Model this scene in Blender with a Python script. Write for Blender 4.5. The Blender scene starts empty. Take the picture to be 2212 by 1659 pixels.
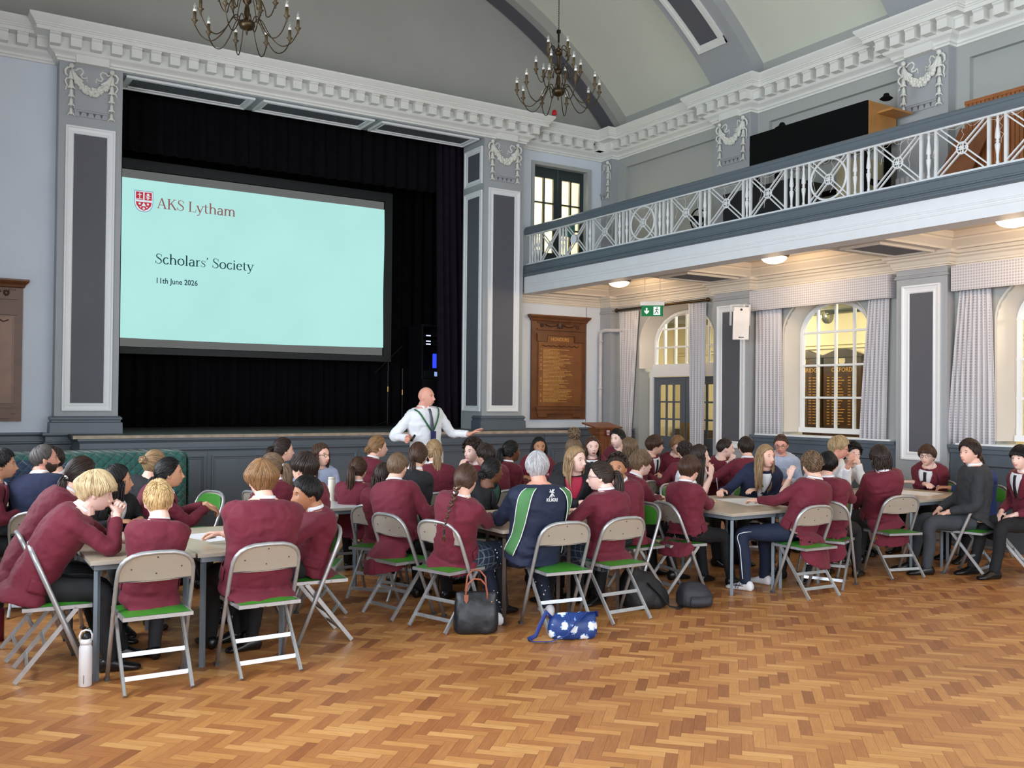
import bpy, bmesh, math, random
import numpy as np
from mathutils import Vector, Matrix
PI = math.pi
D2R = PI / 180
S = bpy.context.scene
C = S.collection
# ---------------------------------------------------------------- camera
FPX, YAW, PIT, ROL, SHY = 2043.0, 0.56165, 0.012298, -0.0097563, 8.508
EYE = Vector((0, 0, 1.70))
fw = Vector((math.sin(YAW) * math.cos(PIT), math.cos(YAW) * math.cos(PIT), math.sin(PIT)))
rt = Vector((math.cos(YAW), -math.sin(YAW), 0))
dn = fw.cross(rt)
r2 = rt * math.cos(ROL) + dn * math.sin(ROL)
d2 = -rt * math.sin(ROL) + dn * math.cos(ROL)
cam = bpy.data.cameras.new('camera')
cam.sensor_fit = 'HORIZONTAL'
cam.sensor_width = 36
cam.lens = FPX * 36 / 2212
cam.shift_y = SHY / 2212
cam.clip_start = 0.05
cam.clip_end = 200
co = bpy.data.objects.new('camera', cam)
C.objects.link(co)
m = Matrix(((r2.x, -d2.x, -fw.x, 0), (r2.y, -d2.y, -fw.y, 0), (r2.z, -d2.z, -fw.z, 0), (0, 0, 0, 1)))
m.translation = EYE
co.matrix_world = m
S.camera = co
# ---------------------------------------------------------------- light
S.view_settings.view_transform = 'Standard'
S.view_settings.look = 'None'
S.view_settings.gamma = 1
S.view_settings.use_curve_mapping = False
S.view_settings.exposure = 0.45
S.cycles.max_bounces = 8
S.cycles.diffuse_bounces = 4
S.cycles.glossy_bounces = 3
S.cycles.transmission_bounces = 6
S.cycles.sample_clamp_indirect = 6
W = bpy.data.worlds.new('sky')
S.world = W
W.use_nodes = True
W.node_tree.nodes['Background'].inputs[0].default_value = (0.80, 0.88, 1.0, 1)
W.node_tree.nodes['Background'].inputs[1].default_value = 0.9


def area(name, loc, rot, sx, sy, power, col):
    l = bpy.data.lights.new(name, 'AREA')
    l.shape = 'RECTANGLE'
    l.size = sx
    l.size_y = sy
    l.energy = power
    l.color = col
    o = bpy.data.objects.new(name, l)
    C.objects.link(o)
    o.location = loc
    o.rotation_euler = rot
    return o


# daylight through the tall windows of the left wall and of the back wall
area('daylight_back', (5.1, -5.6, 3.2), (-PI / 2 + PI, 0, 0), 9.0, 3.6, 640, (0.90, 0.955, 1.0))
for i, yy in enumerate((-2.2, 1.3, 4.8, 8.4)):
    area('daylight_left', (-0.95, yy, 3.0), (0, -PI / 2, 0), 3.2, 1.9, 200, (0.86, 0.93, 1.0))


def point(name, loc, power, col, r=0.1):
    l = bpy.data.lights.new(name, 'POINT')
    l.energy = power
    l.color = col
    l.shadow_soft_size = r
    o = bpy.data.objects.new(name, l)
    C.objects.link(o)
    o.location = loc
    return o


# ---------------------------------------------------------------- materials
def srgb(h):
    if isinstance(h, str):
        c = [int(h[i:i + 2], 16) / 255 for i in (0, 2, 4)]
    else:
        c = [v / 255 for v in h]
    return tuple(v / 12.92 if v <= 0.04045 else ((v + 0.055) / 1.055) ** 2.4 for v in c) + (1,)


MATS = {}


def mat(name, col, rough=0.6, metal=0.0, var=0.06, scale=6.0, bump=0.0, bscale=60.0, island=0.0, sheen=0.0, emit=0.0, coat=0.0, alpha=1.0, trans=0.0, spec=None):
    if name in MATS:
        return MATS[name]
    M_ = bpy.data.materials.new(name)
    M_.use_nodes = True
    nt = M_.node_tree
    N, L = nt.nodes, nt.links
    b = N['Principled BSDF']
    c = srgb(col)
    b.inputs['Roughness'].default_value = rough
    b.inputs['Metallic'].default_value = metal
    if spec is not None:
        b.inputs['Specular IOR Level'].default_value = spec
    tc = N.new('ShaderNodeTexCoord')
    nz = N.new('ShaderNodeTexNoise')
    nz.inputs['Scale'].default_value = scale
    nz.inputs['Detail'].default_value = 3
    L.new(tc.outputs['Object'], nz.inputs['Vector'])
    mp = N.new('ShaderNodeMapRange')
    mp.inputs['From Min'].default_value = 0.3
    mp.inputs['From Max'].default_value = 0.7
    mp.inputs['To Min'].default_value = 1 - var
    mp.inputs['To Max'].default_value = 1 + var
    L.new(nz.outputs['Fac'], mp.inputs['Value'])
    fac = mp.outputs['Result']
    if island:
        g = N.new('ShaderNodeNewGeometry')
        m2 = N.new('ShaderNodeMapRange')
        m2.inputs['To Min'].default_value = 1 - island
        m2.inputs['To Max'].default_value = 1 + island
        L.new(g.outputs['Random Per Island'], m2.inputs['Value'])
        mu = N.new('ShaderNodeMath')
        mu.operation = 'MULTIPLY'
        L.new(fac, mu.inputs[0])
        L.new(m2.outputs['Result'], mu.inputs[1])
        fac = mu.outputs[0]
    vm = N.new('ShaderNodeVectorMath')
    vm.operation = 'SCALE'
    vm.inputs[0].default_value = c[:3]
    L.new(fac, vm.inputs['Scale'])
    L.new(vm.outputs['Vector'], b.inputs['Base Color'])
    if bump:
        n2 = N.new('ShaderNodeTexNoise')
        n2.inputs['Scale'].default_value = bscale
        n2.inputs['Detail'].default_value = 2
        L.new(tc.outputs['Object'], n2.inputs['Vector'])
        bp = N.new('ShaderNodeBump')
        bp.inputs['Strength'].default_value = bump
        bp.inputs['Distance'].default_value = 0.01
        L.new(n2.outputs['Fac'], bp.inputs['Height'])
        L.new(bp.outputs['Normal'], b.inputs['Normal'])
    if sheen:
        b.inputs['Sheen Weight'].default_value = sheen
        b.inputs['Sheen Roughness'].default_value = 0.5
    if coat:
        b.inputs['Coat Weight'].default_value = coat
        b.inputs['Coat Roughness'].default_value = 0.15
    if emit:
        b.inputs['Emission Color'].default_value = c
        b.inputs['Emission Strength'].default_value = emit
    if trans:
        b.inputs['Transmission Weight'].default_value = trans
    if alpha < 1:
        b.inputs['Alpha'].default_value = alpha
    M_.diffuse_color = c
    MATS[name] = M_
    return M_


def glass_mat():
    """Window glass: mostly clear with a mirror share."""
    if 'glass' in MATS:
        return MATS['glass']
    M_ = bpy.data.materials.new('glass')
    M_.use_nodes = True
    N, L = M_.node_tree.nodes, M_.node_tree.links
    N.remove(N['Principled BSDF'])
    t = N.new('ShaderNodeBsdfTransparent')
    t.inputs[0].default_value = (0.95, 0.97, 0.95, 1)
    g = N.new('ShaderNodeBsdfGlossy')
    g.inputs['Roughness'].default_value = 0.02
    mx = N.new('ShaderNodeMixShader')
    fr = N.new('ShaderNodeFresnel')
    fr.inputs[0].default_value = 1.3
    L.new(fr.outputs[0], mx.inputs[0])
    L.new(t.outputs[0], mx.inputs[1])
    L.new(g.outputs[0], mx.inputs[2])
    L.new(mx.outputs[0], N['Material Output'].inputs[0])
    MATS['glass'] = M_
    return M_


# ---------------------------------------------------------------- mesh building
class MB:
    def __init__(s):
        s.v = []
        s.f = []
        s.mi = []
        s.k = 0

    def _add(s, vs, fs):
        o = len(s.v)
        s.v += [tuple(v) for v in vs]
        s.f += [tuple(i + o for i in f) for f in fs]
        s.mi += [s.k] * len(fs)
        return s

    def box(s, x0, y0, z0, x1, y1, z1):
        x0, x1 = min(x0, x1), max(x0, x1)
        y0, y1 = min(y0, y1), max(y0, y1)
        z0, z1 = min(z0, z1), max(z0, z1)
        # keep overlapping boxes of one mesh from sharing a face plane
        e = (len(s.f) // 6 % 7) * 0.0002
        x0, x1, y0, y1, z0, z1 = x0 - e, x1 + e, y0 - e, y1 + e, z0 - e, z1 + e
        return s._add([(x0, y0, z0), (x1, y0, z0), (x1, y1, z0), (x0, y1, z0), (x0, y0, z1), (x1, y0, z1), (x1, y1, z1), (x0, y1, z1)],
                      [(0, 3, 2, 1), (4, 5, 6, 7), (0, 1, 5, 4), (1, 2, 6, 5), (2, 3, 7, 6), (3, 0, 4, 7)])

    def bar(s, a, b, w, h, up=(0, 0, 1)):
        """rectangular bar from a to b, w across, h along up"""
        a, b = Vector(a), Vector(b)
        d = (b - a).normalized()
        u = Vector(up)
        x = d.cross(u)
        if x.length < 1e-4:
            x = d.cross(Vector((1, 0, 0)))
        x.normalize()
        u = x.cross(d)
        vs = [p + x * (i * w / 2) + u * (j * h / 2) for p in (a, b) for i, j in ((-1, -1), (1, -1), (1, 1), (-1, 1))]
        return s._add(vs, [(0, 1, 2, 3), (7, 6, 5, 4), (0, 4, 5, 1), (1, 5, 6, 2), (2, 6, 7, 3), (3, 7, 4, 0)])

    def tube(s, pts, r, n=8, closed=False, flat=1.0, up=None):
        pts = [Vector(p) for p in pts]
        m = len(pts)
        rs = r if hasattr(r, '__len__') else [r] * m
        vs, fs = [], []
        pv = None
        for i, p in enumerate(pts):
            if closed:
                d = pts[(i + 1) % m] - pts[i - 1]
            else:
                d = pts[min(i + 1, m - 1)] - pts[max(i - 1, 0)]
            if d.length < 1e-9:
                d = Vector((0, 0, 1))
            d.normalize()
            if pv is None:
                u = Vector(up) if up else (Vector((0, 0, 1)) if abs(d.z) < 0.9 else Vector((1, 0, 0)))
            else:
                u = pv
            x = d.cross(u)
            if x.length < 1e-6:
                x = d.orthogonal()
            x.normalize()
            u = x.cross(d)
            pv = u
            for k in range(n):
                a = 2 * PI * k / n
                vs.append(p + x * (math.cos(a) * rs[i]) + u * (math.sin(a) * rs[i] * flat))
        for i in range(m if closed else m - 1):
            j = (i + 1) % m
            for k in range(n):
                k2 = (k + 1) % n
                fs.append((i * n + k, i * n + k2, j * n + k2, j * n + k))
        if not closed:
            fs.append(tuple(range(n - 1, -1, -1)))
            fs.append(tuple((m - 1) * n + k for k in range(n)))
        return s._add(vs, fs)

    def lathe(s, prof, at=(0, 0, 0), n=20, M=None):
        """prof: (radius, z)"""
        vs, fs = [], []
        at = Vector(at)
        for r, z in prof:
            for k in range(n):
                a = 2 * PI * k / n
                p = Vector((max(r, 1e-4) * math.cos(a), max(r, 1e-4) * math.sin(a), z))
                if M is not None:
                    p = M @ p
                vs.append(p + at)
        for i in range(len(prof) - 1):
            for k in range(n):
                k2 = (k + 1) % n
                fs.append((i * n + k, i * n + k2, (i + 1) * n + k2, (i + 1) * n + k))
        fs.append(tuple(range(n - 1, -1, -1)))
        fs.append(tuple((len(prof) - 1) * n + k for k in range(n)))
        return s._add(vs, fs)

    def ball(s, c, r, n=10, m=7, M=None):
        c = Vector(c)
        rx, ry, rz = r if hasattr(r, '__len__') else (r, r, r)
        vs, fs = [], []
        for i in range(m + 1):
            t = PI * i / m
            for k in range(n):
                a = 2 * PI * k / n
                p = Vector((rx * math.sin(t) * math.cos(a), ry * math.sin(t) * math.sin(a), -rz * math.cos(t)))
                if M is not None:
                    p = M @ p
                vs.append(p + c)
        for i in range(m):
            for k in range(n):
                k2 = (k + 1) % n
                fs.append((i * n + k, i * n + k2, (i + 1) * n + k2, (i + 1) * n + k))
        return s._add(vs, fs)

    def prism(s, poly, a, b, f):
        """closed 2D polygon extruded; f(u, v, t) gives the point, t in (a, b)"""
        n = len(poly)
        vs = [f(u, v, a) for u, v in poly] + [f(u, v, b) for u, v in poly]
        fs = [tuple(range(n - 1, -1, -1)), tuple(range(n, 2 * n))]
        fs += [(i, (i + 1) % n, n + (i + 1) % n, n + i) for i in range(n)]
        return s._add(vs, fs)

    def sweep(s, path, prof, closed=False):
        """profile (offset to the left of travel, z) swept along a 2D path with mitred corners"""
        P = [Vector(p) for p in path]
        n = len(P)
        rings = []
        for i in range(n):
            def nrm(a, b):
                d = (b - a).normalized()
                return Vector((-d.y, d.x))
            ns = []
            if i > 0 or closed:
                ns.append(nrm(P[i - 1], P[i]))
            if i < n - 1 or closed:
                ns.append(nrm(P[i], P[(i + 1) % n]))
            if len(ns) == 2:
                b = ns[0] + ns[1]
                b = b / max(b.dot(ns[0]), 0.2)
            else:
                b = ns[0]
            rings.append([(P[i].x + b.x * o, P[i].y + b.y * o, z) for o, z in prof])
        k = len(prof)
        vs = [p for r in rings for p in r]
        fs = []
        for i in range(n if closed else n - 1):
            j = (i + 1) % n
            for a in range(k - 1):
                fs.append((i * k + a, j * k + a, j * k + a + 1, i * k + a + 1))
        return s._add(vs, fs)

    def grid(s, pts):
        """pts[i][j] open sheet"""
        n, k = len(pts), len(pts[0])
        vs = [p for r in pts for p in r]
        fs = [(i * k + j, (i + 1) * k + j, (i + 1) * k + j + 1, i * k + j + 1) for i in range(n - 1) for j in range(k - 1)]
        return s._add(vs, fs)

    def mesh(s, name, mats, smooth=False):
        me = bpy.data.meshes.new(name)
        me.from_pydata(s.v, [], s.f)
        for mm in (mats if isinstance(mats, (list, tuple)) else [mats]):
            me.materials.append(mm)
        if any(s.mi):
            me.polygons.foreach_set('material_index', s.mi)
        if smooth:
            me.polygons.foreach_set('use_smooth', [True] * len(s.f))
        me.update()
        return me


def obj(name, mb, mats, parent=None, smooth=False, kind=None, loc=None, fix=True):
    me = mb.mesh(name, mats, smooth) if isinstance(mb, MB) else mb
    if fix and isinstance(mb, MB):
        bm = bmesh.new()
        bm.from_mesh(me)
        bmesh.ops.recalc_face_normals(bm, faces=bm.faces)
        bm.to_mesh(me)
        bm.free()
    o = bpy.data.objects.new(name, me)
    C.objects.link(o)
    if parent:
        o.parent = parent
    if kind:
        o['kind'] = kind
    if loc:
        o.location = loc
    return o


def struct(name, mb, mats, smooth=False, parent=None):
    o = obj(name, mb, mats, parent, smooth)
    if parent is None:
        o['kind'] = 'structure'
    return o


def tag(o, label, cat, group=None):
    o['label'] = label
    o['category'] = cat
    if group:
        o['group'] = group
    return o


def empty(name, label, cat, loc=(0, 0, 0), rz=0.0, group=None):
    o = bpy.data.objects.new(name, None)
    o.empty_display_size = 0.1
    C.objects.link(o)
    o.location = loc
    o.rotation_euler = (0, 0, rz)
    return tag(o, label, cat, group)


def shade(o, ang=40):
    """smooth by angle"""
    me = o.data
    me.polygons.foreach_set('use_smooth', [True] * len(me.polygons))
    bm = bmesh.new()
    bm.from_mesh(me)
    lim = ang * D2R
    for e in bm.edges:
        e.smooth = len(e.link_faces) == 2 and e.calc_face_angle(0) < lim
    bm.to_mesh(me)
    bm.free()
    return o


def dup(root, loc, rz, label=None, group=None):
    r = root.copy()
    C.objects.link(r)
    r.location = loc
    r.rotation_euler = (0, 0, rz)
    if label:
        r['label'] = label
    if group:
        r['group'] = group
    for ch in list(root.children):
        c = ch.copy()
        C.objects.link(c)
        c.parent = r
        for g in ch.children:
            d = g.copy()
            C.objects.link(d)
            d.parent = c
    return r


def text(name, body, size, font_mat, origin, ex, ey, parent=None, ext=0.001, align='LEFT', bold=0.0, sx=1.0):
    """flat lettering: origin, ex = reading direction, ey = up direction"""
    cu = bpy.data.curves.new(name, 'FONT')
    cu.body = body
    cu.size = size
    cu.extrude = ext
    cu.offset = bold
    cu.align_x = align
    cu.resolution_u = 3
    t = bpy.data.objects.new(name, cu)
    C.objects.link(t)
    bpy.context.view_layer.update()
    me = bpy.data.meshes.new_from_object(t.evaluated_get(bpy.context.evaluated_depsgraph_get()))
    bpy.data.objects.remove(t)
    ex, ey = Vector(ex).normalized(), Vector(ey).normalized()
    ez = ex.cross(ey)
    M_ = Matrix(((ex.x * sx, ey.x, ez.x, origin[0]), (ex.y * sx, ey.y, ez.y, origin[1]), (ex.z * sx, ey.z, ez.z, origin[2]), (0, 0, 0, 1)))
    me.transform(M_)
    me.materials.clear()
    me.materials.append(font_mat)
    o = bpy.data.objects.new(name, me)
    C.objects.link(o)
    if parent:
        o.parent = parent
    return o


WALL = mat('wall_paint', (212, 219, 229), 0.75, var=0.02, scale=2, bump=0.02, bscale=150)
GREY = mat('pilaster_grey', (163, 166, 170), 0.6, var=0.02, scale=2)
UPG = mat('upper_wall_grey', (168, 171, 168), 0.7, var=0.02, scale=2)
TYMP = mat('gable_grey', (160, 160, 154), 0.8, var=0.03, scale=1.5, bump=0.03, bscale=40)
WHITE = mat('cornice_white', (226, 227, 222), 0.5, var=0.015, scale=3)
TRIM = mat('trim_white', (232, 234, 236), 0.4, var=0.01, scale=3)
DARKP = mat('panel_charcoal', (88, 88, 96), 0.6, var=0.04, scale=3)
DADO = mat('dado_blue_grey', (90, 99, 109), 0.4, var=0.04, scale=4)
GALG = mat('gallery_blue_grey', (90, 101, 110), 0.4, var=0.03, scale=4)
VAULT = mat('vault_pale_green', (210, 212, 198), 0.8, var=0.03, scale=0.8, bump=0.03, bscale=8)
CREAM = mat('cream_paint', (216, 208, 196), 0.6, var=0.02, scale=3)
BLACK = mat('stage_black', (9, 9, 11), 0.9, var=0.1, spec=0.1)
VELVET = mat('black_curtain_cloth', (13, 11, 15), 0.95, var=0.2, spec=0.1)

# ================================================================ SETTING
XL, XR, XP = -0.49, 10.65, 10.50          # left wall, right wall, face of the right pilasters
YA, YP, YS = 13.70, 13.45, 12.66          # end wall, proscenium piers, stage front
CX = 5.08


def floor_mat():
    M_ = bpy.data.materials.new('herringbone_parquet')
    M_.use_nodes = True
    nt = M_.node_tree
    N, L = nt.nodes, nt.links
    b = N['Principled BSDF']

    def mth(op, a, c=None, clamp=False):
        n = N.new('ShaderNodeMath')
        n.operation = op
        for i, v in enumerate((a, c)):
            if v is None:
                continue
            if isinstance(v, (int, float)):
                n.inputs[i].default_value = v
            else:
                L.new(v, n.inputs[i])
        return n.outputs[0]
    tc = N.new('ShaderNodeTexCoord')
    sp = N.new('ShaderNodeSeparateXYZ')
    L.new(tc.outputs['Object'], sp.inputs[0])
    w = 0.0597
    k = 1 / (w * math.sqrt(2))
    X = mth('ADD', sp.outputs[0], 20.0)
    Y = mth('ADD', sp.outputs[1], 20.03)
    u = mth('MULTIPLY', mth('SUBTRACT', X, Y), k)      # along -45 deg
    v = mth('MULTIPLY', mth('ADD', X, Y), k)           # along +45 deg
    i = mth('FLOOR', u)
    j = mth('FLOOR', v)
    mm = mth('FLOORED_MODULO', mth('SUBTRACT', i, j), 8.0)
    hor = mth('LESS_THAN', mm, 3.5)
    ver = mth('SUBTRACT', 1.0, hor)
    idi = mth('ADD', mth('MULTIPLY', hor, mth('SUBTRACT', i, mm)), mth('MULTIPLY', ver, i))
    idj = mth('ADD', mth('MULTIPLY', hor, j), mth('MULTIPLY', ver, mth('SUBTRACT', j, mth('SUBTRACT', 7.0, mm))))
    lu = mth('SUBTRACT', u, idi)
    lv = mth('SUBTRACT', v, idj)
    al = mth('ADD', mth('MULTIPLY', hor, lu), mth('MULTIPLY', ver, lv))    # 0..4 along the block
    ac = mth('ADD', mth('MULTIPLY', hor, lv), mth('MULTIPLY', ver, lu))    # 0..1 across
    cb = N.new('ShaderNodeCombineXYZ')
    L.new(idi, cb.inputs[0])
    L.new(idj, cb.inputs[1])
    L.new(hor, cb.inputs[2])
    wn = N.new('ShaderNodeTexWhiteNoise')
    L.new(cb.outputs[0], wn.inputs['Vector'])
    sc = N.new('ShaderNodeSeparateColor')
    L.new(wn.outputs['Color'], sc.inputs[0])
    # grain
    g = N.new('ShaderNodeCombineXYZ')
    L.new(mth('MULTIPLY', al, 0.35), g.inputs[0])
    L.new(mth('MULTIPLY', ac, 5.0), g.inputs[1])
    L.new(mth('MULTIPLY', sc.outputs[0], 60.0), g.inputs[2])
    gn = N.new('ShaderNodeTexNoise')
    gn.inputs['Scale'].default_value = 1.6
    gn.inputs['Detail'].default_value = 5
    gn.inputs['Roughness'].default_value = 0.65
    gn.inputs['Distortion'].default_value = 0.4
    L.new(g.outputs[0], gn.inputs['Vector'])
    cr = N.new('ShaderNodeValToRGB')
    el = cr.color_ramp.elements
    el[0].position, el[0].color = 0.0, srgb((112, 68, 42))
    el[1].position, el[1].color = 1.0, srgb((222, 172, 110))
    for p_, c_ in ((0.25, (146, 90, 52)), (0.5, (174, 114, 66)), (0.75, (198, 140, 80))):
        e = el.new(p_)
        e.color = srgb(c_)
    # tone per block: a few are much darker
    tone = mth('POWER', sc.outputs[1], 0.62)
    t1 = mth('MULTIPLY', tone, 0.50)
    t2 = mth('MULTIPLY', gn.outputs['Fac'], 0.62)
    t3 = mth('ADD', mth('ADD', t1, t2), mth('MULTIPLY', hor, 0.16))  # blocks laid one way are lighter: grain sheen put into the colour
    L.new(mth('SUBTRACT', t3, 0.10, True), cr.inputs[0])
    # joints
    e1 = mth('MINIMUM', ac, mth('SUBTRACT', 1.0, ac))
    e2 = mth('MINIMUM', al, mth('SUBTRACT', 4.0, al))
    jn = mth('LESS_THAN', mth('MINIMUM', e1, e2), 0.022)
    mx = N.new('ShaderNodeMix')
    mx.data_type = 'RGBA'
    L.new(mth('MULTIPLY', jn, 0.55), mx.inputs[0])
    L.new(cr.outputs[0], mx.inputs[6])
    mx.inputs[7].default_value = srgb((70, 42, 26))
    # wear
    wr = N.new('ShaderNodeTexNoise')
    wr.inputs['Scale'].default_value = 0.7
    wr.inputs['Detail'].default_value = 4
    L.new(tc.outputs['Object'], wr.inputs['Vector'])
    wm = N.new('ShaderNodeMapRange')
    wm.inputs['From Min'].default_value = 0.3
    wm.inputs['From Max'].default_value = 0.7
    wm.inputs['To Min'].default_value = 0.93
    wm.inputs['To Max'].default_value = 1.06
    L.new(wr.outputs['Fac'], wm.inputs['Value'])
    vm = N.new('ShaderNodeVectorMath')
    vm.operation = 'SCALE'
    L.new(mx.outputs[2], vm.inputs[0])
    L.new(wm.outputs[0], vm.inputs['Scale'])
    L.new(vm.outputs['Vector'], b.inputs['Base Color'])
    rr = N.new('ShaderNodeMapRange')
    rr.inputs['To Min'].default_value = 0.30
    rr.inputs['To Max'].default_value = 0.46
    L.new(gn.outputs['Fac'], rr.inputs['Value'])
    L.new(rr.outputs[0], b.inputs['Roughness'])
    b.inputs['Specular IOR Level'].default_value = 0.45
    bp = N.new('ShaderNodeBump')
    bp.inputs['Strength'].default_value = 0.12
    bp.inputs['Distance'].default_value = 0.004
    L.new(mth('SUBTRACT', mth('MULTIPLY', gn.outputs['Fac'], 0.3), jn), bp.inputs['Height'])
    L.new(bp.outputs[0], b.inputs['Normal'])
    return M_


struct('floor', MB().box(XL - 0.2, -5.2, -0.1, XR + 0.3, YA, 0), floor_mat())

# ---- left wall with tall windows, back wall with windows
def wall_with_holes(name, axis, pos, thick, a0, a1, z0, z1, holes, m):
    """axis 'x': plane at x=pos running along y; holes (b0, b1, zlo, zhi) sorted"""
    b = MB()

    def bx(p, q, zl, zh):
        if q - p < 1e-4 or zh - zl < 1e-4:
            return
        if axis == 'x':
            b.box(pos, p, zl, pos + thick, q, zh)
        else:
            b.box(p, pos, zl, q, pos + thick, zh)
    cur = a0
    for (h0, h1, zl, zh) in holes:
        bx(cur, h0, z0, z1)
        bx(h0, h1, z0, zl)
        bx(h0, h1, zh, z1)
        cur = h1
    bx(cur, a1, z0, z1)
    return struct(name, b, m)


LH = [(yy - 1.0, yy + 1.0, 1.35, 4.7) for yy in (-2.2, 1.3, 4.8, 8.4)]
wall_with_holes('wall_left', 'x', XL - 0.2, 0.2, -5.2, YA, 0, 7.2, LH, WALL)
for i, h in enumerate(LH):
    b = MB()
    for q in range(5):
        y = h[0] + 0.02 + (h[1] - h[0] - 0.06) * q / 4
        b.box(XL - 0.12, y, h[2], XL - 0.07, y + 0.035, h[3])
    for q in range(7):
        z = h[2] + (h[3] - h[2] - 0.04) * q / 6
        b.box(XL - 0.12, h[0], z, XL - 0.07, h[1], z + 0.035)
    struct('window_%d' % (10 + i), b, TRIM)
BH = [(-0.2, 2.6, 1.3, 4.9), (3.7, 6.5, 1.3, 4.9), (7.6, 10.3, 1.3, 4.9)]
wall_with_holes('wall_back', 'y', -5.2, 0.2, XL, XR, 0, 9.4, BH, WALL)

# ---- end wall (plane y = YA): alcoves and gable above the stage
DY0, DY1 = 9.00, 10.20
b = MB()
b.box(XL, YA, 0, 1.50, YA + 0.25, 6.3)
b.box(8.66, YA, 0, 9.00, YA + 0.25, 6.3)
b.box(9.00, YA, 0, DY1 - 0.02, YA + 0.25, 3.72)
b.box(9.00, YA, 5.84, DY1, YA + 0.25, 6.3)
b.box(DY1, YA, 0, XR + 0.3, YA + 0.25, 6.3)
struct('wall_front', b, WALL)
arc = [(CX + 7.5 * math.sin(a * D2R), 1.75 + 7.5 * math.cos(a * D2R)) for a in range(-54, 55, 3)]
poly = [(XL - 0.2, 6.2), (XR + 0.3, 6.2), (XR + 0.3, 6.6)] + [(x, z) for x, z in reversed(arc) if XL - 0.2 < x < XR + 0.3] + [(XL - 0.2, 6.6)]
b = MB()
b.prism(poly, YA, YA + 0.2, lambda u, v, t: (u, t, v))
struct('wall_gable', b, TYMP)

# ---- barrel vault and its ribs
def arcsheet(b, r, y0, y1, a0=-50, a1=50, n=64):
    rows = []
    for i in range(n + 1):
        a = (a0 + (a1 - a0) * i / n) * D2R
        rows.append([(CX + r * math.sin(a), y0, 1.75 + r * math.cos(a)), (CX + r * math.sin(a), y1, 1.75 + r * math.cos(a))])
    return b.grid(rows)


def arcband(b, r0, r1, y0, y1, a0=-50, a1=50, n=64):
    """solid ring segment"""
    vs, fs = [], []
    for i in range(n + 1):
        a = (a0 + (a1 - a0) * i / n) * D2R
        for r, y in ((r0, y0), (r0, y1), (r1, y1), (r1, y0)):
            vs.append((CX + r * math.sin(a), y, 1.75 + r * math.cos(a)))
    for i in range(n):
        for k in range(4):
            k2 = (k + 1) % 4
            fs.append((i * 4 + k, i * 4 + k2, (i + 1) * 4 + k2, (i + 1) * 4 + k))
    fs += [(0, 1, 2, 3), (n * 4 + 3, n * 4 + 2, n * 4 + 1, n * 4)]
    return b._add(vs, fs)


b = MB()
arcband(b, 7.5, 7.62, -5.2, YA, -50, 50)
shade(struct('ceiling', b, VAULT))
b = MB()
arcband(b, 7.3, 7.55, 13.2, 13.68)
shade(struct('trim_1', b, TYMP))
b = MB()
arcband(b, 7.285, 7.31, 13.36, 13.66)
shade(struct('trim_2', b, DARKP))
n_ = 3
for (yc0, yc1) in ((9.95, 10.87), (6.75, 7.67), (3.5, 4.42), (0.3, 1.22)):
    b = MB()
    arcband(b, 7.3, 7.55, yc0, yc1)
    shade(struct('trim_%d' % n_, b, GREY))
    ya, yb = yc0 + 0.2, yc1 - 0.13
    a1 = 43.5
    b = MB()
    w_ = 0.055
    for (p, q) in ((ya, ya + w_), (yb - w_, yb)):
        arcband(b, 7.265, 7.31, p, q, -a1, a1)
        arcband(b, 7.28, 7.31, p + (w_ if p == ya else -0.05), q + (0.05 if p == ya else -w_), -a1 + 0.5, a1 - 0.5)
    for sgn in (-1, 1):
        arcband(b, 7.265, 7.31, ya, yb, *sorted((sgn * a1, sgn * (a1 - 0.45))), n=3)
        arcband(b, 7.28, 7.31, ya, yb, *sorted((sgn * (a1 - 0.45), sgn * (a1 - 0.9))), n=3)
    shade(struct('trim_%d' % (n_ + 1), b, WHITE))
    b = MB()
    arcband(b, 7.29, 7.31, ya + 0.105, yb - 0.105, -a1 + 0.9, a1 - 0.9)
    shade(struct('trim_%d' % (n_ + 2), b, DARKP))
    n_ += 3

# ---- right wall: upper wall with shallow recessed fields, lower wall with arched openings
def arch_pts(yc, hw, zs, rise, n=16):
    return [(yc + hw * math.cos(PI * i / n), zs + rise * math.sin(PI * i / n)) for i in range(n + 1)]


def wall_arch(b, x0, x1, y0, y1, z0, z1, yc, hw, zb, zs, rise):
    """wall block with one arched hole"""
    b.box(x0, y0, z0, x1, yc - hw, z1)
    b.box(x0, yc + hw, z0, x1, y1, z1)
    if zb > z0:
        b.box(x0, yc - hw, z0, x1, yc + hw, zb)
    top = arch_pts(yc, hw, zs, rise)
    for i in range(len(top) - 1):
        (ya, za), (yb, zb_) = top[i], top[i + 1]
        vs = [(x, y, z) for x in (x0, x1) for y, z in ((ya, za), (yb, zb_), (yb, z1), (ya, z1))]
        b._add(vs, [(0, 1, 2, 3), (7, 6, 5, 4), (0, 4, 5, 1), (1, 5, 6, 2), (2, 6, 7, 3), (3, 7, 4, 0)])


UP = [(13.18, 10.92), (9.83, 7.65), (6.67, 4.5), (3.4, 1.3)]
b = MB()
XW1 = XR + 0.4
wall_arch(b, XR, XW1, 10.8, YA, 0, 3.72, 11.84, 0.93, 0, 2.62, 0.72)
wall_arch(b, XR, XW1, 7.55, 10.8, 0, 3.72, 8.80, 0.72, 1.20, 2.68, 0.55)
wall_arch(b, XR, XW1, 4.3, 7.55, 0, 3.72, 5.60, 0.72, 1.20, 2.68, 0.55)
b.box(XR, -5.2, 0, XW1, 4.3, 3.72)
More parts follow.
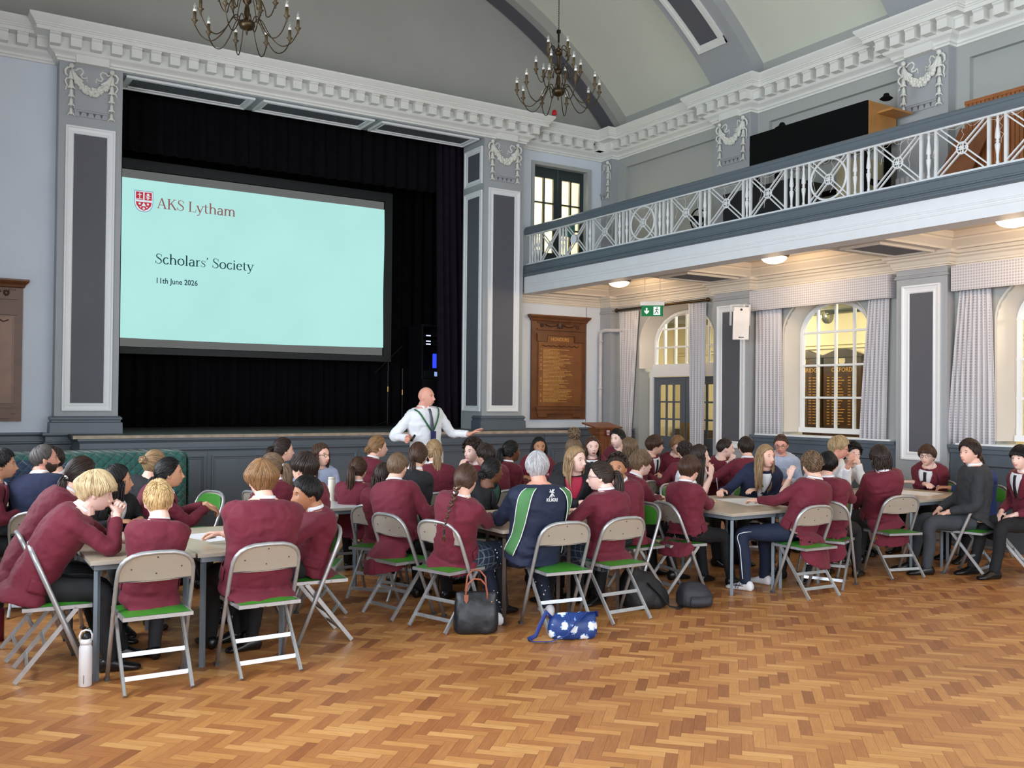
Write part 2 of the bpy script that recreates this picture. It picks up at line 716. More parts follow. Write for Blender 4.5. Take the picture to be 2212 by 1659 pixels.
# upper storey
b.box(XR + 0.07, -5.2, 3.72, XW1, YA, 7.0)
cur = YA
for (a, c) in UP:
    b.box(XR, a, 3.72, XR + 0.07, cur, 7.0)
    b.box(XR, c, 5.87, XR + 0.07, a, 7.0)
    cur = c
b.box(XR, -5.2, 3.72, XR + 0.07, cur, 7.0)
struct('wall_right', b, UPG)
# pilasters on the right wall (lower and upper storey run through)
PIL = [(13.39, YA), (10.05, 10.80), (6.85, 7.55), (3.55, 4.25)]
for (y0, y1) in PIL:
    struct('pilaster', MB().box(XP, y0, 0, XR, y1, 6.2), GREY)


def panel(b, face, pos, u0, u1, z0, z1, t=0.028, w=0.10):
    """raised picture frame moulding; face 'y-' (plane y=pos, seen from -y) or 'x-'"""
    def P(u, d, z):
        return (u, pos - d, z) if face == 'y-' else (pos - d, u, z)
    prof = [(0, 0), (0, t), (0.018, t), (0.03, t * 0.55), (w * 0.6, t * 0.35), (w * 0.78, t * 0.5), (w * 0.9, t * 0.5), (w, 0.004)]
    rings = []
    for (s_, t_) in prof:
        rings.append([P(u0 + s_, t_, z0 + s_), P(u1 - s_, t_, z0 + s_), P(u1 - s_, t_, z1 - s_), P(u0 + s_, t_, z1 - s_)])
    vs = [p for r in rings for p in r]
    fs = []
    for i in range(len(rings) - 1):
        for k in range(4):
            k2 = (k + 1) % 4
            fs.append((i * 4 + k, i * 4 + k2, (i + 1) * 4 + k2, (i + 1) * 4 + k))
    b._add(vs, fs)


def panel_set(face, pos, u0, u1, z0, z1, w=0.10, dark=DARKP):
    global n_
    b = MB()
    panel(b, face, pos, u0, u1, z0, z1, w=w)
    struct('trim_%d' % n_, b, TRIM)
    b = MB()
    e = w - 0.012
    if face == 'y-':
        b.box(u0 + e, pos - 0.004, z0 + e, u1 - e, pos + 0.002, z1 - e)
    else:
        b.box(pos - 0.004, u0 + e, z0 + e, pos + 0.002, u1 - e, z1 - e)
    struct('trim_%d' % (n_ + 1), b, dark)
    n_ += 2


for (y0, y1) in PIL[1:]:
    panel_set('x-', XP, y0 + 0.09, y1 - 0.09, 1.0, 3.17)

# ---- proscenium piers
for k, (x0, x1) in enumerate(((1.50, 2.27), (7.88, 8.66))):
    b = MB()
    b.box(x0, YP, 1.2, x1, 14.15, 6.2)
    struct('proscenium_pier', b, GREY)
    b = MB()
    base = [(0.0, 1.42), (0.02, 1.43), (0.045, 1.41), (0.045, 1.385), (0.03, 1.375), (0.03, 1.355), (0.05, 1.34), (0.055, 1.2), (0, 1.2)]
    b.sweep([(x0, YA + 0.01), (x0, YP), (x1, YP), (x1, YA + 0.3)], [(-o, z) for o, z in base])
    struct('baseboard_%s' % ('left' if k == 0 else 'right'), b, DADO)
    panel_set('y-', YP, x0 + 0.085, x1 - 0.085, 1.50, 5.21)
# reveal panels of the right pier (face x = 7.88 seen from the left)
panel_set('x-', 7.88, 13.50, 14.08, 5.28, 5.90, w=0.09)
panel_set('x-', 7.88, 13.50, 14.08, 1.50, 5.17, w=0.09)
# lintel over the opening, with panelled soffit
struct('proscenium_lintel', MB().box(2.27, YP, 6.02, 7.88, 14.15, 6.25), GREY)
b = MB()
d_ = MB()
for (xa, xb) in ((2.33, 4.08), (4.2, 5.95), (6.07, 7.82)):
    y0, y1, z = 13.52, 14.08, 6.02
    prof = [(0, 0), (0, 0.03), (0.02, 0.03), (0.035, 0.015), (0.08, 0.01), (0.09, 0.018), (0.10, 0.004)]
    rings = [[(xa + s_, y0 + s_, z - t_), (xb - s_, y0 + s_, z - t_), (xb - s_, y1 - s_, z - t_), (xa + s_, y1 - s_, z - t_)] for s_, t_ in prof]
    vs = [p for r in rings for p in r]
    b._add(vs, [(i * 4 + k, i * 4 + (k + 1) % 4, (i + 1) * 4 + (k + 1) % 4, (i + 1) * 4 + k) for i in range(len(rings) - 1) for k in range(4)])
    d_.box(xa + 0.09, y0 + 0.09, z - 0.004, xb - 0.09, y1 - 0.09, z + 0.002)
struct('trim_%d' % n_, b, TRIM)
struct('trim_%d' % (n_ + 1), d_, DARKP)
n_ += 2

# ---- main cornice with dentils
path = [(XL, YA), (1.5, YA), (1.5, YP), (8.66, YP), (8.66, YA), (XP, YA), (XP, 13.39), (XR, 13.39), (XR, 10.8), (XP, 10.8), (XP, 10.05),
        (XR, 10.05), (XR, 7.55), (XP, 7.55), (XP, 6.85), (XR, 6.85), (XR, 4.25), (XP, 4.25), (XP, 3.55), (XR, 3.55), (XR, -5.0)]
prof = [(0, 6.03), (0.035, 6.03), (0.035, 6.055), (0.055, 6.065), (0.06, 6.09), (0.075, 6.105), (0.12, 6.135), (0.135, 6.16), (0.135, 6.30),
        (0.30, 6.30), (0.30, 6.345), (0.315, 6.35), (0.315, 6.365), (0.33, 6.37), (0.33, 6.385), (0.345, 6.40), (0.37, 6.43), (0.385, 6.45), (0.385, 6.475), (0.0, 6.50)]
b = MB()
b.sweep(path, [(-o, z) for o, z in prof])
nd = 0
for i in range(len(path) - 1):
    p, q = Vector(path[i]), Vector(path[i + 1])
    Lg = (q - p).length
    d = (q - p).normalized()
    nr = Vector((d.y, -d.x))
    if Lg < 0.3:
        continue
    # convex or concave ends shift the run of dentils outward
    ext0 = 0.08 if i in (2, 9, 13, 17) else -0.2
    ext1 = 0.08 if i in (2, 9, 13, 17) else -0.2
    if i == 9:
        pass
    L0, L1 = -ext0, Lg + ext1
    cnt = max(1, int(round((L1 - L0) / 0.243)))
    st = (L1 - L0) / cnt
    for k in range(cnt + 1):
        c = p + d * (L0 + st * k)
        t0, t1 = -0.065, 0.065
        a0 = c + d * t0
        a1_ = c + d * t1
        vs = []
        for (aa) in (a0, a1_):
            for (o, z) in ((0.12, 6.165), (0.255, 6.165), (0.255, 6.27), (0.28, 6.285), (0.28, 6.302), (0.12, 6.302)):
                g = aa + nr * o
                vs.append((g.x, g.y, z))
        b._add(vs, [(0, 1, 2, 3, 4, 5), (11, 10, 9, 8, 7, 6)] + [(j, (j + 1) % 6, 6 + (j + 1) % 6, 6 + j) for j in range(6)])
        nd += 1
struct('trim_%d' % n_, b, WHITE)
n_ += 1
# ---- end wall dado, left alcove and right alcove
dpro = [(0, 1.215), (0.05, 1.215), (0.055, 1.19), (0.045, 1.175), (0.02, 1.165), (0.02, 1.10), (0.035, 1.09), (0.035, 1.075), (0.015, 1.06), (0.015, 0.98), (0, 0.98)]
b = MB()
b.sweep([(XL, YA), (1.42, YA), (1.42, YP - 0.02), (2.0, YP - 0.02)], [(-o, z) for o, z in dpro])
b.box(XL, YA - 0.015, 0, 1.43, YA, 1.2)
b.box(1.42, YP - 0.02, 0, 2.0, YA, 1.2)
struct('baseboard_front', b, DADO)
b = MB()
b.sweep([(8.66, YA), (XP, YA), (XP, 13.39), (XR, 13.39), (XR, 12.85)], [(-o, z) for o, z in dpro])
b.box(8.66, YA - 0.015, 0, XP, YA, 1.2)
struct('baseboard_2', b, DADO)

# ---- stage
STF = mat('stage_boards', (70, 72, 72), 0.45, var=0.35, scale=7)
LIP = mat('worn_stage_edge', (168, 150, 132), 0.6, var=0.2, scale=12)
b = MB()
b.box(1.72, YS, 0, 9.10, YA - 0.02, 1.15)
struct('stage_front', b, DADO)
struct('stage_floor', MB().box(1.66, YS + 0.05, 1.15, 9.16, YA - 0.01, 1.2).box(1.66, YA - 0.02, 1.15, 8.6, 14.0, 1.2).box(1.0, 13.96, 1.15, 8.9, 16.05, 1.2), STF)
b = MB()
b.box(1.62, YS - 0.06, 1.165, 9.2, YS + 0.06, 1.203)
struct('trim_%d' % n_, b, LIP)
n_ += 1
b = MB()
spro = [(0, 1.165), (0.045, 1.165), (0.045, 1.14), (0.03, 1.12), (0.02, 1.105), (0.02, 1.04), (0.035, 1.03), (0.035, 1.01), (0.015, 0.995), (0.012, 0.985), (0, 0.985)]
b.sweep([(1.72, 13.4), (1.72, YS), (8.60, YS), (8.60, YS - 0.03), (9.10, YS - 0.03), (9.10, 13.6)], [(-o, z) for o, z in spro])
b.box(8.60, YS - 0.03, 0, 9.10, YS + 0.01, 1.0)
b.box(1.72, YS - 0.02, 0, 9.1, YS, 0.14)
x = 2.2
for k in range(6):
    panel(b, 'y-', YS, 2.24 + k * 1.06, 2.24 + k * 1.06 + 0.98, 0.24, 0.93, t=0.02, w=0.05)
    b.box(2.24 + k * 1.06 - 0.05, YS - 0.008, 0.14, 2.24 + k * 1.06 - 0.035, YS, 0.98)
panel(b, 'y-', YS - 0.03, 8.70, 9.02, 0.24, 0.93, t=0.02, w=0.06)
struct('trim_%d' % n_, b, DADO)
n_ += 1
# black box of the stage
b = MB()
b.box(1.0, 16.0, 1.2, 8.95, 16.1, 8.0)
b.box(0.9, 14.15, 1.2, 1.0, 16.1, 8.0)
b.box(8.85, 14.15, 1.2, 8.95, 16.1, 8.0)
b.box(0.9, 13.95, 7.9, 8.95, 16.1, 8.0)
b.box(0.9, 13.96, 1.2, 1.5, 14.1, 8.0)
b.box(8.66, 13.96, 1.2, 8.95, 14.1, 8.0)
b.box(1.5, 14.1, 6.2, 8.66, 14.15, 8.0)
struct('wall_stage', b, BLACK)


def drape(b, x0, x1, y, z0, z1, waves, amp, sway=0.0, along='x', lean=0.0, n=None, gather=0.0):
    """hanging cloth with folds, closed slab"""
    n = n or waves * 8
    rows = []
    nz = 10
    for j in range(nz + 1):
        t = j / nz
        z = z0 + (z1 - z0) * t
        row = []
        for i in range(n + 1):
            u = i / n
            a = amp * (0.55 + 0.45 * (1 - t)) * math.sin(2 * PI * waves * u + 0.6 * math.sin(7 * u)) + 0.25 * amp * math.sin(2 * PI * waves * 2.3 * u + 3 * t)
            c0 = (x0 + x1) / 2
            hw = (x1 - x0) / 2 * (1 - gather * t)
            xx = c0 + (2 * u - 1) * hw + lean * (1 - t) + sway * math.sin(3 * t)
            row.append((xx, y + a, z) if along == 'x' else (y + a, xx, z))
        rows.append(row)
    b.grid(rows)
    return b


def solid(o, t=0.006):
    md = o.modifiers.new('thickness', 'SOLIDIFY')
    md.thickness = t
    md.offset = 0
    return o


CUR = [('black_backdrop_curtain', 1.1, 8.8, 15.8, 1.2, 7.6, 36, 0.05, 'wide black backdrop curtain hanging behind the projection screen'),
       ('black_border_curtain', 1.6, 8.6, 14.5, 5.25, 6.6, 34, 0.04, 'black border curtain hanging across the top of the stage opening')]
for nm, x0, x1, y, z0, z1, wv, am, lb in CUR:
    b = MB()
    drape(b, x0, x1, y, z0, z1, wv, am)
    o = solid(obj(nm, b, VELVET, smooth=True, fix=False))
    tag(o, lb, 'curtain')
b = MB()
drape(b, 7.42, 8.2, 14.35, 1.22, 6.4, 6, 0.05, lean=0.12, gather=0.1)
PUR = mat('plum_black_curtain', (30, 22, 32), 0.95, var=0.2, spec=0.1)
tag(solid(obj('side_curtain', b, PUR, smooth=True, fix=False)), 'plum-black side curtain hanging at the right edge of the stage opening', 'curtain')
b = MB()
drape(b, 1.7, 2.5, 14.75, 1.22, 6.4, 6, 0.05)
tag(solid(obj('side_curtain', b, VELVET, smooth=True, fix=False)), 'black side curtain hanging behind the left pier of the stage', 'curtain')

# ================================================================ GALLERY
XG = 8.70
b = MB()
b.box(XG + 0.03, -5.2, 3.56, XG + 0.28, YA, 3.95)
b.box(XG + 0.28, -5.2, 3.74, XR + 0.07, YA, 3.90)
struct('gallery_floor', b, CREAM)
# light fascia below, grey kerb above, beam soffit
b = MB()
fp = [(0.03, 3.50), (0.0, 3.50), (0.0, 3.60), (-0.006, 3.605), (-0.006, 3.62), (0.0, 3.625), (0.0, 3.64), (-0.006, 3.645), (-0.006, 3.66), (0, 3.665), (0, 3.78), (0.03, 3.78)]
fpp = [(0.30, 3.78)] + fp[::-1][0:0]
b.prism([(u, v) for u, v in fp] + [(0.28, 3.78), (0.28, 3.50)], -5.2, YP + 0.02, lambda u, v, t: (XG + u, t, v))
FASC = mat('fascia_pale', (222, 226, 230), 0.5, var=0.02)
struct('trim_%d' % n_, b, FASC)
n_ += 1
b = MB()
kp = [(0.28, 3.782), (-0.03, 3.782), (-0.045, 3.80), (-0.045, 3.82), (-0.02, 3.83), (-0.02, 3.845), (-0.035, 3.85), (-0.035, 3.865), (-0.012, 3.875), (-0.012, 3.95), (-0.02, 3.955), (-0.02, 3.975), (0.10, 3.975), (0.28, 3.95)]
b.prism(kp, -5.2, YP + 0.02, lambda u, v, t: (XG + u, t, v))
struct('trim_%d' % n_, b, GALG)
n_ += 1

# balustrade: one thing with rails, posts, turned balusters and cross panels
IRON = mat('balustrade_white', (214, 218, 220), 0.45, var=0.03)
bal = empty('balustrade', 'white iron balustrade with crossed bars and grey handrail along the gallery edge', 'railing', (XG + 0.04, 0, 0))


def lo(o):
    """parent keeping absolute coordinates"""
    o.location = (-(XG + 0.04), 0, 0)
    return o


b = MB()
b.prism([(-0.055, 4.49), (-0.07, 4.52), (-0.07, 4.56), (-0.055, 4.575), (-0.055, 4.60), (-0.03, 4.625), (0.03, 4.625), (0.055, 4.60), (0.07, 4.56), (0.055, 4.49)], 1.0, YP, lambda u, v, t: (XG + 0.04 + u, t, v))
lo(obj('handrail', b, GALG, bal))
lo(obj('bottom_rail', MB().box(XG + 0.02, 1.0, 3.985, XG + 0.06, YP, 4.005).box(XG + 0.02, 1.0, 4.47, XG + 0.06, YP, 4.492), IRON, bal))


def baluster(y):
    pr = [(0.012, 4.0), (0.018, 4.02), (0.012, 4.04), (0.014, 4.10), (0.024, 4.17), (0.026, 4.195), (0.012, 4.215), (0.02, 4.225), (0.012, 4.24), (0.026, 4.26), (0.024, 4.29), (0.012, 4.40), (0.018, 4.43), (0.012, 4.445), (0.014, 4.47)]
    return lo(obj('baluster', MB().lathe(pr, (XG + 0.04, y, 0), 10), IRON, bal, smooth=True))


def post(y):
    return lo(obj('post', MB().box(XG + 0.025, y - 0.014, 4.0, XG + 0.055, y + 0.014, 4.48), IRON, bal))


def cross(y0, y1, ring=False):
    b = MB()
    x = XG + 0.04
    yc, zc = (y0 + y1) / 2, 4.24
    for sg in (-1, 1):
        for off in (-0.022, 0.022):
            dy, dz = (y1 - y0) / 2, 0.235
            L_ = math.hypot(dy, dz)
            nyy, nz_ = dz / L_ * off, -dy / L_ * off * sg
            b.bar((x, yc - dy + nyy, zc - sg * dz + nz_), (x, yc + dy + nyy, zc + sg * dz + nz_), 0.012, 0.02, up=(1, 0, 0))
    N_ = 20
    for rr in (0.058,):
        b.tube([(x, yc + rr * math.cos(2 * PI * k / N_), zc + rr * math.sin(2 * PI * k / N_)) for k in range(N_)], 0.008, 6, closed=True)
    b.ball((x, yc, zc), (0.012, 0.022, 0.022), 8, 6)
    for k in range(4):
        a = PI / 4 + PI / 2 * k + PI / 4
        b.tube([(x, yc + 0.036 * math.cos(a) + 0.014 * math.cos(t), zc + 0.036 * math.sin(a) + 0.014 * math.sin(t)) for t in [2 * PI * q / 8 for q in range(8)]], 0.005, 5, closed=True)
    if ring:
        N_ = 36
        b.tube([(x - 0.01, yc + (y1 - y0) / 2 * 0.97 * math.cos(2 * PI * k / N_), zc + 0.232 * math.sin(2 * PI * k / N_)) for k in range(N_)], 0.013, 6, closed=True)
    return lo(obj('cross_panel', b, IRON, bal))


SEQ = []
# measured runs: X panels and the ringed panels, everything between them is balusters
PAN = [(12.48, 13.03, 0), (11.75, 12.31, 0), (11.03, 11.59, 0), (10.14, 10.70, 1), (9.25, 9.81, 0), (8.48, 9.08, 0), (7.80, 8.36, 0), (6.90, 7.44, 1),
       (6.0, 6.55, 0), (5.27, 5.83, 0), (4.55, 5.10, 0), (3.66, 4.22, 1), (2.77, 3.33, 0)]
for (a, c, r_) in PAN:
    cross(a + 0.016, c - 0.016, bool(r_))
    post(a)
    post(c)
edges = sorted([(p[0], p[1]) for p in PAN], reverse=True)
for k in range(len(edges) - 1):
    hi, lo_ = edges[k][0], edges[k + 1][1]
    gap = hi - lo_
    if gap > 0.25:
        baluster(hi - gap * 0.25)
        post(hi - gap * 0.5)
        baluster(hi - gap * 0.75)
    else:
        baluster((hi + lo_) / 2)
for y in (13.11, 13.27):
    baluster(y)
post(13.19)
post(13.35)

# fairy light wires wound along the handrail
FW = mat('fairy_light_wire', (196, 196, 186), 0.5)
rnd = random.Random(4)
for seg in range(6):
    ya, yb = (13.2, 11.4, 9.9, 8.3, 7.0, 5.9)[seg], (11.4, 9.9, 8.3, 7.0, 5.9, 4.6)[seg]
    b = MB()
    pts = []
    for k in range(25):
        y = ya + (yb - ya) * k / 24
        pts.append((XG - 0.05 + 0.02 * math.sin(k), y, 4.47 - 0.05 * abs(math.sin(k * 0.8)) - rnd.random() * 0.02))
    b.tube(pts, 0.0022, 4)
    for k in range(5):
        y = ya + (yb - ya) * (k + rnd.random()) / 5
        z0 = 4.46
        ln = rnd.uniform(0.18, 0.42)
        pp = [(XG - 0.05 + rnd.uniform(-0.01, 0.01), y + rnd.uniform(-0.025, 0.025), z0 - ln * q / 7) for q in range(8)]
        b.tube(pp, 0.0022, 4)
    o = obj('fairy_lights', b, FW)
    tag(o, ['string of thin fairy lights on the handrail beside the proscenium pier', 'string of fairy lights under the handrail over the first ringed panel',
            'string of fairy lights on the handrail in front of the long black speaker case', 'string of fairy lights beside the second ringed panel of the balustrade',
            'string of fairy lights hanging in front of the second swag pilaster', 'string of fairy lights at the right end of the visible balustrade'][seg], 'fairy lights', 'fairy lights wound along the gallery handrail')

# white paper disc tied to the railing
o = obj('round_sign', MB().tube([(XG - 0.03, 12.02, 4.22), (XG - 0.022, 12.02, 4.22)], 0.075, 28), mat('disc_white', (225, 228, 236), 0.5))
tag(o, 'small white round sign tied to the balustrade near the gallery door', 'sign')

# ---- ceiling under the gallery: beams, coffers, mouldings
b = MB()
BE = [(13.39, YA), (10.0, 10.85), (6.8, 7.6), (3.5, 4.3)]
for (y0, y1) in BE:
    b.box(XG + 0.28, y0, 3.555, XR, y1, 3.74)
b.box(XR - 0.18, -5.2, 3.56, XR + 0.2, YA, 3.74)
b.box(XG + 0.28, -5.2, 3.56, XG + 0.40, YA, 3.74)
struct('ceiling_beams', b, CREAM)
cav = [(0, 3.56), (0.0, 3.545), (0.02, 3.545), (0.03, 3.57), (0.07, 3.61), (0.10, 3.64), (0.10, 3.66), (0.125, 3.67), (0.14, 3.70), (0.14, 3.74)]
b = MB()
for k in range(len(BE) - 1):
    yh, yl = BE[k][0], BE[k + 1][1]
    b.sweep([(XG + 0.40, yh), (XG + 0.40, yl), (XR - 0.18, yl), (XR - 0.18, yh)], [(o, z) for o, z in cav], closed=True)
struct('trim_%d' % n_, b, CREAM)
n_ += 1
for (y0, y1) in BE[1:3]:
    b = MB()
    for (a, c) in (((XG + 0.62, y0 + 0.12), (XG + 0.66, y1 - 0.12)), ((XR - 0.34, y0 + 0.12), (XR - 0.30, y1 - 0.12)), ((XG + 0.62, y0 + 0.12), (XR - 0.30, y0 + 0.16)), ((XG + 0.62, y1 - 0.16), (XR - 0.30, y1 - 0.12))):
        b.box(a[0], a[1], 3.525, c[0], c[1], 3.556)
    struct('trim_%d' % n_, b, CREAM)
    b = MB()
    b.box(XG + 0.66, y0 + 0.16, 3.545, XR - 0.34, y1 - 0.16, 3.557)
    struct('trim_%d' % (n_ + 1), b, DARKP)
    n_ += 2
# cornice under the gallery
lp = [(8.66, YA), (XP, YA), (XP, 13.39), (XR, 13.39), (XR, 10.8), (XP, 10.8), (XP, 10.05), (XR, 10.05), (XR, 7.55), (XP, 7.55), (XP, 6.85), (XR, 6.85), (XR, 4.25), (XP, 4.25), (XP, 3.55), (XR, 3.55), (XR, -5)]
lpro = [(0, 3.37), (0.02, 3.37), (0.02, 3.385), (0.035, 3.39), (0.035, 3.41), (0.045, 3.42), (0.06, 3.46), (0.085, 3.48), (0.09, 3.50), (0.12, 3.51), (0.13, 3.545), (0.14, 3.555), (0, 3.556)]
b = MB()
b.sweep(lp, [(-o, z) for o, z in lpro])
struct('trim_%d' % n_, b, CREAM)
n_ += 1
b = MB()
for (y0, y1) in PIL:
    b.sweep([(XR, y1), (XP, y1), (XP, y0), (XR, y0)] if y1 < 13 else [(XP, y1), (XP, y0), (XR, y0)], [(0, 3.255), (-0.018, 3.26), (-0.022, 3.275), (-0.012, 3.285), (-0.012, 3.295), (-0.02, 3.30), (0, 3.305)])
struct('trim_%d' % n_, b, GREY)
n_ += 1

# gallery ceiling lamps
LG = mat('lamp_glass_lit', (255, 228, 186), 0.4, emit=7.0, var=0)
BRZ = mat('lamp_bronze', (74, 58, 44), 0.4, metal=0.7)
for k, (yy, lb) in enumerate(((12.16, 'lit dome ceiling lamp under the gallery nearest the stage'), (8.85, 'lit dome ceiling lamp under the gallery between the two curtained windows'),
                              (5.58, 'lit dome ceiling lamp under the gallery at the right edge of the photo'), (2.3, 'lit dome ceiling lamp under the gallery nearest the camera'))):
    t = empty('ceiling_lamp', lb, 'ceiling lamp', (9.7, yy, 3.695), group='dome lamps under the gallery')
    obj('rim', MB().lathe([(0.05, 0), (0.20, -0.0), (0.205, -0.02), (0.19, -0.05), (0.165, -0.06), (0.05, -0.03)], (0, 0, 0), 28), BRZ, t, smooth=True)
    pr = [(0.168 * math.cos(a * D2R), -0.055 - 0.085 * math.sin(a * D2R)) for a in range(0, 90, 12)] + [(0.002, -0.14)]
    obj('glass_dome', MB().lathe([(0.02, -0.05)] + pr, (0, 0, 0), 28), LG, t, smooth=True)
    point('lamp_light', (9.7, yy, 3.50), 17, (1.0, 0.72, 0.45), 0.12)

# ---- gallery door in the end wall
DK = mat('door_dark_green', (42, 52, 54), 0.4)
LITG = mat('lit_room_cream', (236, 226, 196), 0.7)
b = MB()
b.box(9.0, YA - 0.03, 5.80, DY1 + 0.04, YA + 0.2, 5.86)
b.box(DY1 - 0.03, YA - 0.03, 3.9, DY1 + 0.05, YA + 0.2, 5.86)
b.box(8.97, YA - 0.03, 3.9, 9.03, YA + 0.2, 5.86)
struct('trim_%d' % n_, b, UPG)
n_ += 1
gd = MB()
for (x0, x1) in ((9.03, 9.60), (9.61, 10.17)):
    y0, y1 = YA + 0.10, YA + 0.15
    st = 0.085
    gd.box(x0, y0, 3.9, x0 + st, y1, 5.8)
    gd.box(x1 - st, y0, 3.9, x1, y1, 5.8)
    gd.box(x0, y0, 5.62, x1, y1, 5.8)
    gd.box(x0, y0, 3.9, x1, y1, 4.30)
    gd.box((x0 + x1) / 2 - 0.015, y0, 4.3, (x0 + x1) / 2 + 0.015, y1, 5.62)
    for q in range(1, 3):
        z = 4.30 + 1.32 * q / 3
        gd.box(x0, y0, z - 0.012, x1, y1, z + 0.012)
d1 = struct('door_1', gd, DK)
obj('pane', MB().box(9.05, YA + 0.12, 4.25, 10.15, YA + 0.126, 5.65), glass_mat(), d1)
obj('door_handle', MB().bar((9.57, YA + 0.06, 4.72), (9.57, YA + 0.06, 4.9), 0.03, 0.02), mat('brass', (190, 150, 80), 0.3, metal=0.9), d1)
struct('wall_landing', MB().box(8.98, 16.2, 3.9, 12.0, 16.3, 6.6).box(8.98, YA + 0.26, 6.5, 12, 16.3, 6.6).box(8.98, YA + 0.26, 3.8, 12, 16.3, 3.9).box(11.9, YA + 0.26, 3.9, 12, 16.3, 6.5).box(8.96, YA + 0.26, 3.9, 8.99, 16.3, 6.5), LITG)
point('landing_lamp', (9.9, 15.0, 6.1), 150, (1.0, 0.95, 0.84), 0.3)
b = MB().box(9.25, 15.2, 6.46, 10.2, 15.8, 6.5)
tag(obj('ceiling_light_panel', b, mat('light_panel', (255, 250, 240), 0.5, emit=9)), 'bright ceiling light panel seen through the gallery door panes', 'light')
o = obj('door_notice', MB().box(9.68, YA + 0.085, 4.62, 9.98, YA + 0.09, 4.86), mat('notice_teal', (70, 120, 112), 0.5))
tag(o, 'teal paper notice on the right leaf of the gallery door', 'notice')

# ================================================================ CORRIDOR behind the right wall
YEL = mat('corridor_yellow', (228, 216, 178), 0.7, var=0.02)
b = MB()
b.box(12.9, 2.5, 0, 13.0, 14.5, 3.55)
b.box(XW1, 2.4, 0, 13.0, 2.5, 3.55)
b.box(XW1, 14.4, 0, 13.0, 14.5, 3.55)
struct('wall_corridor', b, YEL)
struct('ceiling_corridor', MB().box(XW1, 2.5, 3.5, 13.0, 14.5, 3.6), YEL)
struct('floor_corridor', MB().box(XR + 0.3, 2.5, -0.1, 13.0, 14.5, 0), mat('corridor_floor', (92, 70, 54), 0.4))
b = MB()
for z in (2.66, 2.60):
    b.box(12.86, 2.6, z, 12.9, 14.3, z + 0.018)
struct('trim_%d' % n_, b, YEL)
n_ += 1
PIPE = mat('corridor_pipe', (150, 150, 140), 0.25, metal=0.8)
b = MB()
b.tube([(12.2, 2.7, 3.2), (12.2, 14.2, 3.2)], 0.11, 14)
b.tube([(12.5, 2.7, 3.3), (12.5, 14.2, 3.3)], 0.05, 10)
for y in (4, 6, 8, 10, 12):
    b.tube([(12.2, y, 3.2 - 0.12), (12.2, y + 0.04, 3.2 - 0.12)], 0.13, 14)
tag(obj('overhead_pipes', b, PIPE, smooth=True), 'foil-wrapped pipes along the corridor ceiling behind the windows', 'pipe')
for y in (5.0, 8.6, 11.8):
    point('corridor_lamp', (12.0, y, 2.95), 85, (1.0, 0.86, 0.62), 0.15)
OAKD = mat('board_dark_oak', (66, 44, 28), 0.35, var=0.25, scale=9)
GOLD = mat('gilt_lettering', (206, 160, 84), 0.4, var=0.05)
HON = mat('honours_board_names', (176, 130, 62), 0.5, var=0.1)


def cboard(y0, y1, title, label):
    t = empty('honours_board', label, 'honours board', (12.86, (y0 + y1) / 2, 1.2), group='honours boards in the corridor')
    yc, h = (y1 - y0) / 2, 1.25
    b = MB()
    b.box(-0.04, -yc, 0, 0.03, yc, h)
    b.prism([(-yc - 0.03, h), (yc + 0.03, h), (yc + 0.03, h + 0.03), (0.1, h + 0.13), (-0.1, h + 0.13), (-yc - 0.03, h + 0.03)], -0.06, 0.03, lambda u, v, x: (x, u, v))
    b.box(-0.07, -yc - 0.02, -0.04, 0.03, yc + 0.02, 0.03)
    obj('panel', b, OAKD, t)
    text('title', title, 0.10, GOLD, (-0.045, 0.21, h - 0.24), (0, -1, 0), (0, 0, 1), t)
    rr = random.Random(int(y0 * 10))
    b = MB()
    for k in range(17):
        z = h - 0.34 - k * 0.048
        for (a, l_) in ((0.30, 0.05), (0.20, rr.uniform(0.16, 0.26)), (-0.12, 0.05), (-0.2, 0.07)):
            b.box(-0.043, a, z, -0.04, a - l_, z + 0.014)
    o = obj('names', b, HON, t)
    o['kind'] = 'stuff'
    b = MB()
    b.prism([(-0.06, h - 0.02), (0.06, h - 0.02), (0.06, h - 0.09), (0, h - 0.14), (-0.06, h - 0.09)], -0.05, -0.04, lambda u, v, x: (x, u, v))
    obj('crest', b, mat('crest_pale', (200, 186, 150), 0.5), t)


cboard(10.66, 11.40, 'CAMBRIDGE', 'dark wooden honours board seen at the left edge of the middle window')
cboard(9.86, 10.60, 'OXFORD', 'dark wooden honours board headed OXFORD seen through the middle window')
cboard(9.02, 9.76, 'OXFORD', 'dark wooden honours board seen behind the right curtain of the middle window')
cboard(5.4, 6.3, 'HONOURS', 'dark wooden honours board seen through the rightmost window')
b = MB().box(12.80, 2.6, 0.0, 12.9, 14.3, 1.15)
struct('baseboard_corridor', b, OAKD)

# ================================================================ WINDOWS of the right wall
XS = XR + 0.25


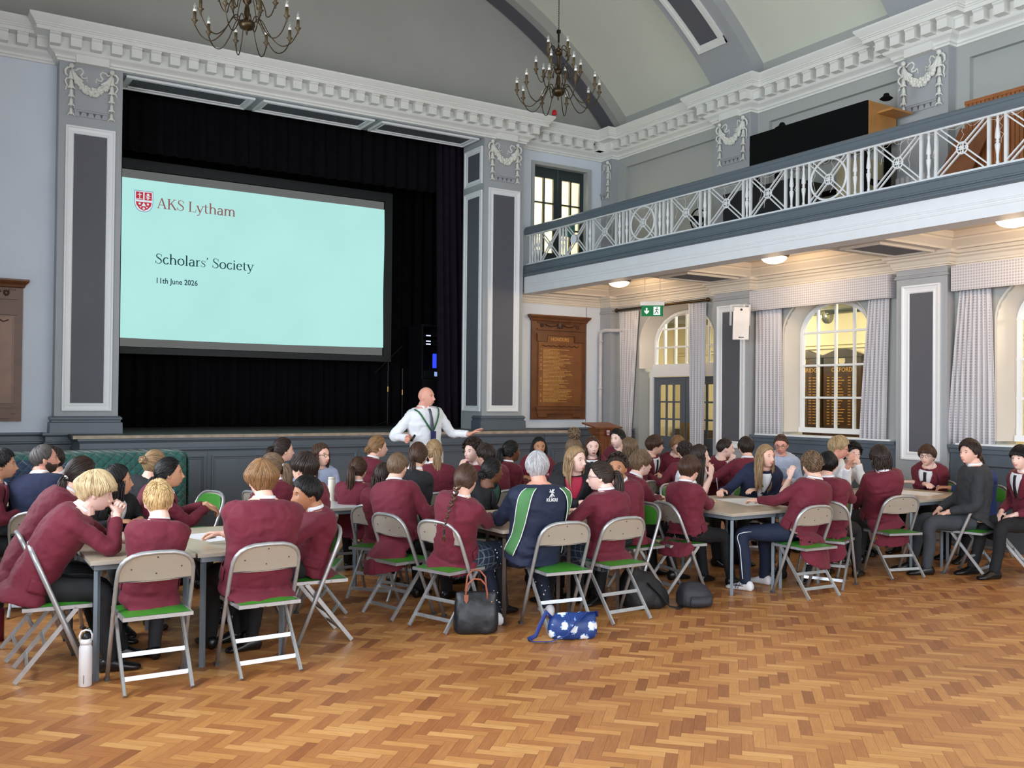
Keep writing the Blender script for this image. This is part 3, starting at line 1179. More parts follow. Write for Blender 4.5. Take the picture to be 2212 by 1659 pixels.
def window(n, yc, hw, zb, zs, rise, cols, rows, door=False):
    b = MB()
    # splayed plaster reveal with a moulded edge
    top_o = arch_pts(yc, hw + 0.12, zs, rise + 0.10, 24)
    top_i = arch_pts(yc, hw, zs, rise, 24)
    ro = [(yc + hw + 0.12, zb)] + top_o + [(yc - hw - 0.12, zb)]
    ri = [(yc + hw, zb)] + top_i + [(yc - hw, zb)]
    rows_ = []
    for (x, t, mix) in ((XR - 0.012, 0, 0), (XR - 0.012, 0, 0.10), (XR + 0.01, 0, 0.2), (XR + 0.08, 0, 0.35), (XS - 0.02, 0, 1.0), (XS + 0.05, 0, 1.0)):
        rows_.append([(x, o_[0] * (1 - mix) + i_[0] * mix, o_[1] * (1 - mix) + i_[1] * mix) for o_, i_ in zip(ro, ri)])
    b.grid(rows_)
    fr = struct('window_%d' % n, b, CREAM)
    shade(fr, 50)
    f = MB()
    w = 0.06
    # frame following the arch
    pts = [(yc + hw - 0.03, zb + 0.0)] + [(yc + (p[0] - yc) * (hw - 0.03) / hw, p[1] - 0.03) for p in top_i] + [(yc - hw + 0.03, zb)]
    f.tube([(XS, y, z) for y, z in pts], 0.038, 6)
    f.box(XS - 0.05, yc - hw, zb, XS + 0.04, yc + hw, zb + 0.07)

    def ztop(y):
        u = (y - yc) / hw
        return zs + rise * math.sqrt(max(0, 1 - u * u))
    zb2 = zb + 0.05
    for c in range(1, cols):
        y = yc - hw + 2 * hw * c / cols
        f.box(XS - 0.02, y - 0.014, zb2, XS + 0.02, y + 0.014, ztop(y))
    for z in rows:
        hwz = hw if z <= zs else hw * math.sqrt(max(0, 1 - ((z - zs) / rise) ** 2))
        f.box(XS - 0.02, yc - hwz, z - 0.014, XS + 0.02, yc + hwz, z + 0.014)
    obj('window_frame', f, TRIM, fr)
    pp = [(yc + hw, zb)] + top_i + [(yc - hw, zb)]
    obj('pane', MB().prism(pp, XS + 0.0, XS + 0.004, lambda u, v, x: (x, u, v)), glass_mat(), fr)
    return fr


window(1, 11.84, 0.80, 2.26, 2.70, 0.53, 6, (2.62, 2.93))
window(2, 8.80, 0.62, 1.27, 2.70, 0.45, 4, (1.77, 2.23, 2.70))
window(3, 5.60, 0.62, 1.27, 2.70, 0.45, 4, (1.77, 2.23, 2.70))
# sills and panelled dado under the windows
for (y0, y1) in ((7.55, 10.05), (4.25, 6.85)):
    b = MB()
    b.box(XR - 0.16, y0 + 0.02, 1.175, XR + 0.36, y1 - 0.02, 1.215)
    b.box(XR - 0.13, y0 + 0.02, 1.12, XR, y1 - 0.02, 1.175)
    b.box(XR - 0.10, y0 + 0.02, 0.98, XR, y1 - 0.02, 1.12)
    b.box(XR - 0.11, y0 + 0.02, 0, XR - 0.02, y0 + 0.35, 1.0)
    b.box(XR - 0.11, y1 - 0.35, 0, XR - 0.02, y1 - 0.02, 1.0)
    b.box(XR - 0.03, y0 + 0.02, 0, XR, y1 - 0.02, 1.0)
    struct('baseboard_%d' % (3 if y0 > 6 else 4), b, DADO)
    struct('trim_%d' % n_, MB().box(XR - 0.14, y0 + 0.1, 1.215, XR + 0.2, y1 - 0.1, 1.235), TRIM)
    n_ += 1
# doorway under the arch
dr = empty('door_2', 'blue-grey glazed double door under the arched window beside the stage', 'door', (XS, 11.84, 0))
dr['kind'] = 'structure'
b = MB()
b.box(-0.05, -0.86, 2.12, 0.06, 0.86, 2.27)
b.box(-0.05, 0.80, 0, 0.06, 0.88, 2.15)
b.box(-0.05, -0.88, 0, 0.06, -0.80, 2.15)
obj('door_frame', b, TRIM, dr)
for sg in (1, -1):
    b = MB()
    ya, yb = sorted((sg * 0.005, sg * 0.795))
    b.box(-0.02, ya, 0, 0.02, ya + 0.13, 2.11)
    b.box(-0.02, yb - 0.13, 0, 0.02, yb, 2.11)
    b.box(-0.02, ya, 1.98, 0.02, yb, 2.11)
    b.box(-0.02, ya, 0, 0.02, yb, 0.28)
    b.box(-0.02, ya, 0.92, 0.02, yb, 1.10)
    b.box(-0.008, ya, 0.2, 0.008, yb, 0.95)
    for q in (1, 2):
        y = ya + 0.13 + (yb - ya - 0.26) * q / 3
        b.box(-0.015, y - 0.014, 1.1, 0.015, y + 0.014, 1.98)
        z = 1.1 + 0.88 * q / 3
        b.box(-0.015, ya, z - 0.014, 0.015, yb, z + 0.014)
    lf = obj('door_leaf', b, DADO, dr)
    obj('pane', MB().box(-0.003, ya + 0.12, 1.09, 0.003, yb - 0.12, 1.99), glass_mat(), lf)
    obj('push_plate', MB().box(-0.026, sg * 0.03, 0.98, -0.02, sg * 0.10, 1.34), mat('brass', (190, 150, 80), 0.3, metal=0.9), lf)

# ---- curtains, pelmets, rail
FAB = bpy.data.materials.new('curtain_pattern')
FAB.use_nodes = True
N_, L_ = FAB.node_tree.nodes, FAB.node_tree.links
bs = N_['Principled BSDF']
bs.inputs['Roughness'].default_value = 0.85
tc = N_.new('ShaderNodeTexCoord')
mpn = N_.new('ShaderNodeMapping')
mpn.inputs['Location'].default_value = (0.02, 0, 0)
L_.new(tc.outputs['Object'], mpn.inputs[0])
vo = N_.new('ShaderNodeTexVoronoi')
vo.inputs['Scale'].default_value = 30
vo.inputs['Randomness'].default_value = 0.0
L_.new(mpn.outputs[0], vo.inputs['Vector'])
cr = N_.new('ShaderNodeValToRGB')
cr.color_ramp.elements[0].position = 0.30
cr.color_ramp.elements[0].color = srgb((168, 166, 172))
cr.color_ramp.elements[1].position = 0.42
cr.color_ramp.elements[1].color = srgb((204, 202, 206))
L_.new(vo.outputs['Distance'], cr.inputs[0])
L_.new(cr.outputs[0], bs.inputs['Base Color'])


def wcurtain(y0t, y1t, y0b, y1b, zt, zb, x, waves, label, nm='window_curtain'):
    b = MB()
    rows = []
    n, nz = waves * 8, 12
    for j in range(nz + 1):
        t = j / nz
        z = zb + (zt - zb) * t
        tt = t ** 1.3
        a0, a1 = y0b + (y0t - y0b) * tt, y1b + (y1t - y1b) * tt
        row = []
        for i in range(n + 1):
            u = i / n
            row.append((x + 0.035 * (0.5 + 0.5 * (1 - t)) * math.sin(2 * PI * waves * u) + 0.01 * math.sin(5 * u + 2 * t), a0 + (a1 - a0) * u, z))
        rows.append(row)
    b.grid(rows)
    o = solid(obj(nm, b, FAB, smooth=True, fix=False), 0.006)
    return tag(o, label, 'curtain', 'pale grey patterned curtains of the right wall')


XC = XR - 0.07
wcurtain(12.72, 13.24, 12.95, 13.14, 3.27, 0.35, XC, 6, 'pale grey patterned curtain hanging left of the arched doorway')
wcurtain(11.06, 11.46, 11.12, 11.36, 3.27, 0.35, XC, 5, 'pale grey patterned curtain hanging right of the arched doorway')
wcurtain(9.52, 10.0, 9.49, 9.97, 3.12, 1.20, XC, 7, 'left pale grey curtain of the middle window')
wcurtain(7.72, 8.02, 7.76, 8.14, 3.12, 1.19, XC, 6, 'right pale grey curtain of the middle window')
wcurtain(6.36, 6.74, 6.30, 6.88, 3.10, 1.19, XC, 8, 'left pale grey curtain of the rightmost window')
wcurtain(4.5, 4.85, 4.4, 4.95, 3.10, 1.19, XC, 6, 'right pale grey curtain of the rightmost window')
for (y0, y1, z0, z1, lb) in ((7.66, 10.04, 3.05, 3.35, 'padded patterned pelmet over the middle window'), (4.35, 6.79, 3.05, 3.35, 'padded patterned pelmet over the rightmost window')):
    b = MB()
    b.box(XR - 0.17, y0, z0, XR - 0.14, y1, z1)
    b.box(XR - 0.17, y0, z0, XR - 0.01, y0 + 0.03, z1)
    b.box(XR - 0.17, y1 - 0.03, z0, XR - 0.01, y1, z1)
    b.box(XR - 0.17, y0, z1 - 0.02, XR - 0.01, y1, z1)
    tag(obj('pelmet', b, FAB), lb, 'pelmet', 'patterned pelmets')
ROD = mat('curtain_rail_bronze', (84, 66, 44), 0.35, metal=0.8)
t = empty('curtain_rail', 'dark bronze curtain rail above the arched doorway', 'curtain rail', (XR - 0.09, 12.15, 3.31))
obj('rod', MB().tube([(0, -1.12, 0), (0, 1.12, 0)], 0.022, 10), ROD, t, smooth=True)
for y in (-1.15, 1.15):
    obj('finial', MB().lathe([(0.012, -0.04), (0.03, -0.02), (0.038, 0.0), (0.03, 0.03), (0.012, 0.05)], (0, y, 0), 12, Matrix.Rotation(PI / 2, 3, 'X')), ROD, t, smooth=True)

# ---- pipes
PW = mat('pipe_paint', (200, 198, 200), 0.35)
b = MB()
b.tube([(XR - 0.06, 13.0, 2.95), (XR - 0.06, 13.28, 2.95), (XP - 0.06, 13.45, 2.955), (XP - 0.06, 13.56, 2.95), (XP - 0.06, 13.60, 2.90), (XP - 0.06, 13.60, 2.0), (XP - 0.06, 13.60, 0.1)], 0.035, 12)
for z in (2.75, 1.9, 1.1):
    b.tube([(XP - 0.06, 13.6, z), (XP - 0.06, 13.6, z + 0.03)], 0.045, 12)
tag(obj('wall_pipe', b, PW, smooth=True), 'cream painted pipe with an elbow in the corner beside the stage', 'pipe')
b = MB()
b.tube([(XR - 0.05, 9.94, 3.0), (XR - 0.05, 9.99, 2.99), (XR - 0.05, 10.0, 2.94), (XR - 0.05, 10.0, 0.1)], 0.02, 10)
b.tube([(XR - 0.05, 9.90, 2.80), (XR - 0.05, 9.93, 2.80), (XR - 0.05, 9.945, 2.76), (XR - 0.05, 9.945, 0.1)], 0.018, 10)
tag(obj('wall_pipe', b, PW, smooth=True), 'pair of thin pipes beside the left curtain of the middle window', 'pipe')

# ================================================================ PLASTER SWAGS
PLW = mat('plaster_white', (222, 222, 214), 0.55, var=0.02)


def swag_mesh(half=False):
    """relief in local x (right), y (up), z (out). width about 0.62"""
    b = MB()
    rr = random.Random(7)
    W_ = 0.245

    def ribbon(pts, w=0.018):
        n = len(pts)
        b.tube([(p[0], p[1], 0.018 + 0.014 * math.sin(i * 1.1)) for i, p in enumerate(pts)], [w * (0.55 + 0.45 * math.sin(PI * (i + 0.6) / n)) for i in range(n)], 6, flat=0.6, up=(0, 0, 1))
    sides = (1,) if half else (-1, 1)
    for sg in sides:
        x = sg * W_
        b.ball((x, -0.02, 0.03), (0.034, 0.034, 0.028), 10, 7)
        b.ball((x, -0.02, 0.052), (0.016, 0.016, 0.012), 8, 5)
        # bell flowers down the side
        for k in range(5):
            z = -0.14 - k * 0.118
            sc = 1.15 - 0.09 * k
            pr = [(0.008, 0.062), (0.022, 0.045), (0.027, 0.0), (0.03, -0.03), (0.042, -0.052), (0.03, -0.05), (0.012, -0.045), (0.010, -0.062)]
            Mx = Matrix(((sc, 0, 0), (0, 0, sc), (0, -sc * 0.7, 0))).to_3x3()
            b.lathe([(r, zz) for r, zz in pr], (x, z, 0.02), 10, Matrix(((sc, 0, 0), (0, 0, sc), (0, sc * 0.7, 0))))
            for s2 in (-1, 1):
                b.tube([(x + s2 * 0.02, z - 0.02, 0.03), (x + s2 * 0.035, z - 0.045, 0.03), (x + s2 * 0.052, z - 0.062, 0.02)], [0.01, 0.008, 0.003], 6)
        # outer ribbons
        ribbon([(x + sg * a, c) for a, c in ((0.01, -0.04), (0.05, -0.05), (0.075, -0.085), (0.07, -0.13), (0.035, -0.155))])
        ribbon([(x + sg * a, c) for a, c in ((0.02, -0.18), (0.055, -0.19), (0.075, -0.225), (0.06, -0.255), (0.045, -0.275), (0.06, -0.31), (0.07, -0.345))], 0.014)
        # inner ribbons
        if not half or True:
            ribbon([(x - sg * a, c) for a, c in ((0.015, -0.05), (0.05, -0.075), (0.075, -0.045), (0.115, -0.03), (0.145, -0.065), (0.13, -0.10), (0.11, -0.125), (0.13, -0.16), (0.165, -0.155), (0.18, -0.125), (0.195, -0.16), (0.19, -0.19))], 0.016)
        if half:
            continue
        # drapery from the boss to the garland
        for k in range(4):
            b.tube([(x, -0.05, 0.03), (x - sg * (0.025 + 0.012 * k), -0.13 - 0.01 * k, 0.045), (x - sg * (0.05 + 0.03 * k), -0.21 - 0.012 * (3 - k), 0.05)], [0.012, 0.02, 0.014], 6)
    if not half:
        n = 15
        for i in range(n):
            u = -1 + 2 * i / (n - 1)
            cx_, cy_ = u * 0.185, -0.20 - 0.125 * (1 - u * u)
            for k in range(3):
                r = rr.uniform(0.020, 0.034)
                b.ball((cx_ + rr.uniform(-0.012, 0.012), cy_ + (k - 1) * 0.032 * (1.2 - 0.3 * abs(u)) + rr.uniform(-0.008, 0.008), 0.03 + rr.uniform(0, 0.02)), (r * rr.uniform(0.8, 1.2), r, r * 0.9), 8, 6)
    return b


def tablet_mesh(half=False):
    b = MB()
    x0 = 0.0 if half else -0.2
    b.box(x0, -0.58, 0, 0.2, -0.02, 0.012)
    b.box(x0 - 0.015, -0.575, 0, 0.215, -0.545, 0.035)
    b.box(x0 - 0.005, -0.595, 0, 0.205, -0.575, 0.022)
    b.box(x0, -0.66, 0, 0.2, -0.595, 0.012)
    return b


def wedge_mesh(half=False):
    b = MB()
    for k in range(4):
        x = -0.13 + 0.085 * k
        if half and x < 0:
            continue
        b.prism([(x - 0.018, -0.60), (x + 0.018, -0.60), (x, -0.655)], 0.011, 0.0135, lambda u, v, t: (u, v, t))
    b.box(0.0 if half else -0.15, -0.601, 0.011, 0.15, -0.599, 0.0125)
    return b


def swag(M_, label, half=False):
    t = empty('plaster_swag', label, 'plaster ornament', group='plaster garlands on pilasters')
    t.matrix_world = M_
    obj('garland', SWM[half], PLW, t)
    obj('tablet', TBM[half], GREY, t)
    obj('notches', WDM[half], DARKP, t)


SWM = {h: swag_mesh(h).mesh('garland', PLW, True) for h in (False, True)}
TBM = {h: tablet_mesh(h).mesh('tablet', GREY) for h in (False, True)}
WDM = {h: wedge_mesh(h).mesh('notches', DARKP) for h in (False, True)}
SY = Matrix(((1, 0, 0, 0), (0, 0, -1, 0), (0, 1, 0, 0), (0, 0, 0, 1)))   # faces -y
SX = Matrix(((0, 0, -1, 0), (-1, 0, 0, 0), (0, 1, 0, 0), (0, 0, 0, 1)))  # faces -x
swag(Matrix.Translation((1.885, YP - 0.002, 6.0)) @ SY, 'white plaster garland on the left stage pier')
swag(Matrix.Translation((8.27, YP - 0.002, 6.0)) @ SY, 'white plaster garland on the right stage pier')
swag(Matrix.Translation((XP - 0.002, 10.425, 6.0)) @ SX, 'white plaster garland on the gallery pilaster left of the black speaker case')
swag(Matrix.Translation((XP - 0.002, 7.2, 6.0)) @ SX, 'white plaster garland on the gallery pilaster right of the black speaker case')
swag(Matrix.Translation((XP - 0.002, 13.72, 6.0)) @ SX, 'half plaster garland in the corner beside the gallery door', True)
# plain blocks above the swags
b = MB()
for x in (1.885, 8.27):
    b.box(x - 0.2, YP - 0.10, 6.02, x + 0.2, YP, 6.13)
for y in (10.425, 7.2, 3.9):
    b.box(XP - 0.10, y - 0.19, 6.02, XP, y + 0.19, 6.13)
struct('trim_%d' % n_, b, WHITE)
n_ += 1

# ================================================================ OBJECTS
def emis(name, col, strength=1.0, var=0.0, scale=1.5):
    if name in MATS:
        return MATS[name]
    M_ = mat(name, col, 0.6, var=var, scale=scale)
    nt = M_.node_tree
    b = nt.nodes['Principled BSDF']
    src = b.inputs['Base Color'].links[0].from_socket
    nt.links.new(src, b.inputs['Emission Color'])
    b.inputs['Emission Strength'].default_value = strength
    nt.links.remove(b.inputs['Base Color'].links[0])
    b.inputs['Base Color'].default_value = (0.02, 0.02, 0.02, 1)
    b.inputs['Roughness'].default_value = 0.9
    b.inputs['Specular IOR Level'].default_value = 0.1
    return M_


# ---- serif lettering drawn as pen strokes
def glyphs():
    G = {}
    TH, TN = 0.100, 0.048

    def ribbon(pts, ws):
        n = len(pts)
        out = []
        for i in range(n):
            a, b = pts[max(i - 1, 0)], pts[min(i + 1, n - 1)]
            dx, dy = b[0] - a[0], b[1] - a[1]
            l = math.hypot(dx, dy) or 1
            nx, ny = -dy / l, dx / l
            w = (ws[i] if hasattr(ws, '__len__') else ws) / 2
            out.append(((pts[i][0] + nx * w, pts[i][1] + ny * w), (pts[i][0] - nx * w, pts[i][1] - ny * w)))
        return [(out[i][0], out[i][1], out[i + 1][1], out[i + 1][0]) for i in range(n - 1)]

    def arc(cx, cy, rx, ry, a0, a1, thin=TN, thick=TH, spine=False):
        n = max(6, int(abs(a1 - a0) / 12))
        pts, ws = [], []
        for i in range(n + 1):
            a = (a0 + (a1 - a0) * i / n) * D2R
            pts.append((cx + rx * math.cos(a), cy + ry * math.sin(a)))
            ws.append(thin + (thick - thin) * abs(math.cos(a)) ** 1.2)
        return ribbon(pts, ws)

    def V(x, a, b, w=TH):
        return [((x - w / 2, a), (x + w / 2, a), (x + w / 2, b), (x - w / 2, b))]

    def Hs(x0, x1, y, h=0.034):
        return [((x0, y), (x1, y), (x1, y + h), (x0, y + h))]

    def Ln(a, b, w):
        return ribbon([a, b], w)

    def ess(sx, sy):
        pts = [(0.43, 0.585), (0.36, 0.665), (0.26, 0.69), (0.15, 0.66), (0.10, 0.57), (0.13, 0.47), (0.25, 0.385), (0.37, 0.31), (0.43, 0.22), (0.42, 0.11), (0.33, 0.03), (0.22, 0.01), (0.12, 0.04), (0.06, 0.14)]
        ws = [0.03, 0.035, 0.04, 0.06, 0.075, 0.085, 0.095, 0.095, 0.085, 0.07, 0.05, 0.04, 0.035, 0.03]
        q = ribbon([(x * sx, y * sy) for x, y in pts], [w * min(sx, 1) * 0.98 for w in ws])
        return q + [((0.42 * sx, 0.50 * sy), (0.455 * sx, 0.50 * sy), (0.455 * sx, 0.68 * sy), (0.43 * sx, 0.68 * sy)), ((0.03 * sx, 0.02), (0.055 * sx, 0.02), (0.07 * sx, 0.21 * sy), (0.03 * sx, 0.21 * sy))]
    G['A'] = (Ln((0.08, 0), (0.31, 0.70), TN) + Ln((0.31, 0.70), (0.56, 0), TH) + Hs(0.17, 0.47, 0.22) + Hs(0.0, 0.19, 0) + Hs(0.44, 0.66, 0), 0.66)
    G['K'] = (V(0.13, 0, 0.70) + Ln((0.15, 0.30), (0.50, 0.69), TN) + Ln((0.27, 0.42), (0.56, 0), TH) + Hs(0.03, 0.24, 0) + Hs(0.03, 0.24, 0.666) + Hs(0.40, 0.60, 0.666) + Hs(0.45, 0.65, 0), 0.64)
    G['S'] = (ess(1, 1), 0.51)
    G['L'] = (V(0.13, 0, 0.70) + Hs(0.03, 0.24, 0.666) + Hs(0.03, 0.50, 0) + Ln((0.49, 0.0), (0.51, 0.19), 0.035), 0.53)
    G['y'] = (Ln((0.07, 0.46), (0.27, 0.02), TH) + ribbon([(0.45, 0.46), (0.30, 0.08), (0.22, -0.12), (0.14, -0.19), (0.05, -0.18)], [TN, TN, 0.045, 0.05, 0.07]) + Hs(0.0, 0.19, 0.44) + Hs(0.36, 0.53, 0.44), 0.50)
    G['t'] = (ribbon([(0.14, 0.60), (0.14, 0.12), (0.17, 0.04), (0.24, 0.015), (0.32, 0.04)], [TH * 0.7, TH, TH * 0.9, 0.06, 0.03]) + Hs(0.03, 0.31, 0.44), 0.34)
    G['h'] = (V(0.12, 0, 0.74) + arc(0.28, 0.27, 0.165, 0.185, 170, 0) + V(0.445, 0, 0.28) + Hs(0.03, 0.21, 0) + Hs(0.36, 0.53, 0) + Hs(0.04, 0.12, 0.715), 0.56)
    G['a'] = (arc(0.20, 0.135, 0.135, 0.125, 60, 330) + V(0.36, 0.04, 0.33) + arc(0.225, 0.325, 0.135, 0.13, 0, 160) + Hs(0.19, 0.36, 0.24) + Hs(0.34, 0.46, 0.0, 0.045), 0.47)
    G['m'] = (V(0.12, 0, 0.47) + arc(0.27, 0.28, 0.15, 0.175, 170, 0) + V(0.415, 0, 0.29) + arc(0.565, 0.28, 0.15, 0.175, 170, 0) + V(0.71, 0, 0.29) + Hs(0.03, 0.21, 0) + Hs(0.33, 0.50, 0) + Hs(0.63, 0.80, 0) + Hs(0.04, 0.12, 0.445), 0.82)
    G['c'] = (arc(0.25, 0.235, 0.185, 0.225, 45, 325), 0.44)
    G['o'] = (arc(0.265, 0.235, 0.20, 0.225, 0, 360), 0.53)
    G['l'] = (V(0.13, 0, 0.74) + Hs(0.04, 0.22, 0) + Hs(0.05, 0.13, 0.715), 0.27)
    G['r'] = (V(0.12, 0, 0.47) + ribbon([(0.15, 0.33), (0.20, 0.42), (0.27, 0.46), (0.33, 0.44)], [TN, TN, 0.05, 0.09]) + Hs(0.03, 0.23, 0) + Hs(0.04, 0.12, 0.445), 0.37)
    G['s'] = (ess(0.74, 0.665), 0.37)
    G['i'] = (V(0.13, 0, 0.47) + Hs(0.04, 0.22, 0) + Hs(0.05, 0.13, 0.445) + arc(0.13, 0.63, 0.025, 0.025, 0, 360, 0.05, 0.05), 0.27)
    G['e'] = (arc(0.24, 0.235, 0.18, 0.225, 12, 320) + Hs(0.09, 0.42, 0.25), 0.46)
    G["'"] = (ribbon([(0.10, 0.70), (0.12, 0.62), (0.06, 0.53)], [0.09, 0.07, 0.02]), 0.20)
    G[' '] = ([], 0.25)
    return G


GL = glyphs()


def serif(name, s, em, m_, x, y, z, parent):
    b = MB()
    cx_ = x
    for ch in s:
        q, adv = GL[ch]
        for quad in q:
            b._add([(cx_ + p[0] * em, y, z + p[1] * em) for p in quad], [(0, 1, 2, 3)])
        cx_ += adv * em
    return obj(name, b, m_, parent)


YSC = 15.2
scr = empty('projection_screen', 'projection screen showing a mint slide that reads AKS Lytham, Scholars’ Society', 'screen', (4.45, YSC, 2.4))
SC0 = (4.45, YSC, 2.4)


def sl(o):
    o.location = (-SC0[0], -SC0[1], -SC0[2])
    return o


MINT = emis('projected_mint', (183, 238, 232), 0.68, var=0.035, scale=0.9)  # colour noise stands in for the shading of cloth wrinkles
SGR = emis('screen_border_glow', (122, 124, 122), 0.46, var=0.03)  # border cloth gets a dim glow of its own instead of received light
rows = []
for j in range(21):
    t = j / 20
    rows.append([(1.9 + 4.99 * i / 60, YSC + 0.012 * math.sin(6 * i / 60 + 5 * t) * math.sin(PI * t) + 0.006 * math.sin(17 * i / 60 + 9 * t), 2.585 + 2.42 * t - (0.02 * math.sin(PI * i / 60) if j == 0 else 0)) for i in range(61)])
sl(obj('projected_slide', MB().grid(rows), MINT, scr, smooth=True, fix=False))
b = MB()
b.box(1.9, YSC + 0.03, 2.45, 6.89, YSC + 0.04, 5.14)
sl(obj('screen_cloth', b, SGR, scr))
b = MB()
b.box(6.90, YSC - 0.01, 2.34, 7.04, YSC + 0.03, 5.16)
b.box(1.8, YSC - 0.01, 2.34, 7.04, YSC + 0.03, 2.44)
b.box(1.8, YSC - 0.01, 5.15, 7.04, YSC + 0.05, 5.30)
sl(obj('frame', b, mat('screen_frame', (22, 28, 30), 0.6), scr))
RUST = emis('slide_rust_ink', (146, 96, 96), 0.68)
TEAL = emis('slide_teal_ink', (28, 70, 66), 0.68)
NAVYI = emis('slide_navy_ink', (44, 66, 84), 0.68)
yt = YSC - 0.028
sl(serif('heading', 'AKS Lytham', 0.228, RUST, 3.075, yt, 4.585, scr))
sl(serif('title', "Scholars' Society", 0.217, TEAL, 3.06, yt, 3.735, scr))
sl(text('date', '11th June 2026', 0.118, NAVYI, (3.07, yt, 3.435), (1, 0, 0), (0, 0, 1), scr, ext=0.0, bold=0.002, sx=0.88))
# school crest on the slide
CR = emis('crest_red', (196, 52, 66), 0.66)
CG = emis('crest_blue_edge', (120, 140, 170), 0.8)
CWH = emis('crest_white', (214, 232, 240), 0.72)


def shield(w, h, n=10):
    pts = [(-w, h * 0.5), (w, h * 0.5), (w, -h * 0.02)]
    for i in range(1, n):
        t = i / n
        pts.append((w * math.cos(t * PI / 2) ** 0.8, -h * 0.02 - h * 0.48 * math.sin(t * PI / 2)))
    pts.append((0, -h * 0.5))
    return pts + [(-x, y) for x, y in pts[:2:-1][1:]] + [(-w, -h * 0.02)]


cx_, cz_ = 2.885, 4.665


def flat(poly, y, m_, nm):
    b = MB()
    b._add([(cx_ + p[0], y, cz_ + p[1]) for p in poly], [tuple(range(len(poly)))])
    return sl(obj(nm, b, m_, scr))


flat(shield(0.137, 0.325), yt + 0.003, CG, 'crest_edge')
flat(shield(0.128, 0.305), yt + 0.001, CWH, 'crest_ground')
b = MB()


def pl(pts, y=yt - 0.001):
    b._add([(cx_ + x, y, cz_ + z) for x, z in pts], [tuple(range(len(pts)))])


pl([(-0.115, 0.14), (-0.01, 0.14), (-0.01, 0.02), (-0.115, 0.02)])
pl([(0.01, 0.14), (0.115, 0.14), (0.115, 0.02), (0.01, 0.02)])
pl([(-0.115, -0.01), (0.115, -0.01), (0.105, -0.06), (0.06, -0.115), (0, -0.145), (-0.06, -0.115), (-0.105, -0.06)])
sl(obj('crest_fields', b, CR, scr))
b = MB()
for (x, z) in ((-0.06, 0.085),):
    pl([(x - 0.006, z + 0.045), (x + 0.006, z + 0.045), (x + 0.006, z - 0.045), (x - 0.006, z - 0.045)], yt - 0.002)
    pl([(x - 0.03, z + 0.02), (x + 0.03, z + 0.02), (x + 0.03, z + 0.01), (x - 0.03, z + 0.01)], yt - 0.002)
for (x, z, r) in ((0.06, 0.105, 0.02), (0.06, 0.045, 0.014), (-0.06, -0.04, 0.017), (0.06, -0.04, 0.017), (0, -0.11, 0.018)):
    pl([(x + r * math.cos(2 * PI * k / 12), z + r * math.sin(2 * PI * k / 12)) for k in range(12)], yt - 0.002)
for (x0, z0, x1, z1) in ((0.025, 0.05, 0.095, 0.09), (0.025, 0.09, 0.095, 0.05), (-0.11, 0.03, -0.02, 0.035)):
    pl([(x0, z0 - 0.005), (x1, z1 - 0.005), (x1, z1 + 0.005), (x0, z0 + 0.005)], yt - 0.002)
pl([(0, -0.015), (0.035, -0.075), (-0.035, -0.075)], yt - 0.002)
pl([(-0.03, -0.08), (-0.06, -0.08), (-0.045, -0.105)], yt - 0.002)
pl([(0.03, -0.08), (0.06, -0.08), (0.045, -0.105)], yt - 0.002)
sl(obj('crest_devices', b, CWH, scr))

# ---- honours boards in the alcoves
OAK = mat('honours_board_oak', (124, 78, 42), 0.35, var=0.16, scale=5)
OAK2 = mat('honours_board_oak_frame', (102, 62, 34), 0.4, var=0.2, scale=6)
CARV = mat('carved_dark_oak', (66, 38, 20), 0.5)


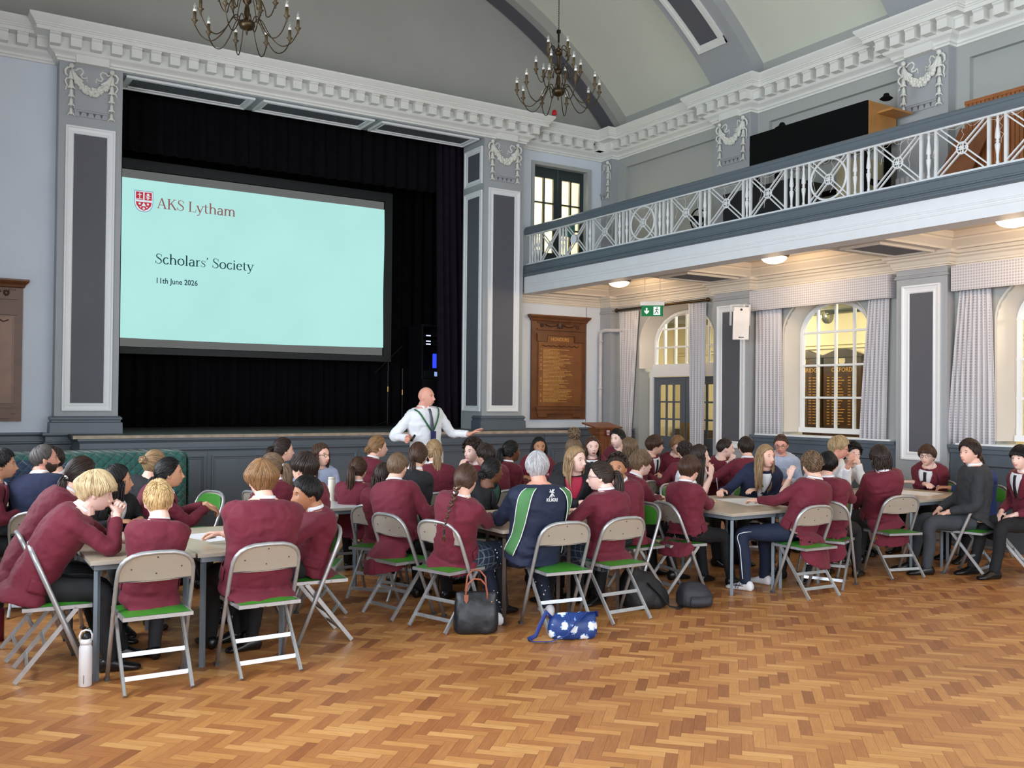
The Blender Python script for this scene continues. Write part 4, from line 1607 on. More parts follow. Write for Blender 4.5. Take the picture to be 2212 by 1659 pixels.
def hboard(x0, x1, label, title):
    t = empty('honours_board', label, 'honours board', ((x0 + x1) / 2, YA - 0.003, 1.36))
    w, h = (x1 - x0) / 2, 1.80
    b = MB()
    b.box(-w, -0.04, 0, w, 0, h)
    b.box(-w + 0.10, -0.075, 0.10, w - 0.06, -0.04, 0.17)
    b.box(-w + 0.08, -0.09, 0.17, w - 0.05, -0.04, 0.22)
    for x in (-w + 0.12, w - 0.30):
        b.box(x, -0.08, 0.04, x + 0.18, -0.04, 0.10)
    b.sweep([(-w - 0.0, 0.0), (-w, -0.04), (w, -0.04), (w, 0)], [(0, h - 0.09), (-0.02, h - 0.08), (-0.03, h - 0.05), (-0.06, h - 0.02), (-0.07, h), (-0.07, h + 0.02), (0.04, h + 0.02)])
    for x in (-w + 0.1, w - 0.27):
        b.box(x, -0.075, 1.36, x + 0.2, -0.04, 1.47)
    b.box(-w + 0.1, -0.06, 1.47, w - 0.06, -0.04, 1.50)
    b.box(-w + 0.1, -0.07, 1.56, w - 0.06, -0.04, 1.585)
    k = 0
    x = -w + 0.11
    while x < w - 0.08:
        b.box(x, -0.06, h - 0.125, x + 0.012, -0.04, h - 0.095)
        x += 0.024
    obj('case', b, OAK2, t)
    b = MB()
    b.box(-w + 0.14, -0.048, 0.24, w - 0.10, -0.041, 1.34)
    obj('panel', b, OAK, t)
    b = MB()
    for xx in (-w + 0.13, w - 0.11):
        b.box(xx, -0.058, 0.23, xx + 0.012, -0.04, 1.35)
    b.box(-w + 0.13, -0.058, 0.23, w - 0.10, -0.04, 0.242)
    b.box(-w + 0.13, -0.058, 1.338, w - 0.10, -0.04, 1.35)
    b.box(-w + 0.32, -0.058, 1.35, w - 0.28, -0.04, 1.455)
    obj('moulding', b, OAK, t)
    # carving in the frieze
    b = MB()
    for sg in (-1, 1):
        for q in range(7):
            a = q * 0.9
            b.ball((sg * (w - 0.2) + 0.025 * math.cos(a) + 0.01, -0.05, 1.645 + 0.03 * math.sin(a)), (0.016, 0.014, 0.016), 7, 5)
        b.tube([(sg * (0.06 + 0.26 * q / 8) + 0.01, -0.055, 1.66 - 0.035 * math.sin(PI * q / 8)) for q in range(9)], 0.01, 6)
    b.ball((0.01, -0.052, 1.65), (0.05, 0.022, 0.055), 12, 8)
    for q in range(8):
        a = 2 * PI * q / 8
        b.ball((0.01 + 0.07 * math.cos(a), -0.05, 1.65 + 0.05 * math.sin(a)), 0.017, 7, 5)
    b.tube([(-w + 0.2 + (2 * w - 0.36) * q / 24, -0.055, 1.285 + 0.014 * math.sin(q * 1.9)) for q in range(25)], 0.007, 5)
    obj('carving', b, CARV, t)
    text('title', title, 0.085, GOLD, (-0.19 if title == 'HONOURS' else -0.16, -0.06, 1.375), (1, 0, 0), (0, 0, 1), t, sx=0.92)
    rr = random.Random(int(x0 * 10))
    b = MB()
    for k in range(40):
        z = 1.22 - k * 0.0235
        if rr.random() < 0.4:
            b.box(-w + 0.17, -0.0505, z, -w + 0.205, -0.048, z + 0.007)
        x = -w + 0.235
        xe = x + rr.uniform(0.3, 0.62)
        while x < xe:
            l = rr.uniform(0.02, 0.07)
            b.box(x, -0.0505, z, x + l, -0.048, z + 0.007)
            x += l + 0.009
    o = obj('names', b, GOLD, t)
    o['kind'] = 'stuff'


hboard(8.99, 10.15, 'oak honours board headed HONOURS with rows of gilt names beside the stage', 'HONOURS')
hboard(-0.02, 1.14, 'oak honours board on the pale wall at the left edge of the photo', 'HONOURS')

# ---- things on the stage
t = empty('equipment_rack', 'black audio rack with lit displays and a taped paper at the right of the stage', 'equipment rack', (7.85, 15.25, 1.2))
b = MB()
b.box(-0.30, -0.28, 0, 0.30, 0.28, 0.85)
b.box(-0.30, -0.24, 0.85, -0.27, 0.28, 1.80)
b.box(0.27, -0.24, 0.85, 0.30, 0.28, 1.80)
b.box(-0.30, -0.24, 1.78, 0.30, 0.28, 1.82)
b.box(-0.30, 0.2, 0.85, 0.30, 0.28, 1.80)
obj('cabinet', b, mat('rack_black', (20, 20, 24), 0.4), t)
for k, z in enumerate((1.60, 1.50, 1.45)):
    u = obj('rack_unit', MB().box(-0.26, -0.25, z, 0.26, 0.1, z + 0.04), mat('rack_unit', (24, 26, 30), 0.35), t)
    for x in (-0.22, 0.02) if k != 1 else (-0.22,):
        obj('lit_display', MB().box(x, -0.253, z + 0.012, x + 0.09, -0.25, z + 0.03), emis('display_white', (190, 200, 255), 1.6), u)
u = obj('mixer', MB().box(-0.26, -0.27, 0.86, 0.26, 0.1, 1.0), mat('rack_unit', (24, 26, 30), 0.35), t)
obj('lit_display', MB().box(-0.06, -0.273, 0.90, 0.10, -0.27, 0.98), emis('display_blue', (120, 150, 200), 1.0), u)
b = MB()
for z in (1.08, 1.17, 1.26):
    b.box(-0.075, -0.255, z, -0.055, -0.25, z + 0.02)
    b.box(-0.03, -0.255, z, -0.015, -0.25, z + 0.02)
b.box(-0.08, -0.25, 1.05, -0.01, -0.24, 1.30)
obj('indicator_lights', b, emis('led_blue', (40, 60, 255), 1.2), t)
tag(obj('paper_sheet', MB().box(7.86, 14.975, 2.36, 8.06, 14.98, 2.66), mat('paper', (232, 232, 236), 0.7)), 'printed sheet taped to the audio rack on the stage', 'paper')
BM = mat('stand_black', (30, 30, 32), 0.35, metal=0.5)


def micstand(x, y, h, label, boom=None):
    t = empty('microphone_stand', label, 'microphone stand', (x, y, 1.2))
    obj('pole', MB().tube([(0, 0, 0.05), (0, 0, h)], 0.008, 8), BM, t)
    obj('clutch', MB().tube([(0, 0, h * 0.55), (0, 0, h * 0.55 + 0.09)], 0.012, 8), mat('brass', (190, 150, 80), 0.3, metal=0.9), t)
    for k in range(3):
        a = 0.5 + k * 2.094
        obj('leg', MB().tube([(0, 0, 0.1), (0.3 * math.cos(a), 0.3 * math.sin(a), 0.012)], 0.007, 6), BM, t)
    if boom:
        obj('boom_arm', MB().tube([boom[0], boom[1]], 0.006, 6), BM, t)


micstand(6.90, 15.0, 1.12, 'black boom microphone stand on the stage right of the screen', ((-0.25, 0, 0.93), (0.27, 0, 1.42)))
micstand(7.08, 14.8, 1.02, 'shorter black microphone stand behind the standing man')

# ---- lectern
LO = mat('lectern_oak', (126, 76, 44), 0.4, var=0.15, scale=6)
t = empty('lectern', 'oak lectern with a small shield standing beside the stage end', 'lectern', (9.60, 12.45, 0))
b = MB()
b.prism([(-0.20, 1.24), (0.20, 1.31), (0.20, 1.335), (-0.20, 1.265)], -0.27, 0.27, lambda u, v, x: (x, u, v))
obj('top', b, LO, t)
b = MB()
b.box(-0.11, -0.10, 0.1, 0.11, 0.12, 1.14)
b.box(-0.14, -0.13, 1.14, 0.14, 0.15, 1.20)
b.box(-0.16, -0.15, 1.20, 0.16, 0.17, 1.25)
for x in (-0.085, -0.02, 0.045):
    b.box(x, -0.115, 0.2, x + 0.03, -0.09, 1.08)
obj('column', b, LO, t)
obj('base', MB().box(-0.22, -0.20, 0, 0.22, 0.22, 0.10), LO, t)
b = MB()
b.prism([(-0.045, 1.23), (0.045, 1.23), (0.045, 1.15), (0, 1.10), (-0.045, 1.15)], -0.165, -0.15, lambda u, v, x: (u, x, v))
obj('shield', b, mat('shield_maroon', (120, 40, 50), 0.4), t)
b = MB()
b.box(-0.028, -0.168, 1.175, -0.006, -0.165, 1.215)
b.box(0.006, -0.168, 1.175, 0.028, -0.165, 1.215)
b.box(-0.02, -0.168, 1.135, 0.02, -0.165, 1.15)
b.box(-0.03, -0.167, 1.158, 0.03, -0.165, 1.162)
obj('shield_marks', b, mat('shield_white', (220, 216, 210), 0.5), t)

# ---- exit sign
t = empty('exit_sign', 'hanging green emergency exit sign with arrow and running figure', 'sign', (9.9, 11.56, 3.05))
RT = math.atan2(-(9.9), -(11.56)) + PI
t.rotation_euler = (0, 0, -0.70)
b = MB()
b.box(-0.17, -0.012, 0.0, 0.17, 0.012, 0.17)
obj('sign_plate', b, emis('exit_green', (22, 120, 70), 0.7), t)
obj('housing', MB().box(-0.19, -0.035, 0.17, 0.19, 0.035, 0.23), mat('exit_housing', (230, 228, 222), 0.4), t)
WH = emis('exit_white', (240, 250, 240), 0.8)
b = MB()
b.prism([(-0.10, 0.13), (-0.075, 0.13), (-0.075, 0.08), (-0.05, 0.095), (-0.05, 0.07), (-0.0875, 0.03), (-0.125, 0.07), (-0.125, 0.095), (-0.10, 0.08)], -0.016, -0.012, lambda u, v, x: (u, x, v))
obj('arrow', b, WH, t)
obj('doorway_symbol', MB().box(0.02, -0.016, 0.02, 0.125, -0.012, 0.15), WH, t)
b = MB()
b.tube([(0.075, -0.018, 0.13), (0.075, -0.014, 0.13)], 0.011, 10)
for p, q in (((0.075, 0.115), (0.065, 0.075)), ((0.075, 0.11), (0.10, 0.095)), ((0.072, 0.11), (0.045, 0.10)), ((0.065, 0.078), (0.09, 0.06)), ((0.09, 0.06), (0.092, 0.035)), ((0.065, 0.078), (0.05, 0.05)), ((0.05, 0.05), (0.03, 0.045))):
    b.bar((p[0], -0.018, p[1]), (q[0], -0.018, q[1]), 0.012, 0.003, up=(0, 1, 0))
obj('running_figure', b, mat('exit_figure', (16, 90, 52), 0.5), t)
b = MB()
for x in (-0.12, 0.12):
    b.tube([(x, 0, 0.23), (x, 0, 0.688)], 0.004, 6)
obj('hanging_rods', b, PW, t)

# ---- wall speaker
SPW = mat('speaker_white', (228, 224, 222), 0.5, bump=0.3, bscale=400)
t = empty('wall_speaker', 'white loudspeaker on a bracket on the pilaster between the doorway and the middle window', 'loudspeaker', (10.22, 9.98, 2.62))
t.rotation_euler = (0.12, 0, -0.62)
b = MB()
b.prism([(-0.115, -0.10), (0.115, -0.10), (0.085, 0.10), (-0.085, 0.10)], 0, 0.42, lambda u, v, z: (u, v, z))
b.prism([(-0.105, -0.095), (0.105, -0.095), (0.08, 0.09), (-0.08, 0.09)], 0.42, 0.47, lambda u, v, z: (u, v, z))
obj('cabinet', b, SPW, t)
obj('badge', MB().box(-0.035, -0.102, 0.03, 0.045, -0.10, 0.04).box(-0.02, -0.102, 0.022, -0.012, -0.10, 0.042), mat('badge_black', (30, 30, 30), 0.5), t)
obj('vent', MB().tube([(0, -0.098, 0.435), (0, -0.094, 0.435)], 0.018, 12, up=(0, 0, 1)), mat('badge_black', (30, 30, 30), 0.5), t)
b = MB()
b.bar((-0.135, -0.0, 0.2), (-0.135, 0.0, 0.50), 0.008, 0.03)
b.bar((0.135, -0.0, 0.2), (0.135, 0.0, 0.50), 0.008, 0.03)
b.bar((-0.139, 0, 0.50), (0.139, 0, 0.50), 0.03, 0.008)
b.bar((0, 0, 0.50), (0.10, 0.16, 0.52), 0.05, 0.012)
obj('bracket', b, PW, t)

# ---- red alarm beacon on the cornice
b = MB()
b.lathe([(0.045, 0), (0.045, 0.02), (0.04, 0.03), (0.038, 0.06), (0.02, 0.085), (0.001, 0.09)], (9.0, 13.05, 6.49), 14)
tag(obj('alarm_beacon', b, mat('alarm_red', (200, 20, 26), 0.3), smooth=True), 'small red alarm beacon on top of the cornice at the right end of the stage', 'beacon')

# ---- chandeliers
CB = mat('chandelier_bronze', (70, 56, 38), 0.35, metal=0.75, var=0.15)
CS = mat('candle_sleeve_bronze', (88, 74, 50), 0.5, metal=0.3)
BASEW = mat('bulb_collar', (236, 234, 226), 0.4)
BULB = mat('bulb_glass', (214, 216, 210), 0.08, trans=0.75)


def arm_mesh(R, r0, zb, dip):
    b = MB()
    pts = []
    P4 = [(r0, zb), (r0 + 0.03, zb + 0.05), (r0 + 0.08, zb + 0.03), (r0 + 0.10 + 0.12 * R, zb - dip * 0.55), (R * 0.62 + 0.02, zb - dip), (R * 0.85, zb - dip * 0.85), (R - 0.01, zb - dip * 0.35), (R, zb - 0.01)]
    for i in range(len(P4) - 1):
        p0, p1, p2, p3 = P4[max(i - 1, 0)], P4[i], P4[i + 1], P4[min(i + 2, len(P4) - 1)]
        for q in range(4):
            t = q / 4
            pts.append(tuple(0.5 * (2 * p1[k] + (p2[k] - p0[k]) * t + (2 * p0[k] - 5 * p1[k] + 4 * p2[k] - p3[k]) * t * t + (-p0[k] + 3 * p1[k] - 3 * p2[k] + p3[k]) * t ** 3) for k in (0, 1)))
    pts.append(P4[-1])
    b.tube([(x, 0, z) for x, z in pts], 0.0055, 6)
    return b.mesh('arm', CB, True)


def chandelier(loc, label, seed):
    t = empty('chandelier', label, 'chandelier', loc, group='candle chandeliers')
    pr = [(0.003, -0.10), (0.012, -0.075), (0.008, -0.06), (0.03, -0.045), (0.065, -0.03), (0.082, 0.0), (0.078, 0.03), (0.05, 0.05), (0.03, 0.06), (0.022, 0.08), (0.03, 0.11), (0.026, 0.17), (0.016, 0.20), (0.022, 0.215), (0.042, 0.235), (0.045, 0.26), (0.03, 0.285), (0.014, 0.30), (0.02, 0.33), (0.016, 0.42), (0.024, 0.44), (0.045, 0.455), (0.05, 0.475), (0.025, 0.495), (0.012, 0.505), (0.03, 0.515), (0.03, 0.525), (0.012, 0.535), (0.012, 0.56), (0.004, 0.585)]
    obj('stem', MB().lathe(pr, (0, 0, 0), 20), CB, t, smooth=True)
    b = MB()
    z = 0.585
    b.tube([(0.0, 0.012 * math.cos(a * PI / 4), z + 0.012 + 0.014 * math.sin(a * PI / 4)) for a in range(8)], 0.003, 5, closed=True)
    b.tube([(0, 0, z + 0.02), (0, 0, z + 0.13)], 0.012, 8)
    b.box(-0.018, -0.018, z + 0.13, 0.018, 0.018, z + 0.17)
    z += 0.17
    k = 0
    while z < 3.75:
        pts = []
        for a in range(10):
            u, v = 0.008 * math.cos(2 * PI * a / 10), 0.019 * math.sin(2 * PI * a / 10)
            pts.append((u, 0, z + 0.016 + v) if k % 2 else (0, u, z + 0.016 + v))
        b.tube(pts, 0.0028, 4, closed=True)
        z += 0.028
        k += 1
    obj('chain', b, mat('chain_black', (26, 24, 22), 0.4, metal=0.6), t)
    tiers = ((0.50, 0.07, 0.02, 0.20, 10, -0.02), (0.275, 0.04, 0.27, 0.16, 6, 0.19), (0.165, 0.045, 0.49, 0.09, 4, 0.50))
    for ti, (R, r0, zb, dip, n, zc) in enumerate(tiers):
        am = arm_mesh(R, r0, zb, dip)
        for k in range(n):
            a = 2 * PI * (k + 0.5 * ti) / n + seed
            ar = bpy.data.objects.new('arm', am)
            C.objects.link(ar)
            ar.parent = t
            ar.rotation_euler = (0, 0, a)
            cd = bpy.data.objects.new('candle', CANDLE)
            C.objects.link(cd)
            cd.parent = ar
            cd.location = (R, 0, zb - 0.01)
            for mm, nm in ((COLLAR, 'bulb_collar'), (BULBM, 'bulb')):
                if nm == 'bulb_collar':
                    pass
                o = bpy.data.objects.new(nm, mm)
                C.objects.link(o)
                o.parent = ar
                o.location = (R, 0, zb - 0.01)


CANDLE = MB().lathe([(0.006, -0.055), (0.010, -0.045), (0.006, -0.038), (0.018, -0.015), (0.014, -0.006), (0.030, 0.0), (0.032, 0.006), (0.014, 0.012), (0.0155, 0.014), (0.0155, 0.088), (0.003, 0.089)], (0, 0, 0), 12).mesh('candle', CS, True)
COLLAR = MB().lathe([(0.010, 0.086), (0.0165, 0.088), (0.0165, 0.115), (0.010, 0.118)], (0, 0, 0), 10).mesh('bulb_collar', BASEW, True)
BULBM = MB().lathe([(0.011, 0.116), (0.0165, 0.13), (0.017, 0.14), (0.011, 0.16), (0.004, 0.172), (0.001, 0.176)], (0, 0, 0), 10).mesh('bulb', BULB, True)
chandelier((2.743, 9.411, 5.42), 'bronze candle chandelier cut off by the top of the photo above the screen', 0.25)
chandelier((6.508, 9.36, 5.42), 'bronze three-tier candle chandelier hanging on a chain in front of the vault arch', 0.12)

# ---- things stored on the gallery
t = empty('speaker_case', 'long black fronted case with an oak side standing high on the gallery', 'case', (10.1, 8.5, 3.92))
b = MB()
obj('black_front', MB().box(-0.28, -1.02, 1.08, -0.26, 0.92, 1.50), mat('case_black', (12, 12, 13), 0.8, spec=0.1), t)
obj('oak_carcass', MB().box(-0.26, -1.02, 1.08, 0.28, 0.92, 1.50), mat('case_oak', (176, 124, 66), 0.5, var=0.1), t)
obj('shelf_board', MB().box(-0.1, -1.25, 1.36, 0.28, 1.1, 1.385), mat('case_oak', (176, 124, 66), 0.5, var=0.1), t)
b = MB()
b.box(-0.03, -0.95, 0.5, 0.03, 0.85, 0.56)
for y in (-0.95, 0.85):
    b.box(-0.24, y - 0.02, 0.5, 0.24, y + 0.02, 0.56)
    b.box(-0.24, y - 0.03, 0, -0.18, y + 0.03, 1.08)
    b.box(0.18, y - 0.03, 0, 0.24, y + 0.03, 1.08)
obj('stand', b, mat('case_black', (12, 12, 13), 0.8, spec=0.1), t)
b = MB()
b.lathe([(0.06, 0), (0.10, 0.02), (0.05, 0.05), (0.03, 0.09), (0.001, 0.10)], (9.95, 8.95, 5.425), 14)
tag(obj('stage_light', b, mat('case_black', (12, 12, 13), 0.8, spec=0.1)), 'small black lamp lying on the long black case on the gallery', 'lamp')
b = MB()
b.lathe([(0.05, 0), (0.08, 0.02), (0.04, 0.05), (0.03, 0.08), (0.001, 0.09)], (10.02, 7.36, 5.42), 14)
tag(obj('stage_light', b, mat('case_black', (12, 12, 13), 0.8, spec=0.1)), 'small black lamp at the oak end of the long case on the gallery', 'lamp')
PW2 = mat('wood_panel_slats', (150, 92, 50), 0.45, var=0.15, scale=8)
t = empty('wood_screen', 'tall slatted wooden screen leaning on the gallery wall at the right edge', 'screen', (10.3, 5.6, 3.92))
obj('board', MB().box(0.0, -1.2, 0, 0.03, 0.9, 1.28), PW2, t)
b = MB()
for k in range(42):
    b.box(-0.012, -1.19 + k * 0.05, 0.02, 0, -1.155 + k * 0.05, 1.26)
o = obj('slats', b, PW2, t)
obj('top_rail', MB().box(-0.02, -1.2, 1.26, 0.03, 0.9, 1.30), PW2, t)
tag(obj('plank', MB().bar((9.95, 6.62, 3.92), (10.25, 6.35, 4.85), 0.35, 0.02, up=(1, 0, 0.3)), mat('plank_brown', (128, 78, 46), 0.5, var=0.15)), 'brown wooden board leaning beside the slatted screen on the gallery', 'board')
b = MB()
b.tube([(10.2, 10.85 + 0.16 * math.cos(2 * PI * k / 20), 4.52 + 0.16 * math.sin(2 * PI * k / 20)) for k in range(20)], 0.012, 6, closed=True)
b.tube([(10.12, 10.85, 4.52), (10.28, 10.85, 4.52)], 0.05, 10)
b.tube([(10.2, 10.85, 3.93), (10.2, 10.85, 4.5)], 0.015, 8)
b.lathe([(0.14, 3.9), (0.14, 3.93), (0.02, 3.95)], (10.2, 10.85, 0), 16)
tag(obj('standing_fan', b, mat('case_black', (12, 12, 13), 0.8, spec=0.1)), 'black fan standing on the gallery behind the balustrade', 'fan')
tag(obj('filing_cabinet', MB().box(9.9, 7.6, 3.92, 10.4, 8.0, 4.75), mat('cab_beige', (170, 160, 130), 0.5)), 'beige cupboard on the gallery behind the crossed bars', 'cupboard')
tag(obj('storage_box', MB().box(9.2, 8.1, 3.92, 9.75, 9.3, 4.5), mat('trunk_black', (22, 24, 28), 0.5)), 'black trunk on the gallery below the long case', 'box')
t = empty('radiator', 'white column radiator on the gallery wall behind the second ringed panel', 'radiator', (10.55, 7.3, 3.95))
for k in range(8):
    obj('column', MB().box(-0.06, -0.3 + k * 0.075, 0.05, 0.06, -0.26 + k * 0.075, 0.6), PW, t)
tag(obj('blue_case', MB().ball((9.5, 9.75, 4.06), (0.16, 0.3, 0.14), 16, 10), mat('case_navy', (24, 32, 60), 0.5), smooth=True), 'rounded navy case on the gallery floor', 'case')

# ---- covered long table beside the stage
def quilt(name, col):
    if name in MATS:
        return MATS[name]
    M_ = mat(name, col, 0.7, var=0.12, scale=5, sheen=0.3)
    nt = M_.node_tree
    N, L = nt.nodes, nt.links
    tc = N.new('ShaderNodeTexCoord')
    mp = N.new('ShaderNodeMapping')
    mp.inputs['Rotation'].default_value = (0, 0.7854, 0)
    mp.inputs['Scale'].default_value = (13, 13, 13)
    L.new(tc.outputs['Object'], mp.inputs[0])
    sp = N.new('ShaderNodeSeparateXYZ')
    L.new(mp.outputs[0], sp.inputs[0])
    hs = []
    for k in (0, 2):
        a = N.new('ShaderNodeMath')
        a.operation = 'PINGPONG'
        a.inputs[1].default_value = 0.5
        L.new(sp.outputs[k], a.inputs[0])
        p = N.new('ShaderNodeMath')
        p.operation = 'POWER'
        p.inputs[1].default_value = 0.35
        L.new(a.outputs[0], p.inputs[0])
        hs.append(p.outputs[0])
    mn = N.new('ShaderNodeMath')
    mn.operation = 'MINIMUM'
    L.new(hs[0], mn.inputs[0])
    L.new(hs[1], mn.inputs[1])
    bp = N.new('ShaderNodeBump')
    bp.inputs['Strength'].default_value = 1.0
    bp.inputs['Distance'].default_value = 0.03
    L.new(mn.outputs[0], bp.inputs['Height'])
    L.new(bp.outputs[0], N['Principled BSDF'].inputs['Normal'])
    return M_


QG = quilt('quilt_green', (18, 82, 74))
QB = quilt('quilt_blue', (14, 44, 72))
t = empty('grand_piano', 'long low piece of furniture beside the stage hidden under quilted covers', 'furniture', (1.1, 11.35, 0))
obj('case', MB().box(-1.5, -0.42, 0.55, 1.42, 0.42, 1.02), mat('piano_black', (14, 14, 16), 0.2), t)
for x, y in ((-1.4, -0.35), (1.3, -0.35), (-1.4, 0.35), (1.3, 0.35)):
    obj('leg', MB().box(x, y, 0, x + 0.08, y + 0.08, 0.56), mat('piano_black', (14, 14, 16), 0.2), t)


def cover(x0, x1, y0, y1, zt, zb, seed, top=True):
    rr = random.Random(seed)
    b = MB()
    n = 40
    rows = []
    for i in range(n + 1):
        x = x0 + (x1 - x0) * i / n
        w = 0.018 * math.sin(i * 0.9 + seed) + 0.01 * math.sin(i * 2.3)
        r = [(x, y1 + 0.02, zb), (x, y1 + 0.01, zt - 0.05), (x, y1 - 0.03, zt), (x, (y0 + y1) / 2, zt + 0.008 * math.sin(i * 0.5)), (x, y0 + 0.03, zt + 0.003 * math.sin(i)), (x, y0 - 0.01, zt - 0.05), (x, y0 - 0.02 - w * 0.5, (zt + zb) / 2), (x, y0 - 0.02 - w, zb + 0.03 * math.sin(i * 0.21 + seed))]
        rows.append(r)
    b.grid(rows)
    # right end flap
    e = []
    for j in range(6):
        u = j / 5
        e.append([(x1, y0 + (y1 - y0) * u, zt), (x1 + 0.03, y0 + (y1 - y0) * u, zt - 0.07), (x1 + 0.035 + 0.01 * math.sin(j * 2), y0 + (y1 - y0) * u, zb)])
    b.grid(e)
    return b


tag(solid(obj('quilted_cover', cover(-0.45, 2.56, 10.9, 11.8, 1.07, 0.30, 2), QG, smooth=True, fix=False), 0.012), 'green quilted cover over the long furniture beside the stage', 'cover')
tag(solid(obj('quilted_cover', MB().grid([[(-0.45 + 1.9 * i / 30, 10.85 - 0.01 * math.sin(i * 1.3) - 0.012 * j, 1.03 - 0.14 * j - (0.0 if i < 24 else 0.01 * (i - 24))) for j in range(6)] for i in range(31)]), QB, smooth=True, fix=False), 0.01), 'dark blue quilted cover hanging over the front of the green one', 'cover')

# ---- folding chair prototype (sitter faces +y)
ALU = mat('chair_metal', (176, 178, 180), 0.32, metal=0.55, var=0.08, scale=20)
BEIGE = mat('chair_back_panel', (178, 170, 158), 0.4, var=0.05, metal=0.1)
GREEN = mat('chair_green_vinyl', (58, 128, 40), 0.38, var=0.06)
RUB = mat('rubber_foot', (70, 70, 72), 0.7)


def yz(z):
    return 0.20 - 0.33 * z / 0.80


pts = [(-0.215, yz(0.01), 0.01), (-0.215, yz(0.3), 0.3), (-0.215, yz(0.5), 0.5), (-0.214, yz(0.62), 0.62)]
for k in range(1, 12):
    a = PI - PI * k / 12
    c, s_ = math.cos(a), math.sin(a)
    x = 0.214 * (abs(c) ** 0.62) * (1 if c > 0 else -1)
    z = 0.63 + 0.165 * (s_ ** 0.72)
    pts.append((x, yz(z), z))
pts += [(0.214, yz(0.62), 0.62), (0.215, yz(0.5), 0.5), (0.215, yz(0.3), 0.3), (0.215, yz(0.01), 0.01)]
MFR = MB().tube(pts, 0.0125, 8, flat=1.25, up=(0, 1, 0)).mesh('frame', ALU, True)
RLEG = {}
for s_ in (-1, 1):
    RLEG[s_] = MB().bar((s_ * 0.188, 0.13, 0.42), (s_ * 0.188, -0.20, 0.008), 0.014, 0.026, up=(0, 1, 0)).bar((s_ * 0.179, 0.13, 0.42), (s_ * 0.179, -0.20, 0.008), 0.006, 0.012, up=(0, 1, 0)).mesh('rear_leg', ALU)


def ry(z):
    return -0.20 + 0.33 * z / 0.42


bb = MB()
for z in (0.085, 0.20):
    bb.bar((-0.188, ry(z), z), (0.188, ry(z), z), 0.008, 0.026, up=(0, 0.3, 1))
XBAR = [MB().bar((-0.188, ry(z), z), (0.188, ry(z), z), 0.008, 0.026, up=(0, 0.3, 1)).bar((-0.188, ry(z) - 0.006, z), (0.188, ry(z) - 0.006, z), 0.004, 0.008, up=(0, 0.3, 1)).mesh('crossbar', ALU) for z in (0.085, 0.20)]
b = MB()
b.box(-0.195, -0.165, 0.418, 0.195, 0.215, 0.44)
b.bar((-0.205, -0.05, 0.43), (0.205, -0.05, 0.43), 0.012, 0.012)
SEATM = b.mesh('seat', ALU)
rows = []
for j in range(9):
    v = j / 8
    rows.append([(-0.182 + 0.364 * i / 8, -0.155 + 0.36 * v, 0.441 + 0.016 * (1 - abs(2 * i / 8 - 1) ** 4) * (1 - abs(2 * v - 1) ** 4)) for i in range(9)])
PADM = MB().grid(rows).mesh('seat_pad', GREEN, True)


def backsheet(off, z0, thick, mats, nm, inner=0.0):
    b = MB()
    rows = []
    for i in range(17):
        a = PI - PI * i / 16
        c, s__ = math.cos(a), math.sin(a)
        x = (0.205 - inner) * (abs(c) ** 0.62) * (1 if c > 0 else -1)
        zt = 0.63 + (0.158 - inner) * (max(s__, 0) ** 0.72)
        zt = max(zt, z0 + 0.012)
        bow = off
        rows.append([(x, yz(z0 + (zt - z0) * q / 4) + bow * (1 + (0.7 * math.sin(PI * q / 4) * (1 - (x / 0.21) ** 2) if inner else 0)), z0 + (zt - z0) * q / 4 - (0.012 * (1 - (x / 0.21) ** 2) if q == 0 else 0)) for q in range(5)])
    b.grid(rows)
    return b.mesh(nm, mats, True)


BACKM = backsheet(-0.006, 0.628, 0, BEIGE, 'back_panel')
BPADM = backsheet(0.012, 0.632, 0, GREEN, 'back_pad', inner=0.012)
b = MB()
for x, z in ((-0.14, 0.70), (0.14, 0.70), (0, 0.765), (0, 0.665)):
    b.ball((x, yz(z) - 0.008, z), 0.005, 6, 4)
b.bar((-0.2, yz(0.628) - 0.006, 0.626), (0.2, yz(0.628) - 0.006, 0.626), 0.005, 0.006)
RIVM = b.mesh('rivets', RUB)
FOOT = {}
for nm, (x, y) in {'a': (-0.215, 0.20), 'b': (0.215, 0.20), 'c': (-0.188, -0.203), 'd': (0.188, -0.203)}.items():
    FOOT[nm] = MB().box(x - 0.013, y - 0.02, 0.0, x + 0.013, y + 0.02, 0.018).mesh('rubber_foot', RUB)


def mk(me, nm, parent):
    o = bpy.data.objects.new(nm, me)
    C.objects.link(o)
    o.parent = parent
    return o


chair0 = empty('folding_chair', 'folding chair', 'chair')
for me, nm in ((MFR, 'frame'), (RLEG[-1], 'rear_leg'), (RLEG[1], 'rear_leg'), (XBAR[0], 'crossbar'), (XBAR[1], 'crossbar'), (SEATM, 'seat'), (BACKM, 'back_panel'), (BPADM, 'back_pad')):
    o = mk(me, nm, chair0)
    if nm == 'seat':
        mk(PADM, 'seat_pad', o)['label'] = 'green vinyl seat pad'
    if nm == 'back_panel':
        mk(RIVM, 'rivets', o)
    if nm == 'frame':
        mk(FOOT['a'], 'rubber_foot', o)
        mk(FOOT['b'], 'rubber_foot', o)
    if nm == 'back_pad':
        o['label'] = 'green vinyl back pad'
first_chair = [True]
CHAIRS = 'folding chairs around the tables'


def chair(x, y, deg, label, group=CHAIRS):
    """deg: direction the sitter faces, measured from +x"""
    rz = deg * D2R - PI / 2
    if first_chair[0]:
        first_chair[0] = False
        chair0.location = (x, y, 0)
        chair0.rotation_euler = (0, 0, rz)
        tag(chair0, label, 'chair', group)
        return chair0
    return dup(chair0, (x, y, 0), rz, label, group)


